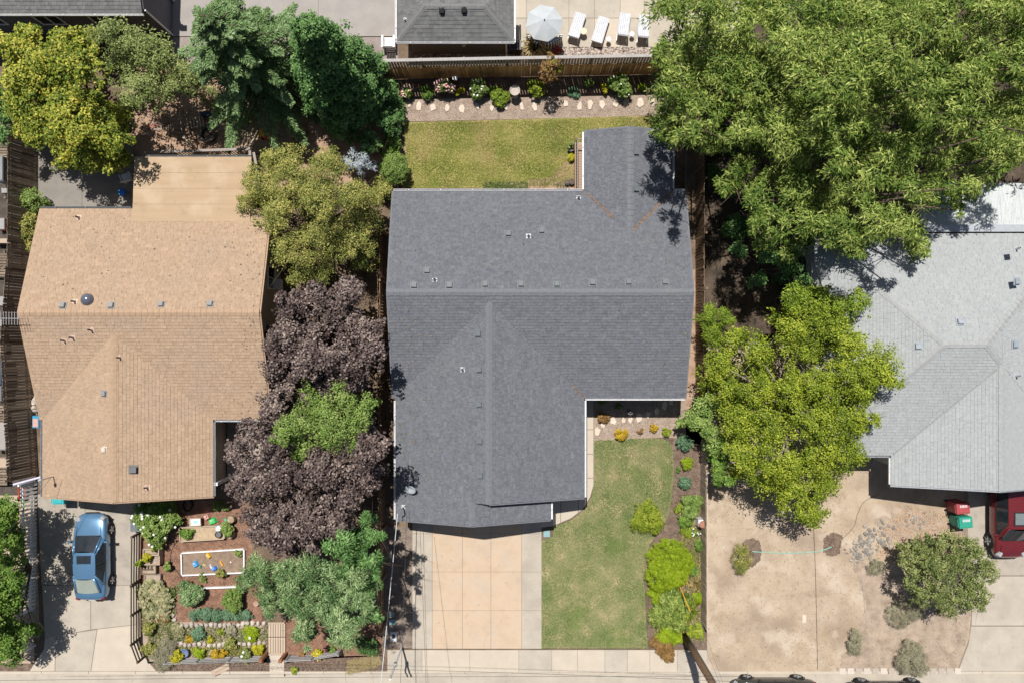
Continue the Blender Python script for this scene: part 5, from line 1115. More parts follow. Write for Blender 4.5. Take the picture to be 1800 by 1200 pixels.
# wooden railing along the back of the patio cover
def balustrade(label, pts, h, m, z=.0, step=.16):
    pts = [Vector((*P(*p, h), 0)) for p in pts]; t = thing('wood_railing', label, 'railing', tuple(pts[0])); org = Vector(ORG[t.name]); me = MB().box((0, 0, h / 2), (.04, .04, h), tint=.4).mesh('baluster', m)
    for a, b_ in zip(pts, pts[1:]):
        d = b_ - a; rz = math.atan2(d.y, d.x); part('top_rail', MB().box((a + b_) / 2 + Vector((0, 0, h)), (d.length, .13, .04), rz=rz, tint=.8), m, t, world=True)
        part('bottom_rail', MB().box((a + b_) / 2 + Vector((0, 0, .12)), (d.length, .05, .08), rz=rz, tint=.3), m, t, world=True)
        for i in range(int(d.length / step)): obj('baluster', me, t, a + d * ((i + .5) * step / d.length) - org, (0, 0, rz))
        part('post', MB().box(b_ + Vector((0, 0, h / 2 + .05)), (.11, .11, h + .1), tint=.6), m, t, world=True)
balustrade('brown timber railing behind the flat tan patio roof, with steps side', [(246, 268), (439, 262), (441, 300)], 1.3, MT['grey_wood'])
balustrade('second short timber railing right of the patio roof corner', [(446, 268), (452, 300)], 1.2, MT['grey_wood'])
balustrade('small timber railing stub above the patio railing, in the tree shade', [(322, 240), (336, 258)], .9, MT['tan_wood'])
# ---------------- front garden objects ----------------
pot('white rimmed pot with dark soil in the raised bed, upper of two', 383, 928, .15, .42, MT['white']); pot('grey pot in the raised bed, lower of two', 383, 939, .16, .42, gp_)
for lb, x, y, r_ in (('round cut tree stump at the top right of the raised bed', 405, 913, .2), ('square cut stump at the lower right of the raised bed', 403, 940, .2)):
    solo('tree_stump', MB().lathe((0, 0, 0), [(r_ * 1.1, 0), (r_, .1), (r_ * .95, .38), (r_ * .8, .4)], 12), plain('stumpw', (.36, .26, .18), .8, var=.3), lb, 'stump', (*P(x, y, .4), 0))
t = thing('play_tray', 'tan framed tray with white and teal inside above the raised bed', 'tray', (*P(343, 917, .35), 0), R(3)); part('frame', MB().box((0, .19, .34), (.6, .05, .06)).box((0, -.19, .34), (.6, .05, .06)).box((.28, 0, .34), (.05, .34, .06)).box((-.28, 0, .34), (.05, .34, .06)), MT['tan_wood'], t)
part('tray', MB().box((0, 0, .32), (.5, .33, .03)), MT['white'], t); part('print', MB().box((.02, 0, .337), (.22, .16, .006)), plain('tealp', (.3, .6, .62), .5), t)
for sx in (-1, 1): part('leg', MB().box((sx * .26, .16, .15), (.04, .04, .3)).box((sx * .26, -.16, .15), (.04, .04, .3)), MT['tan_wood'], t)
for lb, nm, x, y, d_, c_, rz in (('red and cream toy bucket above the raised bed', 'toy_bucket', 363, 908, (.3, .3, .25), (.6, .3, .25), .4), ('green turtle shaped toy lid above the raised bed', 'toy_turtle', 372, 916, (.42, .32, .16), (.05, .5, .12), .3),
                             ('small green toy cone beside the round stump', 'toy_shovel', 396, 914, (.16, .22, .14), (.03, .4, .2), .5), ('blue toy truck in the lower left of the sandbox', 'toy_truck', 343, 991, (.28, .32, .16), (.08, .35, .7), .5),
                             ('dark green toy scoop beside the blue toy truck', 'toy_scoop', 351, 996, (.16, .14, .1), (.05, .2, .12), .1), ('pale yellow toy rake in the left half of the sandbox', 'toy_rake', 358, 993, (.2, .05, .06), (.7, .6, .2), -.5),
                             ('orange yellow toy digger in the middle of the sandbox', 'toy_digger', 366, 976, (.2, .3, .15), (.8, .5, .05), .6), ('bright blue toy dumper at the lower edge of the sandbox', 'toy_truck', 376, 999, (.28, .2, .15), (.03, .22, .75), .5),
                             ('white toy scoop joined to the bright blue dumper', 'toy_scoop', 370, 996, (.08, .25, .08), (.75, .75, .78), .5), ('orange toy crane at the lower right of the sandbox', 'toy_crane', 389, 990, (.09, .34, .12), (.85, .4, .05), .5),
                             ('small coral ball at the top edge of the sandbox', 'toy_ball', 372, 968, (.18, .12, .1), (.75, .2, .12), 0), ('small white ball on the right of the sandbox', 'toy_ball', 405, 988, (.09, .09, .09), (.8, .8, .8), 0)):
    t = thing(nm, lb, 'toy', (*P(x, y, .2), .09 if y > 960 else 0), rz)
    if 'ball' in nm: part('ball', MB().lathe((0, 0, d_[2] / 2), [(d_[0] / 2 * math.cos(a_), d_[2] / 2 * math.sin(a_)) for a_ in [R(-85 + i * 28) for i in range(7)]], 12), plain('c' + lb[:14], c_, .4), t, smooth=True); continue
    part('body', MB().box((0, 0, d_[2] / 2), d_, taper=.7), plain('c' + lb[:14], c_, .4), t)
    part('top', MB().box((0, d_[1] * .15, d_[2] * 1.1), (d_[0] * .5, d_[1] * .4, d_[2] * .5), taper=.7), plain('d' + lb[:14], tuple(min(1, v * .5 + .3) for v in c_), .4), t)
t = thing('hose_reel', 'black round hose coil in the shade of the tan gable', 'hose reel', (*P(332, 886), 0))
part('coil', MB().tube([(.24 * math.cos(k * .5), .32 * math.sin(k * .5), .05 + k * .004) for k in range(40)], .03, 6), MT['black'], t)
solo('blue_pot', MB().lathe((0, 0, 0), [(.13, 0), (.2, .3), (.24, .34), (.2, .34), (.16, .25), (.02, .25)], 16), plain('bluepot', (.14, .19, .32), .4), 'tall blue grey glazed pot beside the lime shrub at the rail fence', 'pot', (*P(324, 1147, .3), 0), smooth=True)
solo('terracotta_pot', MB().lathe((0, 0, 0), [(.1, 0), (.15, .2), (.15, .23), (.12, .22), (.02, .2)], 14), plain('terracotta2', (.4, .25, .2), .8), 'small brown pot beside the long hedge, left of the green tree', 'pot', (*P(450, 1060, .2), 0))
for lb, x, y, c_ in (('white spherical lamp globe by the red flowers of the tan porch', 389, 861, (.5, .5, .5)),): pass

# ---------------- utility pole, street pole, wires ----------------
up = thing('utility_pole', 'brown wooden utility pole rising from the foot of the shrub bed', 'utility pole', (*P(1202, 1116), 0))
part('pole', MB().tube([(0, 0, 0), (0, 0, 3), (.02, 0, 11)], [.19, .17, .12], 12), mat('polew', [(.13, .08, .05), (.24, .155, .10)], scale=6, bscale=30, bump=.6, stretch=(8, 8, .6)), up, smooth=True)
part('crossarm', MB().box((0, 0, 10.4), (2.4, .1, .12)), MT['old_wood'], up); part('conduit', MB().tube([(.19, .05, 0), (.18, .05, 5.5)], .03, 6), MT['grey_metal'], up)
for xx in (-1, -.4, .4, 1): part('insulator', MB().lathe((xx, 0, 10.46), [(.05, 0), (.06, .06), (.03, .12)], 8), MT['white_trim'], up)
for zz in (2.0, 3.3, 4.6): part('pole_step', MB().tube([(-.26, 0, zz), (.26, 0, zz)], .015, 5), MT['galv'], up)
gy = thing('guy_wire', 'yellow guard tubes and guy wires anchored in the shrub bed beside the utility pole', 'guy wire', (*P(1193, 1020), 0)); o_ = Vector(ORG[gy.name])
pt_ = Vector((*P(1202, 1116), 9.6))
for (x, y, n_) in ((1192, 1023, 1), (1201, 1003, 0)):
    A = Vector((*P(x, y), 0)); dd = (pt_ - A).normalized()
    part('wire', MB().tube([A, pt_], .008, 5), MT['galv'], gy, world=True)
    part('guard_tube', MB().tube([A + dd * .05, A + dd * (2.4 if n_ else 1.3)], .028 if n_ else .016, 8), plain('guard', (.78, .45, .05), .4), gy, world=True)
sp = thing('street_pole', 'slender white service pole with a short arm at the left end of the pavement', 'pole', (*P(707, 1134), 0))
part('pole', MB().tube([(0, 0, 0), (0, 0, 3.9)], .05, 8), MT['white_trim'], sp); part('arm', MB().tube([(0, 0, 2.2), (-.12, -.28, 2.5), (-.12, -.3, 3.2)], .045, 6), MT['white_trim'], sp); part('bracket', MB().box((0, 0, 2.25), (.16, .16, .2)), MT['galv'], sp)
def wire(label, a, b_, sag, r_, m):
    a = Vector(a); b_ = Vector(b_); pts = [a.lerp(b_, i / 16) - Vector((0, 0, sag * 4 * (i/16) * (1 - i/16))) - a for i in range(17)]
    solo('power_line', MB().tube(pts, r_, 5), m, label, 'wire', tuple(a))
wl = plain('wire_light', (.55, .56, .6), .5); wd_ = plain('wire_dark', (.06, .06, .06), .6)
wire('white twisted service line running down from the grey house mast to the street', (msx - .14, msy - .1, 3.74), (*P(660, 1290, 7), 7), .15, .018, wl)
wire('thin grey line beside the white service line over the left strip', (msx + .25, msy, 3.4), (*P(700, 1290, 6), 6), .15, .009, wd_)
wire('thin dark line crossing the grey strip left of the peach driveway', (*P(738, 925, 3.2), 3.2), (*P(752, 1290, 6.5), 6.5), .1, .008, wd_)
wire('thin dark wire above the pavement, parallel to the road', (*P(-60, 1196, 6), 6), (*P(1300, 1188, 6), 6), .15, .008, wd_)
wire('second thin dark wire over the kerb, parallel to the road', (*P(380, 1170, 7), 7), (*P(1290, 1197, 7), 7), .2, .008, wd_)
wire('service line to the tan house mast above the rail fence corner', (*P(90, 838, 3.8), 3.8), (*P(-40, 1000, 6), 6), .1, .009, wd_)

for lb, q in (('thin dark cable lying straight down the bare dirt lot', [(1430, 925), (1433, 1000), (1435, 1080), (1437, 1176)]), ('thin pale cable lying along the left of the dry bed', [(1512, 1000), (1518, 1050), (1524, 1110), (1530, 1176)])):
    curve_tube('ground_cable', lb, 'cable', q, .012, MT['dark_metal'] if 'dark' in lb else MT['paving_grey'], z=.015)

for lb, x, y, w_, l_ in (('slatted timber platform at the left edge above the lumber stack', 4, 832, 1.0, 1.1), ('slatted timber platform at the left edge beside the weathered patio fence', 4, 262, 1.0, 1.2), ('slatted timber platform at the left edge below the orange cooler', 5, 465, .9, 1.4), ('slatted timber platform at the left edge level with the tan roof vents', 4, 605, .9, 1.1), ('slatted timber platform at the left edge above the pale grey table', 4, 727, .9, 1.0)):
    t = thing('timber_platform', lb, 'platform', (*P(x, y), 0))
    for i in range(int(l_ / .14)): part('slat', MB().box((0, -l_/2 + .07 + i * .14, .35), (w_, .105, .03), tint=frng.random()), MT['grey_brown'], t)
    [part('beam', MB().box((xx, 0, .165), (.08, l_, .33)), MT['old_wood'], t) for xx in (-.3, .3)]
def car(label, loc, rz, paint, kind='sedan', cat='car', nm='parked_car'):
    t = thing(nm, label, cat, (*loc, 0), rz)
    tall = kind == 'suv'
    if not tall:
        st = [(-2.22, .55, .40, .60, .68), (-2.14, .74, .28, .80, .90), (-1.9, .82, .23, .89, .99), (-1.3, .86, .2, .92, 1.02), (-.6, .87, .2, .92, .96), (0, .87, .2, .91, .94), (.7, .87, .2, .89, .97),
              (1.05, .865, .2, .86, .95), (1.6, .84, .22, .77, .87), (2.0, .76, .25, .66, .75), (2.17, .62, .3, .56, .63), (2.24, .42, .38, .50, .53)]
        gl = dict(wf=(1.08, .66, .96), bf=(.95, .80), br=(-1.35, .78), wr=(-1.72, .60, 1.0), rf=(.38, .52), rr=(-.92, .50), zr=1.38, zb=.90)
        ax = (1.32, -1.32); wr_ = .31
    else:
        st = [(-2.25, .7, .45, .9, .95), (-2.18, .85, .35, 1.02, 1.08), (-1.6, .9, .3, 1.06, 1.1), (-.6, .91, .3, 1.05, 1.08), (.4, .91, .3, 1.03, 1.06), (.95, .905, .3, 1.0, 1.08), (1.5, .88, .32, .93, 1.03), (2.0, .82, .34, .84, .94), (2.18, .7, .38, .7, .8), (2.26, .5, .45, .6, .66)]
        gl = dict(wf=(1.15, .72, 1.08), bf=(1.0, .84), br=(-2.0, .82), wr=(-2.15, .70, 1.05), rf=(.5, .62), rr=(-1.85, .60), zr=1.68, zb=1.02)
        ax = (1.42, -1.42); wr_ = .37
    prof = lambda hw, zb, zs, zt: [(0, zb), (hw * .8, zb), (hw * .97, zb + .1), (hw, (zb + zs) / 2 + .03), (hw * .985, zs - .04), (hw * .90, zs + (zt - zs) * .45), (hw * .62, zs + (zt - zs) * .85), (hw * .3, zt), (0, zt + .006)]
    vs = []; fs = []; n = 0
    for (y, hw, zb, zs, zt) in st:
        pr = prof(hw, zb, zs, zt); ring = [(x, y, z) for x, z in pr] + [(-x, y, z) for x, z in pr[-2:0:-1]]
        n = len(ring); vs += ring
    for i in range(len(st) - 1):
        for k in range(n): k2 = (k + 1) % n; fs.append((i*n+k, (i+1)*n+k, (i+1)*n+k2, i*n+k2))
    fs += [tuple(range(n)), tuple(range((len(st)-1)*n, len(st)*n))[::-1]]
    body = part('body', MB().add(vs, fs), paint, t, smooth=True); md = body.modifiers.new('s', 'SUBSURF'); md.levels = 2; md.render_levels = 2
    g = gl; zr, zb = g['zr'], g['zb']
    lo = [(g['wf'][1], g['wf'][0], g['wf'][2]), (g['bf'][1], g['bf'][0], zb), (g['br'][1], g['br'][0], zb), (g['wr'][1], g['wr'][0], g['wr'][2])]
    hi = [(g['rf'][1], g['rf'][0], zr - .03), (g['rf'][1] + .04, g['rf'][0] - .12, zr - .05), (g['rr'][1] + .04, g['rr'][0] + .12, zr - .05), (g['rr'][1], g['rr'][0], zr - .03)]
    def grid(A, B, Cc, D, nx, ny, bulge, nrm):   # A-B bottom, D-C top
        vs = []; A, B, Cc, D = map(Vector, (A, B, Cc, D)); nrm = Vector(nrm)
        for j in range(ny + 1):
            for i in range(nx + 1):
                s, r_ = i / nx, j / ny; p = A.lerp(B, s).lerp(D.lerp(Cc, s), r_); vs.append(p + nrm * bulge * 4 * (s * (1 - s)))
        return vs, [(j*(nx+1)+i, j*(nx+1)+i+1, (j+1)*(nx+1)+i+1, (j+1)*(nx+1)+i) for j in range(ny) for i in range(nx)]
    mx = lambda p: (-p[0], p[1], p[2])
    part('windscreen', MB().add(*grid(mx(lo[0]), lo[0], hi[0], mx(hi[0]), 8, 3, .10, (0, 1, .25))), MT['glass'], t, smooth=True)
    part('rear_window', MB().add(*grid(lo[3], mx(lo[3]), mx(hi[3]), hi[3], 8, 3, .07, (0, -1, .25))), MT['glass'] if tall else mat('rearglass', [(.30, .34, .30), (.36, .40, .35)], rough=.08, bump=0, fine=0, spec=.8), t, smooth=True)
    for s in (1, -1):
        f = (lambda p: p) if s == 1 else mx
        part('side_window', MB().add(*grid(f(lo[1]), f(lo[2]), f(hi[2]), f(hi[1]), 6, 2, .03, (s, 0, 0))), MT['glass'], t, smooth=True)
        part('pillar', MB().tube([f(lo[0]), f(hi[0])], .045, 6).tube([f(lo[1]), f(hi[1])], .03, 6), paint, t, smooth=True); part('pillar', MB().tube([f(lo[3]), f(hi[3])], .06, 6).tube([f(lo[2]), f(hi[2])], .055, 6), paint, t, smooth=True)
        part('pillar', MB().add(*grid(f(lo[0]), f(lo[1]), f(hi[1]), f(hi[0]), 2, 2, 0, (s, 0, 0))), paint, t); part('pillar', MB().add(*grid(f(lo[2]), f(lo[3]), f(hi[3]), f(hi[2]), 2, 2, .02, (s, 0, 0))), paint, t, smooth=True)
        mid = [(a + b) / 2 for a, b in zip(f(lo[1]), f(lo[2]))]; mh = [(a + b) / 2 for a, b in zip(f(hi[1]), f(hi[2]))]
        part('door_pillar', MB().tube([Vector(mid) + Vector((s * .03, 0, 0)), Vector(mh) + Vector((s * .03, 0, 0))], .035, 5), MT['black'], t)
        part('window_trim', MB().tube([Vector(f(lo[1])) + Vector((s * .02, 0, .0)), Vector(mid) + Vector((s * .035, 0, 0)), Vector(f(lo[2])) + Vector((s * .02, 0, 0))], .018, 5), MT['black'], t)
        m = part('wing_mirror', MB().box((s * (st[5][1] + .06), g['wf'][0] - .22, zb + .08), (.2, .11, .13), taper=.8), paint, t)
        part('door_handle', MB().box((s * (st[5][1] - .0), .0, zb - .12), (.03, .16, .03)), paint, t); part('door_handle', MB().box((s * (st[5][1] - .0), -.9, zb - .12), (.03, .16, .03)), paint, t)
        part('headlight', MB().box((s * .62, st[-3][0] - .02, st[-3][4] - .06), (.28, .30, .12), rz=-s * .5, taper=.7), mat('lamp', [(.28, .30, .33), (.38, .4, .43)], rough=.1, bump=0, spec=.8), t)
        part('tail_light', MB().box((s * .66, st[1][0] + .02, st[1][3] - .02), (.24, .08, .12), rz=s * .35, taper=.8), plain('taill', (.18, .02, .02), .2), t)
        for yy in ax:
            w_ = MB(); xo = s * (st[5][1] - .1)
            w_.tube([(xo - s * .1, yy, wr_), (xo + s * .085, yy, wr_), (xo + s * .105, yy, wr_)], [wr_, wr_, wr_ * .93], 24)
            wh = part('wheel', w_, MT['rubber'], t, smooth=False)
            r_ = MB(); r_.tube([(xo + s * .10, yy, wr_), (xo + s * .118, yy, wr_)], [wr_ * .66, wr_ * .64], 20)
            part('hub', r_, MT['dark_metal'], wh)
            for k in range(5):
                a_ = k * 2 * math.pi / 5 + .3; r2 = MB(); c_ = (xo + s * .125, yy + math.cos(a_) * wr_ * .33, wr_ + math.sin(a_) * wr_ * .33)
                r2.box(c_, (.02, wr_ * .62, .06), rx=a_); part('spoke', r2, MT['galv'], wh)
            part('wheel_arch', MB().tube([(s * (st[5][1] - .04), yy + (wr_ + .05) * math.cos(q * math.pi / 8), wr_ + (wr_ + .05) * math.sin(q * math.pi / 8)) for q in range(9)], .03, 5), MT['black'], t)
    # roof skin
    vs = []; ny, nx = 8, 8; y0, y1 = g['rr'][0] - .03, g['rf'][0] + .03
    for j in range(ny + 1):
        q = j / ny; y = y0 + (y1 - y0) * q; w_ = g['rf'][1] + .055 - .04 * (2*q - 1)**2
        for i in range(nx + 1): s = 2 * i / nx - 1; vs.append((s * w_, y, zr - .045 * s*s - .035 * (2*q-1)**2 + .01))
    fs = [(j*(nx+1)+i, j*(nx+1)+i+1, (j+1)*(nx+1)+i+1, (j+1)*(nx+1)+i) for j in range(ny) for i in range(nx)]
    part('roof', MB().add(vs, fs), paint, t, smooth=True)
    yc = .05 if not tall else -.0
    part('sunroof', MB().box((0, yc, zr + .0), (.72, .42 if not tall else .6, .03), taper=.96), MT['glass'] if not tall else plain('sunroof_g', (.16, .19, .2), .1), t)
    if tall: part('sunroof_frame', MB().box((0, yc, zr - .003), (.82, .70, .024)), MT['black'], t)
    part('wiper', MB().tube([(-.5, g['wf'][0] + .06, g['wf'][2] + .03), (.05, g['wf'][0] - .05, g['wf'][2] + .05)], .012, 4).tube([(0.05, g['wf'][0] + .07, g['wf'][2] + .03), (.5, g['wf'][0] - .12, g['wf'][2] + .06)], .012, 4), MT['black'], t)
    part('cowl', MB().box((0, g['wf'][0] + .07, g['wf'][2] - .0), (1.25, .07, .03)), MT['black'], t)
    part('grille', MB().box((0, st[-1][0] + .0, .48), (.7, .06, .12)), MT['black'], t); part('number_plate', MB().box((0, st[0][0] - .03, .62), (.36, .02, .14)), MT['white_trim'], t)
    part('bonnet_seam', MB().tube([(-.66, st[7][0], st[7][4] - .0), (-.6, st[-4][0], st[-4][4] - .0)], .008, 4).tube([(.66, st[7][0], st[7][4] - .0), (.6, st[-4][0], st[-4][4] - .0)], .008, 4), MT['black'], t)
    part('boot_seam', MB().tube([(-.62, st[3][0] - .35, st[3][4] - .02), (.62, st[3][0] - .35, st[3][4] - .02)], .008, 4), MT['black'], t) if not tall else None
    part('dashboard', MB().box((0, g['wf'][0] - .4, zb - .0), (1.2, .4, .06)), MT['dark_metal'], t)
    for sx in (-1, 1): part('seat', MB().box((sx * .34, -.25, .85), (.42, .14, .5), rx=-.2).box((sx * .34, -.28, 1.15), (.2, .1, .14)), MT['grey_metal'], t)
    return t
pb = mat('paint_blue', [(.12, .25, .42), (.125, .26, .43)], rough=.24, metal=.4, bump=0, fine=0, coat=1.0, spec=.5)
pr = mat('paint_red', [(.17, .022, .027), (.19, .026, .03)], rough=.25, metal=.3, bump=0, fine=0, coat=.8, spec=.5)
car('metallic blue sedan with sunroof parked nose up on the left driveway', (-21.8, -11.15), R(.8), pb)
car('dark red car with sunroof parked nose down beneath the pale house gable', (25.75, -8.95), R(180), pr, 'suv')
car('dark grey car parked on the road, only its edge showing at the bottom', (13.6, -18.37), R(90), mat('paint_grey', [(.05, .055, .06), (.06, .065, .07)], rough=.25, metal=.5, bump=0, fine=0, coat=.8))
car('black car parked on the road, right of the dark grey one', (19.6, -18.55), R(-90), mat('paint_black', [(.012, .012, .014), (.015, .015, .017)], rough=.2, metal=.2, bump=0, fine=0, coat=.8))
# ---------------- foliage materials ----------------
def leafm(name, cols, tr=.28, rough=.55): return mat(name, cols, attr=True, rough=rough, transl=tr, bump=0, fine=.12, scale=1, bscale=3, spec=.25)
LM = dict(
 maple=leafm('leaf_maple', [(.04,.09,.012),(.24,.30,.035),(.64,.56,.10)], 0.25),
 sage=leafm('leaf_sage', [(.045,.075,.02),(.22,.28,.08),(.46,.50,.20)], 0.25),
 cedar=leafm('leaf_cedar', [(.03,.08,.025),(.13,.22,.07),(.40,.56,.28)], 0.16),
 fir=leafm('leaf_fir', [(.02,.07,.02),(.095,.205,.055),(.26,.41,.14)], 0.15),
 olive=leafm('leaf_olive', [(.05,.085,.02),(.245,.275,.06),(.60,.52,.17)], 0.25),
 blue=leafm('leaf_blue', [(.22, .27, .30), (.42, .48, .52), (.6, .66, .7)], .15),
 purple=leafm('leaf_purple', [(.03,.018,.018),(.112,.08,.074),(.37,.295,.26)], 0.1),
 fresh=leafm('leaf_fresh', [(.06,.13,.02),(.19,.30,.06),(.42,.50,.17)], 0.28),
 acacia=leafm('leaf_acacia', [(.035,.09,.03),(.15,.26,.09),(.48,.58,.30)], 0.22),
 deep=leafm('leaf_deep', [(.025,.08,.02),(.10,.21,.055),(.26,.43,.15)], 0.22),
 willow=leafm('leaf_willow', [(.03,.08,.01),(.165,.25,.04),(.54,.60,.17)], 0.28),
 lime=leafm('leaf_lime', [(.04,.085,.01),(.235,.315,.022),(.56,.60,.08)], 0.3),
 green=leafm('leaf_green', [(.04,.10,.015),(.13,.24,.035),(.30,.42,.09)], 0.25),
 yellow=leafm('leaf_yellow', [(0.242, 0.264, 0.011), (0.440, 0.418, 0.022), (0.638, 0.550, 0.055)]),
 gold=leafm('leaf_gold', [(.30, .18, .01), (.50, .33, .02), (.62, .46, .06)]),
 topiary=leafm('leaf_topiary', [(.14,.22,.008),(.26,.37,.012),(.42,.50,.03)], 0.28),
 limegreen=leafm('leaf_limegreen', [(.035,.085,.01),(.19,.29,.025),(.42,.50,.06)], 0.28),
 oak=leafm('leaf_oak', [(.05,.085,.02),(.19,.24,.065),(.44,.44,.20)], .2),
 grey=leafm('leaf_grey', [(.20, .19, .12), (.32, .30, .20), (.42, .40, .28)], .15),
 bluegreen=leafm('leaf_bluegreen', [(.05, .12, .05), (.12, .22, .12), (.22, .34, .22)], .15),
 rust=leafm('leaf_rust', [(.18, .09, .03), (.30, .18, .06), (.42, .26, .12)]),
 squash=leafm('leaf_squash', [(.10, .14, .06), (.34, .33, .17), (.60, .52, .34)]),
 flax=leafm('leaf_flax', [(.12, .10, .03), (.32, .25, .10), (.5, .38, .18)], .2))
FP = mat('flower_pink', [(.55, .25, .25), (.70, .42, .38), (.75, .6, .5)], attr=True, fine=.1, bump=0)
FW = mat('flower_white', [(.5, .52, .45), (.72, .72, .70), (.8, .8, .8)], attr=True, fine=.1, bump=0)
FY = mat('flower_yellow', [(.7, .5, .1), (.8, .65, .3)], attr=True, fine=.1, bump=0)
WD = MT['bark']
MT['bark_pale'] = plain('bark_pale', (.30, .25, .21), .85, var=.3)

# ---------------- large trees ----------------
tree('broadleaf_tree', 'broad yellow green tree in the top left, its shadow reaching the paved patio',
     [(55, 62, 32, 4.6), (45, 105, 42, 4.8), (100, 85, 42, 5.2), (150, 75, 38, 4.8), (20, 92, 32, 4.2), (35, 150, 42, 4.8), (95, 135, 48, 5.6), (145, 125, 42, 5.2), (62, 190, 45, 5), (115, 190, 40, 4.4), (165, 190, 42, 4.6),
      (70, 235, 42, 4.2), (125, 225, 46, 4.8), (182, 232, 48, 4.4), (205, 205, 38, 4), (118, 268, 40, 3.5), (168, 278, 42, 3.4), (200, 275, 36, 3.0), (55, 228, 30, 3.2)],
     LM['maple'], WD, 101, cr=.38, per=56, L=.135, W=.088, r=.2)
tree('broadleaf_tree', 'dull grey green tree behind the yellow green one, below the dark house',
     [(190, 55, 34, 4.8), (235, 80, 45, 5.2), (215, 120, 42, 5.0), (275, 95, 42, 4.8), (320, 125, 40, 4.2), (285, 150, 44, 4.2), (245, 165, 40, 3.8), (335, 145, 30, 3.6)],
     LM['sage'], WD, 102, cr=.4, per=60, L=.11, W=.055, r=.17)
tree('small_tree', 'green bushy tree edge at the left frame beside the weathered fence', [(2, 195, 26, 2.6), (8, 235, 24, 2.4), (-12, 160, 34, 3)], LM['deep'], WD, 103, cr=.3, per=50, L=.12, W=.07, r=.08)
tree('olive_tree', 'olive yellow tree between the tan roof and the grey house',
     [(500, 285, 42, 3.8), (460, 330, 42, 3.6), (520, 330, 48, 4.6), (575, 300, 42, 4.3), (560, 355, 50, 5), (490, 380, 46, 4.4), (620, 345, 42, 4.2), (640, 390, 40, 3.8), (570, 415, 50, 4.6), (520, 440, 42, 4), (620, 430, 44, 4),
      (645, 450, 32, 3.2), (565, 470, 40, 3.8), (530, 485, 28, 3.2), (440, 355, 30, 3.2), (655, 345, 30, 3.4), (438, 312, 22, 3)],
     LM['olive'], WD, 104, cr=.36, per=70, L=.09, W=.045, r=.16, radial=True)
tree('purple_maple', 'upper dark purple leaved tree beside the tan roof',
     [(510, 540, 36, 4.2), (560, 520, 36, 4.6), (610, 515, 34, 4.2), (500, 590, 38, 4.4), (550, 580, 46, 5.2), (605, 570, 44, 5), (645, 580, 36, 5.6), (490, 635, 34, 4.2), (545, 635, 46, 5.2), (600, 625, 46, 5.2), (655, 620, 36, 5.6),
      (625, 660, 36, 4.4), (500, 680, 32, 4), (560, 680, 38, 4.4), (480, 605, 24, 3.6)],
     LM['purple'], WD, 105, cr=.33, per=40, L=.12, W=.095, r=.17)
tree('purple_maple', 'lower and larger dark purple leaved tree above the garden beds',
     [(480, 720, 38, 4.2), (440, 760, 36, 4.4), (425, 800, 34, 4.2), (480, 790, 40, 5), (440, 850, 40, 5), (500, 840, 46, 5.6), (560, 830, 46, 5.6), (620, 810, 42, 5.2), (652, 790, 34, 5.8), (655, 840, 34, 5.9), (600, 870, 46, 5.4),
      (540, 890, 46, 5.4), (470, 900, 44, 5), (500, 940, 44, 4.8), (550, 935, 40, 4.8), (460, 935, 32, 4.2), (590, 920, 36, 4.6), (645, 760, 30, 4.4), (530, 960, 28, 4)],
     LM['purple'], WD, 106, cr=.33, per=40, L=.12, W=.095, r=.19)
tree('small_tree', 'bright green tree growing between the two purple trees',
     [(510, 745, 34, 5.4), (555, 710, 40, 6), (600, 700, 36, 5.8), (630, 730, 36, 5.6), (575, 750, 44, 6.2), (525, 780, 32, 5.2), (610, 765, 34, 5.4), (645, 710, 26, 5), (540, 680, 22, 5), (495, 770, 24, 5)],
     LM['fresh'], WD, 107, cr=.36, per=60, L=.10, W=.06, r=.13)
tree('broadleaf_tree', 'dark green tree leaning over the brown fence beside the driveway strip',
     [(600, 955, 36, 5.4), (640, 945, 34, 6.2), (655, 985, 28, 6.6), (610, 1000, 36, 5.6), (642, 1030, 28, 6.4), (650, 905, 26, 6), (662, 1075, 22, 6.6), (664, 940, 20, 6.8), (660, 1010, 20, 7)],
     LM['deep'], WD, 108, cr=.4, per=70, L=.17, W=.06, r=.13, radial=True)
tree('feathery_tree', 'broad feathery grey green tree over the right end of the front garden',
     [(460, 1000, 34, 4), (510, 1005, 42, 4.8), (565, 1010, 44, 5.4), (615, 1020, 38, 6.2), (470, 1040, 36, 4.4), (525, 1050, 46, 5.2), (580, 1060, 46, 5.6), (634, 1060, 32, 6.6), (545, 1095, 38, 4.8), (604, 1100, 36, 6),
      (480, 1065, 30, 3.8), (530, 1120, 26, 4), (610, 1125, 24, 4.2), (438, 1015, 24, 3.6)],
     LM['acacia'], WD, 109, cr=.42, per=80, L=.19, W=.035, r=.15, radial=True, droop=.3)
tree('broadleaf_tree', 'green tree at the lower left edge shading the white picket fence',
     [(-10, 905, 36, 3.8), (15, 930, 28, 3.4), (-15, 960, 40, 4.2), (20, 985, 26, 3.4), (-10, 1020, 42, 4.2), (15, 1060, 30, 3.6), (35, 1110, 30, 2.8), (10, 1130, 34, 2.6), (-30, 1100, 40, 3.8), (60, 1105, 20, 1.8), (8, 900, 30, 3.4), (30, 950, 24, 3), (25, 1025, 26, 3.2), (-5, 1090, 34, 3)],
     LM['green'], WD, 110, cr=.36, per=60, L=.13, W=.07, r=.12, base=P(-8, 1010))
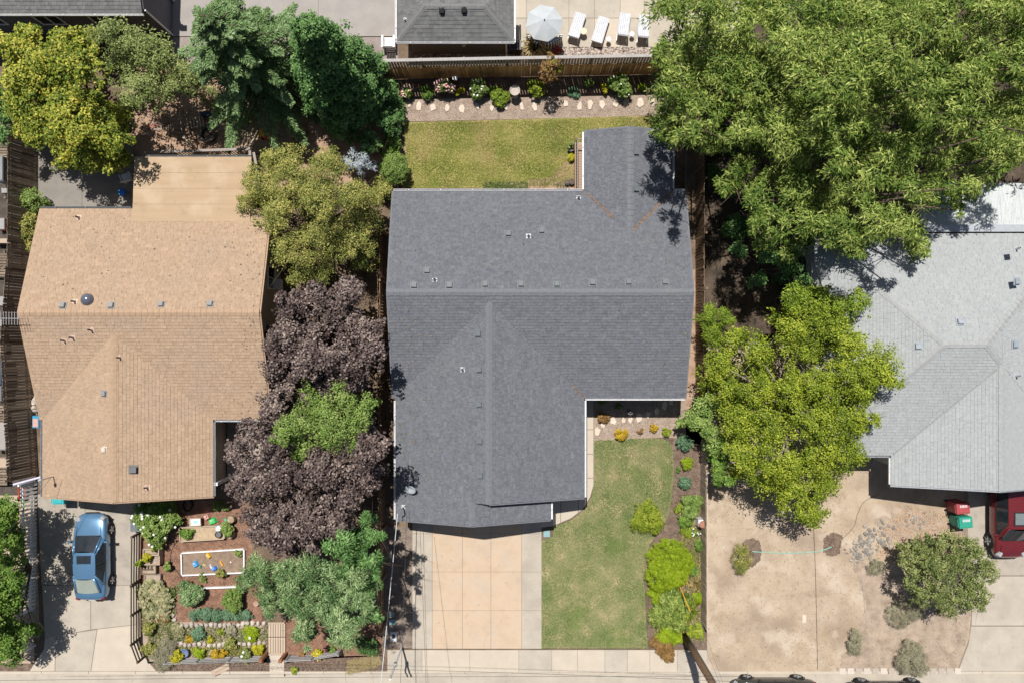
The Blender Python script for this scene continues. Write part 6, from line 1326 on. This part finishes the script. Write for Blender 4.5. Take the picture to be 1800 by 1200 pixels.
# the huge willow leaved trees at the top right
tree('willow_leaved_tree', 'huge narrow leaved tree, left lobe reaching over the extension roof and fence',
     [(1180, 20, 50, 8.6), (1245, 15, 55, 9.6), (1195, 85, 44, 8.0), (1245, 80, 50, 9), (1290, 60, 50, 9.6), (1215, 130, 48, 8.2), (1275, 125, 48, 8.8), (1200, 195, 36, 7.2), (1240, 200, 46, 7.8), (1290, 180, 40, 7.4),
      (1250, 240, 34, 7.0), (1320, 115, 42, 8.2), (1305, 230, 40, 6.8), (1184, 214, 42, 8.2), (1180, 150, 42, 8.4), (1200, 240, 36, 8), (1170, 95, 30, 8.2), (1335, 175, 44, 7.4), (1345, 240, 40, 7.0), (1290, 150, 44, 8), (1215, 235, 32, 7.6)],
     LM['willow'], WD, 111, cr=.44, per=52, under=1.15, L=.21, W=.048, r=.24, radial=True, base=(8.0 + 4.6, 12.5))
tree('willow_leaved_tree', 'huge narrow leaved tree filling the top right corner of the view',
     [(1340, 10, 60, 9.6), (1400, 30, 60, 9.8), (1460, 15, 60, 10), (1530, 30, 65, 10), (1600, 15, 60, 10), (1670, 30, 60, 9.8), (1740, 20, 60, 9.6), (1380, 90, 55, 9.0), (1445, 90, 55, 9.6), (1510, 100, 55, 9.6), (1580, 90, 60, 10),
      (1650, 95, 60, 9.8), (1720, 85, 60, 9.4), (1560, 150, 60, 9.6), (1630, 160, 60, 9.6), (1700, 150, 55, 9), (1760, 130, 45, 8.4), (1480, 155, 55, 9.2), (1680, 205, 50, 8.6), (1600, 210, 46, 7.8), (1765, 200, 45, 8), (1420, 145, 50, 8.2), (1385, 190, 46, 8), (1360, 240, 40, 7.6), (1345, 150, 44, 8), (1520, 200, 46, 8), (1450, 190, 46, 8.2), (1795, 60, 46, 8.8), (1800, 120, 46, 8.6), (1800, 10, 50, 9), (1800, 185, 44, 8.2), (1830, 240, 50, 8), (1840, 60, 60, 9)],
     LM['willow'], WD, 112, cr=.44, per=50, under=1.15, L=.21, W=.048, r=.26, radial=True)
tree('willow_leaved_tree', 'huge narrow leaved tree in front, overhanging the pale roof and dark side yard',
     [(1480, 220, 50, 8.6), (1430, 240, 46, 8.2), (1400, 270, 46, 8.4), (1470, 280, 52, 9), (1370, 300, 40, 7.8), (1300, 305, 40, 7.4), (1275, 330, 32, 7.0), (1330, 350, 40, 7.4), (1400, 330, 50, 8.4), (1460, 350, 50, 8.6), (1520, 320, 50, 8.6),
      (1510, 250, 44, 8.4), (1560, 280, 46, 8.4), (1610, 250, 42, 8.4), (1650, 290, 44, 8.2), (1590, 330, 46, 8.4), (1640, 340, 40, 7.8), (1690, 330, 36, 7.6), (1540, 385, 46, 8), (1480, 405, 46, 7.8), (1420, 390, 44, 7.6), (1370, 400, 38, 7),
      (1500, 440, 32, 7.2), (1590, 400, 40, 7.8), (1610, 430, 30, 7.4), (1700, 270, 42, 8.2), (1750, 280, 42, 8), (1390, 440, 32, 6.2), (1335, 390, 34, 6.4), (1340, 430, 26, 5.6), (1790, 260, 40, 7.8), (1745, 235, 40, 8.2), (1680, 370, 22, 7)],
     LM['willow'], WD, 113, cr=.44, per=50, under=1.15, L=.21, W=.048, r=.26, radial=True, base=(14.2, 7.6))
# lime tree right of the front lawn
tree('lime_green_tree', 'large lime green tree between the low tan fence and the pale roof',
     [(1290, 600, 38, 3.8), (1265, 640, 36, 3.6), (1330, 620, 42, 4.4), (1390, 580, 44, 4.8), (1400, 620, 44, 5), (1450, 570, 46, 5), (1480, 610, 50, 5.4), (1540, 640, 44, 4.8), (1560, 660, 36, 4.6), (1500, 670, 46, 5), (1440, 680, 46, 5),
      (1380, 690, 46, 5), (1330, 680, 40, 4.4), (1280, 690, 38, 3.8), (1300, 740, 42, 4.2), (1360, 750, 46, 5), (1430, 740, 46, 5.2), (1490, 740, 42, 4.8), (1310, 800, 40, 4), (1370, 810, 46, 4.8), (1440, 800, 44, 4.8), (1480, 790, 38, 4.4),
      (1390, 865, 40, 4.2), (1440, 860, 38, 4.2), (1420, 900, 34, 3.6), (1345, 840, 34, 3.8), (1500, 700, 40, 4.4), (1255, 670, 30, 3.2), (1535, 735, 20, 4)],
     LM['lime'], MT['bark_pale'], 114, cr=.38, per=66, dens=1.1, under=1.15, jit=.07, L=.10, W=.055, r=.22, radial=True)
tree('green_tree', 'darker green tree top behind the lime tree at the pale roof corner',
     [(1400, 525, 36, 4.6), (1440, 520, 34, 4.6), (1500, 530, 38, 4.8), (1535, 560, 34, 4.6), (1455, 548, 36, 4.6), (1375, 560, 28, 4)], LM['limegreen'], WD, 115, cr=.36, per=60, L=.10, W=.055, r=.14, radial=True)
tree('feathery_tree', 'small feathery green tree at the fence, upper left of the lime tree', [(1240, 560, 24, 2.8), (1252, 590, 24, 3), (1270, 560, 22, 2.6)], LM['limegreen'], WD, 116, cr=.3, per=60, L=.14, W=.03, r=.07, radial=True)
tree('small_tree', 'pale green shrubby tree at the corner of the grey house front bed', [(1215, 735, 24, 2.0), (1235, 750, 26, 2.4), (1240, 715, 26, 2.6), (1255, 780, 22, 2.4)], LM['fresh'], WD, 117, cr=.28, per=50, L=.12, W=.07, r=.07)
tree('small_tree', 'dark blue green tree hanging over the low tan fence below the lime tree', [(1262, 815, 22, 2.8), (1275, 840, 22, 3), (1258, 845, 16, 2.6)], LM['green'], WD, 118, cr=.3, per=50, L=.12, W=.07, r=.08)
tree('shade_tree', 'spreading dark green tree on the bare yard left of the red car',
     [(1620, 965, 34, 2.2), (1660, 950, 34, 2.5), (1700, 970, 34, 2.4), (1735, 1000, 26, 2.2), (1600, 1000, 34, 2.4), (1650, 1000, 42, 3), (1695, 1015, 36, 2.6), (1625, 1035, 34, 2.4), (1670, 1050, 32, 2.4), (1715, 1045, 26, 2.0), (1725, 1062, 16, 1.8),
      (1590, 965, 24, 1.8), (1650, 1070, 18, 1.8)],
     LM['oak'], MT['bark_pale'], 119, cr=.26, per=34, under=.8, L=.085, W=.06, r=.11)

# ---------------- conifers ----------------
def cedar(label, bx, by, Hh, Rr, m, seed, nb=100, lean=(0, 0)):
    rng = np.random.default_rng(seed); t = thing('cedar_tree', label, 'tree', (bx, by, 0))
    part('trunk', MB().tube([(0, 0, 0), (0, 0, Hh * .5), (0, 0, Hh * .98)], [.24, .15, .02], 10), WD, t, smooth=True)
    br = MB(); C_, N_, T_, D_ = [], [], [], []
    for i in range(nb):
        q = (i + rng.random()) / nb; z = .6 + (Hh - .8) * q ** .85; l = Rr * (1 - q) ** .8 * rng.uniform(.65, 1.15) + .25; a = i * 2.4 + rng.normal() * .3
        d = np.array([math.cos(a), math.sin(a), 0]); up = .12 * l; n = 9
        ps = [d * l * s + np.array([0, 0, z + up * math.sin(2.2 * s) - .18 * l * s * s]) for s in np.linspace(0, 1, n)]
        br.tube([tuple(ps[0]), tuple(ps[4]), tuple(ps[8])], [.035, .02, .006], 4, cap=False)
        side = np.array([-d[1], d[0], 0]); k = int(330 * l)
        s = rng.uniform(.12, 1.04, k); w_ = (.10 +   .36 * l * .30 * np.sin(np.pi * np.clip(s, 0, 1) ** .9) + .05)
        off = rng.uniform(-1, 1, k); fing = np.round(off * 3) / 3 * .5 + off * .5
        base = d[None] * (l * s)[:, None]; zz = z + up * np.sin(2.2 * s) - .18 * l * s * s - .22 * np.abs(fing * w_) - rng.random(k) * .14
        p = base + side[None] * (fing * w_)[:, None]; p[:, 2] = zz
        C_.append(p); nn = np.tile([0, 0, 1.0], (k, 1)) + rng.normal(size=(k, 3)) * .45; N_.append(nn / np.linalg.norm(nn, axis=1, keepdims=True))
        T_.append(  .22 + .42 * s + rng.normal(size=k) * .13 + rng.normal() * .07); D_.append(d[None] + side[None] * (np.sign(fing) * .8)[:, None])
    part('branches', br, WD, t)
    obj('crown', leaf_mesh('crown', np.concatenate(C_), np.concatenate(N_), .17, .045, np.concatenate(T_), m, rng, tdir=np.concatenate(D_)), t); return t
def thuja(label, bx, by, Hh, Rr, m, seed, cr=.5):
    rng = np.random.default_rng(seed); t = thing('cypress_tree', label, 'tree', (bx, by, 0))
    part('trunk', MB().tube([(0, 0, 0), (0, 0, Hh * .9)], [.25, .03], 10), WD, t, smooth=True)
    bl = []
    for i in range(60):
        q = ((i + .5) / 60) ** 1.15; z = .5 + (Hh - .9) * q; r_ = Rr * (1 - q ** 1.7) * .8; a = i * 2.4 + rng.normal() * .3; s = .55 + .35 * (1 - q)
        bl.append((math.cos(a) * r_, math.sin(a) * r_, z, s, s * 1.1))
    bl.append((0, 0, Hh - .5, .5, .6))
    core = [(0, 0, z, Rr * (1 - (z / Hh) ** 1.7) * .82 + .1, .9) for z in (1.0, 2.2, 3.4, 4.6, 5.8, 7.0, 8.0)]
    obj('inner_foliage', crown(core, m, rng, cr=.4, per=36, dens=.8, L=.22, W=.13, inner=.1, tintv=.08), t)
    obj('crown', crown(bl, m, rng, cr=.3, per=50, dens=.75, L=.13, W=.07, inner=.1, zmin=-.5, flat=.9, tintv=.13), t)
    return t
x, y = P(428, 98, 4.2); cedar('tall cedar with drooping light tips beside the dark rounded conifer', x, y, 8.8, 3.8, LM['cedar'], 201)
x, y = P(624, 178, 0); thuja('dense dark green rounded conifer left of the back lawn', x, y, 9.6, 2.12, LM['fir'], 202)
tree('blue_spruce', 'small pale blue spruce between olive tree and conifer', [(628, 282, 26, 2.6), (612, 290, 18, 2.2), (645, 292, 20, 2.2)], LM['blue'], WD, 203, cr=.3, per=45, dens=.7, L=.14, W=.028, r=.06, radial=True)
tree('small_tree', 'dark shrubby tree in the shade between the conifer and the back lawn', [(678, 215, 18, 2.0), (690, 235, 14, 1.6), (655, 250, 22, 2.4), (640, 262, 18, 2.4)], LM['deep'], WD, 204, cr=.3, per=50, L=.12, W=.06, r=.06)

# ---------------- shrubs ----------------
S_ = shrub
t_ = dict(cr=.13, per=34)
S_('round_boxwood', 'large clipped oval boxwood at the left corner of the back lawn', 694, 297, 27, 1.7, LM['fresh'], 301, L=.06, W=.04, cr=.16, lump=.05, ell=[(0, -7, 24, 1.6), (1, 7, 23, 1.6)])
back = [('pink flowering shrub, leftmost of the back bed', 716, 162, 14, .8, 'green', FP, 60), ('clipped dark green shrub between two pink flowering ones', 750, 164, 13, .6, 'green', None, 0), ('large pink hydrangea below the bird feeder', 781, 152, 17, 1.1, 'green', FP, 150),
        ('small yellow green shrub right of the large pink hydrangea', 809, 161, 9, .5, 'yellow', None, 0), ('white flowered pale green shrub, left of the bird bath', 838, 153, 18, 1.1, 'fresh', FW, 14), ('broad low green shrub touching the bird bath', 876, 167, 20, .7, 'limegreen', None, 0),
        ('yellow green shrub right of the bird bath', 940, 160, 17, .9, 'lime', None, 0), ('low grey green mound in the back bed', 1007, 162, 13, .3, 'bluegreen', None, 0), ('small upright pale green plant close to the back fence', 1035, 146, 8, .8, 'fresh', None, 0),
        ('small golden green shrub left of the large bright round one', 1063, 156, 9, .6, 'yellow', None, 0), ('large bright green round hydrangea with white spots', 1092, 149, 22, 1.2, 'fresh', FW, 10), ('small clipped bright green ball, right of the large bright shrub', 1129, 154, 8, .45, 'topiary', None, 0),
        ('dull green shrub at the right end of the back bed', 1172, 152, 10, .6, 'sage', None, 0), ('trailing green plant at the left end of the gravel path', 700, 171, 9, .3, 'green', None, 0)]
for i, (lb, x, y, r_, h, k, fl, n) in enumerate(back):
    S_('garden_shrub', lb, x, y, r_, h, LM[k], 310 + i, flowers=(fl, n, .055) if fl else None, **t_)
tree('small_maple', 'young reddish green maple in front of the back fence', [(962, 122, 16, 2.2), (975, 112, 14, 2.4), (955, 138, 13, 1.9), (972, 135, 14, 2), (966, 100, 11, 2.2)], LM['rust'], WD, 330, cr=.2, per=22, dens=.6, L=.10, W=.05, r=.04)
tree('small_maple', 'greener young tree mixed with the reddish maple at the back fence', [(966, 118, 15, 2.3), (980, 122, 12, 2.1)], LM['lime'], WD, 331, cr=.2, per=18, dens=.5, L=.10, W=.05, r=.03)
blades('flax_plant', 'bronze strap leaved flax plant beside the striped sofa', 940, 86, 30, .9, LM['flax'], 332, n=110, wd=.03)
S_('red_leaved_shrub', 'small red leaved shrub right of the flax plant', 979, 88, 8, .6, leafm('leaf_red', [(.3, .05, .05), (.5, .1, .1)]), 333, **t_)
S_('garden_shrub', 'low yellow mound beside the deck pot', 1004, 279, 8, .4, LM['yellow'], 334, **t_)
S_('potted_plant', 'pale leaves growing from the dark pot beside the deck', 1004, 256, 7, .7, LM['sage'], 335, stem=False, **t_)
# front gravel bed and shrub bed
front = [('spiky variegated plant with pale leaf tips, left in the front gravel bed', 1060, 732, 11, .5, 'rust'), ('golden orange mound on the lawn edge of the front gravel bed', 1092, 764, 12, .5, 'gold'), ('smallest rust coloured mound in the front gravel bed', 1127, 758, 7, .3, 'rust'),
         ('medium orange green mound right of the smallest one', 1149, 752, 9, .4, 'gold'), ('pale yellow green mound, rightmost of the front gravel bed', 1171, 757, 10, .4, 'lime'),
         ('large blue green clipped ball at the top of the shrub bed', 1203, 777, 15, .7, 'bluegreen'), ('bright lime ball between two blue green ones', 1208, 814, 11, .6, 'topiary'), ('smaller blue green ball below the lime one', 1204, 848, 12, .5, 'bluegreen'),
         ('low curved green mound left of the lime ball', 1193, 826, 6, .25, 'green'), ('glossy light green shrub beside the white pedestal', 1216, 888, 19.2, .9, 'fresh'), ('bushy green plant left of the white pedestal', 1203, 912, 15.4, .6, 'green'),
         ('pale green low tuft left of the glossy shrub', 1192, 893, 10.2, .35, 'lime'), ('yellowish low ground plant above the big topiary', 1204, 934, 12.8, .25, 'lime'), ('small green plant against the low tan fence, right of the topiary', 1229, 958, 11.5, .45, 'green'),
         ('green tuft in the middle right of the shrub bed', 1217, 1000, 11.5, .45, 'green'), ('yellow green tuft at the top left shoulder of the topiary', 1147, 975, 12.8, .4, 'lime'), ('lime low bush at the left foot of the topiary', 1155, 1047, 16.6, .5, 'topiary'),
         ('pale lime low bush below the left foot bush', 1150, 1082, 15.4, .4, 'lime'), ('yellow green bush at the lower end of the shrub bed', 1180, 1113, 24.3, .7, 'topiary'), ('reddish green bush hanging over the pavement edge', 1167, 1135, 24.3, .7, 'rust'),
         ('pale lime mound at the lower right of the shrub bed', 1220, 1108, 16.6, .35, 'lime'), ('bright shrub beside the low tan fence near the yellow tubes', 1228, 1050, 12.8, .4, 'topiary'), ('small dark tuft in shade under the front eave, left one', 1058, 706, 7, .4, 'green'), ('small dark tuft in shade under the front eave, right one', 1086, 712, 7, .4, 'green')]
for i, (lb, x, y, r_, h, k) in enumerate(front): S_('garden_shrub', lb, x, y, r_, h, LM[k], 340 + i, lump=.06 if 'ball' in lb else .14, **t_)
S_('garden_shrub', 'light yellow green bush standing on the right edge of the front lawn', 1137, 908, 26, 1.1, LM['lime'], 370, cr=.18, per=44, ell=[(-12, 10, 18, .9), (12, 14, 18, .9), (4, -14, 16, .8)], L=.07, W=.035)
S_('cloud_topiary', 'big bright yellow green clipped cloud shrub at the lawn edge', 1178, 975, 34, 1.35, LM['topiary'], 371, cr=.14, per=50, dens=1.1, lump=.03, ell=[(20, 14, 24, 1.1), (-14, 34, 31, 1.3), (8, 34, 24, 1.2), (-10, 18, 28, 1.3), (-28, 6, 14, .6)], L=.05, W=.035, stem=False)
S_('garden_shrub', 'mound of long narrow green leaves below the cloud shrub', 1176, 1068, 30, 1.1, LM['willow'], 372, cr=.22, per=34, L=.24, W=.035, radial=True, ell=[(12, 20, 24, .9), (-14, 14, 22, .9), (4, -16, 22, .9), (22, -4, 20, .8)])
blades('ornamental_grass', 'soft grassy light green clump beside the yellow guard tube', 1208, 1068, 26, .7, LM['lime'], 373, n=260, wd=.01)
blades('ornamental_grass', 'straw yellow grass tuft right of the yellow guard tube', 1221, 1025, 16, .4, LM['flax'], 374, n=120, wd=.012)
S_('white_flower_plant', 'small plant with cream flowers near the white pedestal', 1223, 935, 8, .3, LM['green'], 375, flowers=(FW, 10, .04), **t_)
# dry yard on the right
for i, (lb, x, y, r_, h, k, e) in enumerate([('bushy olive shrub on the mulch patch at the hose end', 1303, 980, 19, 1.0, 'olive', [(0, 14, 16, .9), (2, -14, 13, .7)]), ('dry oval tan green bush on the bare lot', 1503, 1128, 16, .7, 'grey', [(0, 14, 13, .6), (0, -12, 13, .6)]),
        ('round dry tan green bush at the paver row', 1600, 1162, 34, .8, 'grey', []), ('sparse dry twiggy shrub below the dark green tree', 1580, 1080, 26, .5, 'grey', [(26, -8, 18, .6)]), ('pale grassy shrub between the rocks and the dark green tree', 1538, 996, 16, .5, 'grey', [(8, -6, 8, .5)])]):
    S_('dry_shrub', lb, x, y, r_, h, LM[k], 380 + i, ell=e, L=.07, W=.02, per=40, cr=.16, radial=True)
# front garden of the tan house
S_('flowering_bush', 'large green bush with white flower heads at the storage crate', 278, 925, 28, 1.4, LM['fresh'], 400, L=.11, W=.07, cr=.2, per=34, ell=[(-18, -8, 20, 1.2), (20, -12, 18, 1.1), (-4, 20, 20, 1.0), (-36, -12, 12, 1.0), (-14, -22, 20, 1.2)], flowers=(FW, 26, .07))
S_('flowering_bush', 'shaded dark bush with few white flowers against the tan gable', 270, 893, 26, 1.2, LM['green'], 401, L=.10, W=.06, cr=.2, per=34, ell=[(26, -2, 16, .9), (-20, 0, 14, .9)], flowers=(FW, 7, .09))
fg = [('yellow green plant in the top planter box', 262, 978, 9, .9, 'yellow'), ('narrow lime plant growing along the rail fence', 246, 988, 6, 1.0, 'lime'), ('light green plant right of the planter boxes', 296, 994, 9, .6, 'fresh'), ('small yellowish plant above the planter boxes', 273, 963, 7, .9, 'lime'),
      ('green plant trailing over the left end of the raised bed', 330, 938, 12, .7, 'green'), ('green leafy plant over the right end of the raised bed', 398, 926, 13, .9, 'fresh'), ('light green plant at the porch corner', 381, 889, 10, .6, 'fresh'), ('spiky pale plant at the porch corner', 396, 891, 8, .5, 'sage'),
      ('small plant in the upper right corner of the sandbox', 418, 972, 7, .4, 'fresh'), ('orange flowered tall plant below the sandbox', 388, 1007, 9, .7, 'olive'), ('white tipped small plant left of the orange flowered one', 356, 1014, 9, .3, 'sage'),
      ('bushy dark green tomato plant, left of the pair above the long hedge', 335, 1048, 25, 1.0, 'acacia'), ('bright green tomato plant, right of the pair above the long hedge', 410, 1049, 22, 1.0, 'fresh'),
      ('grey green rounded lavender in the terrace row', 351, 1113, 13, .5, 'bluegreen'), ('yellow flowered plant below the lavender', 371, 1124, 8, .35, 'yellow'), ('narrow lime tuft in the terrace row', 388, 1108, 8, .4, 'lime'), ('pale grey sage mound in the terrace row', 407, 1108, 12, .4, 'grey'),
      ('straggly green plant crossing the lower stone row', 408, 1132, 12, .6, 'olive'), ('bright lime cushion with a white flower beside the boardwalk', 443, 1112, 15, .45, 'topiary'), ('lime yellow bush behind the rail fence, second from the left', 353, 1147, 12, .5, 'topiary'),
      ('golden yellow bush behind the rail fence, middle', 378, 1151, 10, .5, 'gold'), ('small golden plant right of the middle one', 393, 1149, 8, .4, 'gold'), ('white spotted green rose bush behind the rail fence', 433, 1151, 13, .6, 'sage'), ('yellow lime bush beside the gate post', 455, 1142, 12, .5, 'yellow'),
      ('leaning bright lime shrub at the bottom left of the rail fence', 311, 1154, 13, .8, 'yellow'), ('dry brownish plant left in the terrace row', 315, 1108, 14, .3, 'squash'), ('yellow orange flowers at the left end of the lower stones', 330, 1123, 9, .25, 'gold'),
      ('straggly olive bush inside the rail fence bend', 262, 1105, 12, .7, 'olive'), ('leafy green olive bush at the lower rail fence bend', 263, 1138, 14, .7, 'olive'), ('dry rusty plant left of the terrace stones', 285, 1085, 12, .4, 'rust'),
      ('yellow flowering plant right of the boardwalk', 558, 1150, 11, .5, 'yellow'), ('red flowered small plant beside the rail fence, right of the boardwalk', 531, 1151, 7, .4, 'rust'), ('small straw tuft on the roadside mulch', 518, 1176, 8, .25, 'lime'), ('small green plant behind the right rail fence', 584, 1143, 7, .4, 'green')]
for i, (lb, x, y, r_, h, k) in enumerate(fg): S_('garden_plant', lb, x, y, r_, h, LM[k], 410 + i, cr=.12, per=30, L=.08, W=.05, flowers=(FW, 3, .07) if 'white flower' in lb or 'white spotted' in lb else ((FY, 6, .05) if 'yellow flowering' in lb else None))
S_('squash_plant', 'sprawling pale variegated squash patch inside the rail fence', 263, 1045, 24, .5, LM['squash'], 460, L=.22, W=.17, cr=.2, per=9, dens=1.3, ell=[(14, -8, 18, .5), (28, 12, 16, .5), (4, 28, 16, .4), (22, 34, 14, .4), (0, -16, 12, .4)], up=1.2)
S_('trimmed_hedge', 'long low grey green plant row above the terrace stones', 345, 1079, 12, .5, LM['bluegreen'], 461, ell=[(18, 0, 12, .5), (36, 1, 12, .5), (54, 0, 12, .5), (72, 0, 12, .5), (88, 2, 10, .4)], **t_)
S_('lavender_bush', 'large grey tan feathery bush at the bottom corner of the rail fence', 290, 1150, 22, .8, LM['grey'], 462, radial=True, L=.12, W=.012, per=60, cr=.2, ell=[(2, -14, 18, .8), (-4, 16, 18, .5)])
S_('garden_shrub', 'shaded dark bush under the feathery tree near the fence end', 640, 1130, 18, 1.2, LM['deep'], 463, ell=[(14, 8, 14, 1)], cr=.2, per=40)
S_('garden_shrub', 'bright green shrub on the left fence, upper of two beside the tan roof', 62, 352, 20, 1.5, LM['fresh'], 464, cr=.2, per=40, L=.08, W=.05, ell=[(-10, 4, 14, 1.3), (12, 8, 12, 1.0)])
S_('garden_shrub', 'duller green shrub on the left fence, lower of two beside the tan roof', 52, 400, 18, 1.4, LM['olive'], 465, cr=.2, per=40, L=.08, W=.05, ell=[(-6, 18, 14, 1.2), (0, -16, 12, 1.2), (2, 34, 10, 1.1)])
S_('garden_shrub', 'small bright shrub beside the tan house wall near the purple tree', 489, 552, 10, 1.2, LM['fresh'], 466, cr=.16, per=36)
S_('garden_shrub', 'dark understorey shrubs below the tall cedar', 395, 190, 26, 1.0, LM['sage'], 467, cr=.2, per=36, ell=[(-30, -25, 18, .9), (30, 20, 14, .7)])
S_('garden_shrub', 'sparse twiggy shrub on the bare ground below the cedar', 440, 205, 15, .7, LM['olive'], 468, cr=.16, per=18, dens=.5)
S_('garden_shrub', 'dark ivy like shrub in the deep shade of the right side yard', 1400, 470, 22, 1.0, LM['deep'], 469, cr=.2, per=40, ell=[(-30, 20, 14, .8)])
for i, (lb, x, y, r_, h) in enumerate((('broad dark shrub added to deepen shade under the huge willow like tree, upper side yard', 1275, 200, 34, 1.4), ('low dark shrub added to deepen shade in the side yard near the brown fence', 1262, 310, 26, 1.0), ('dark shrub added to deepen shade in the side yard above the feathery tree', 1290, 395, 26, 1.0))):  # shrubs added only to make the side yard read darker
    S_('garden_shrub', lb, x, y, r_, h, LM['deep'], 480 + i, cr=.22, per=34, L=.12, W=.07)
print('TRIS', sum(len(o.data.polygons) * 2 for o in bpy.data.objects if o.type == 'MESH'))

S_('garden_shrub', 'dark shrub between the rounded conifer and the gravel path', 694, 205, 20, 1.3, LM['deep'], 490, cr=.2, per=36, L=.10, W=.06, ell=[(0, -22, 16, 1.1), (-4, 24, 18, 1.3)])
S_('garden_shrub', 'dark shrub directly above the large clipped oval boxwood', 690, 255, 17, 1.2, LM['green'], 491, cr=.2, per=36, L=.10, W=.06, ell=[(-10, 12, 14, 1.1)])
S_('garden_shrub', 'green leafy shrub below the oval boxwood at the grey roof corner', 676, 335, 15, 1.5, LM['olive'], 492, cr=.2, per=36, L=.10, W=.06, ell=[(-8, -14, 12, 1.3)])

tree('small_tree', 'dark green low tree in the shaded side yard behind the lime tree', [(1385, 470, 28, 3.6), (1350, 445, 26, 3.6), (1408, 500, 24, 3.2), (1330, 490, 24, 3.0), (1300, 440, 22, 2.8)], LM['deep'], WD, 120, cr=.34, per=44, L=.14, W=.06, r=.09)
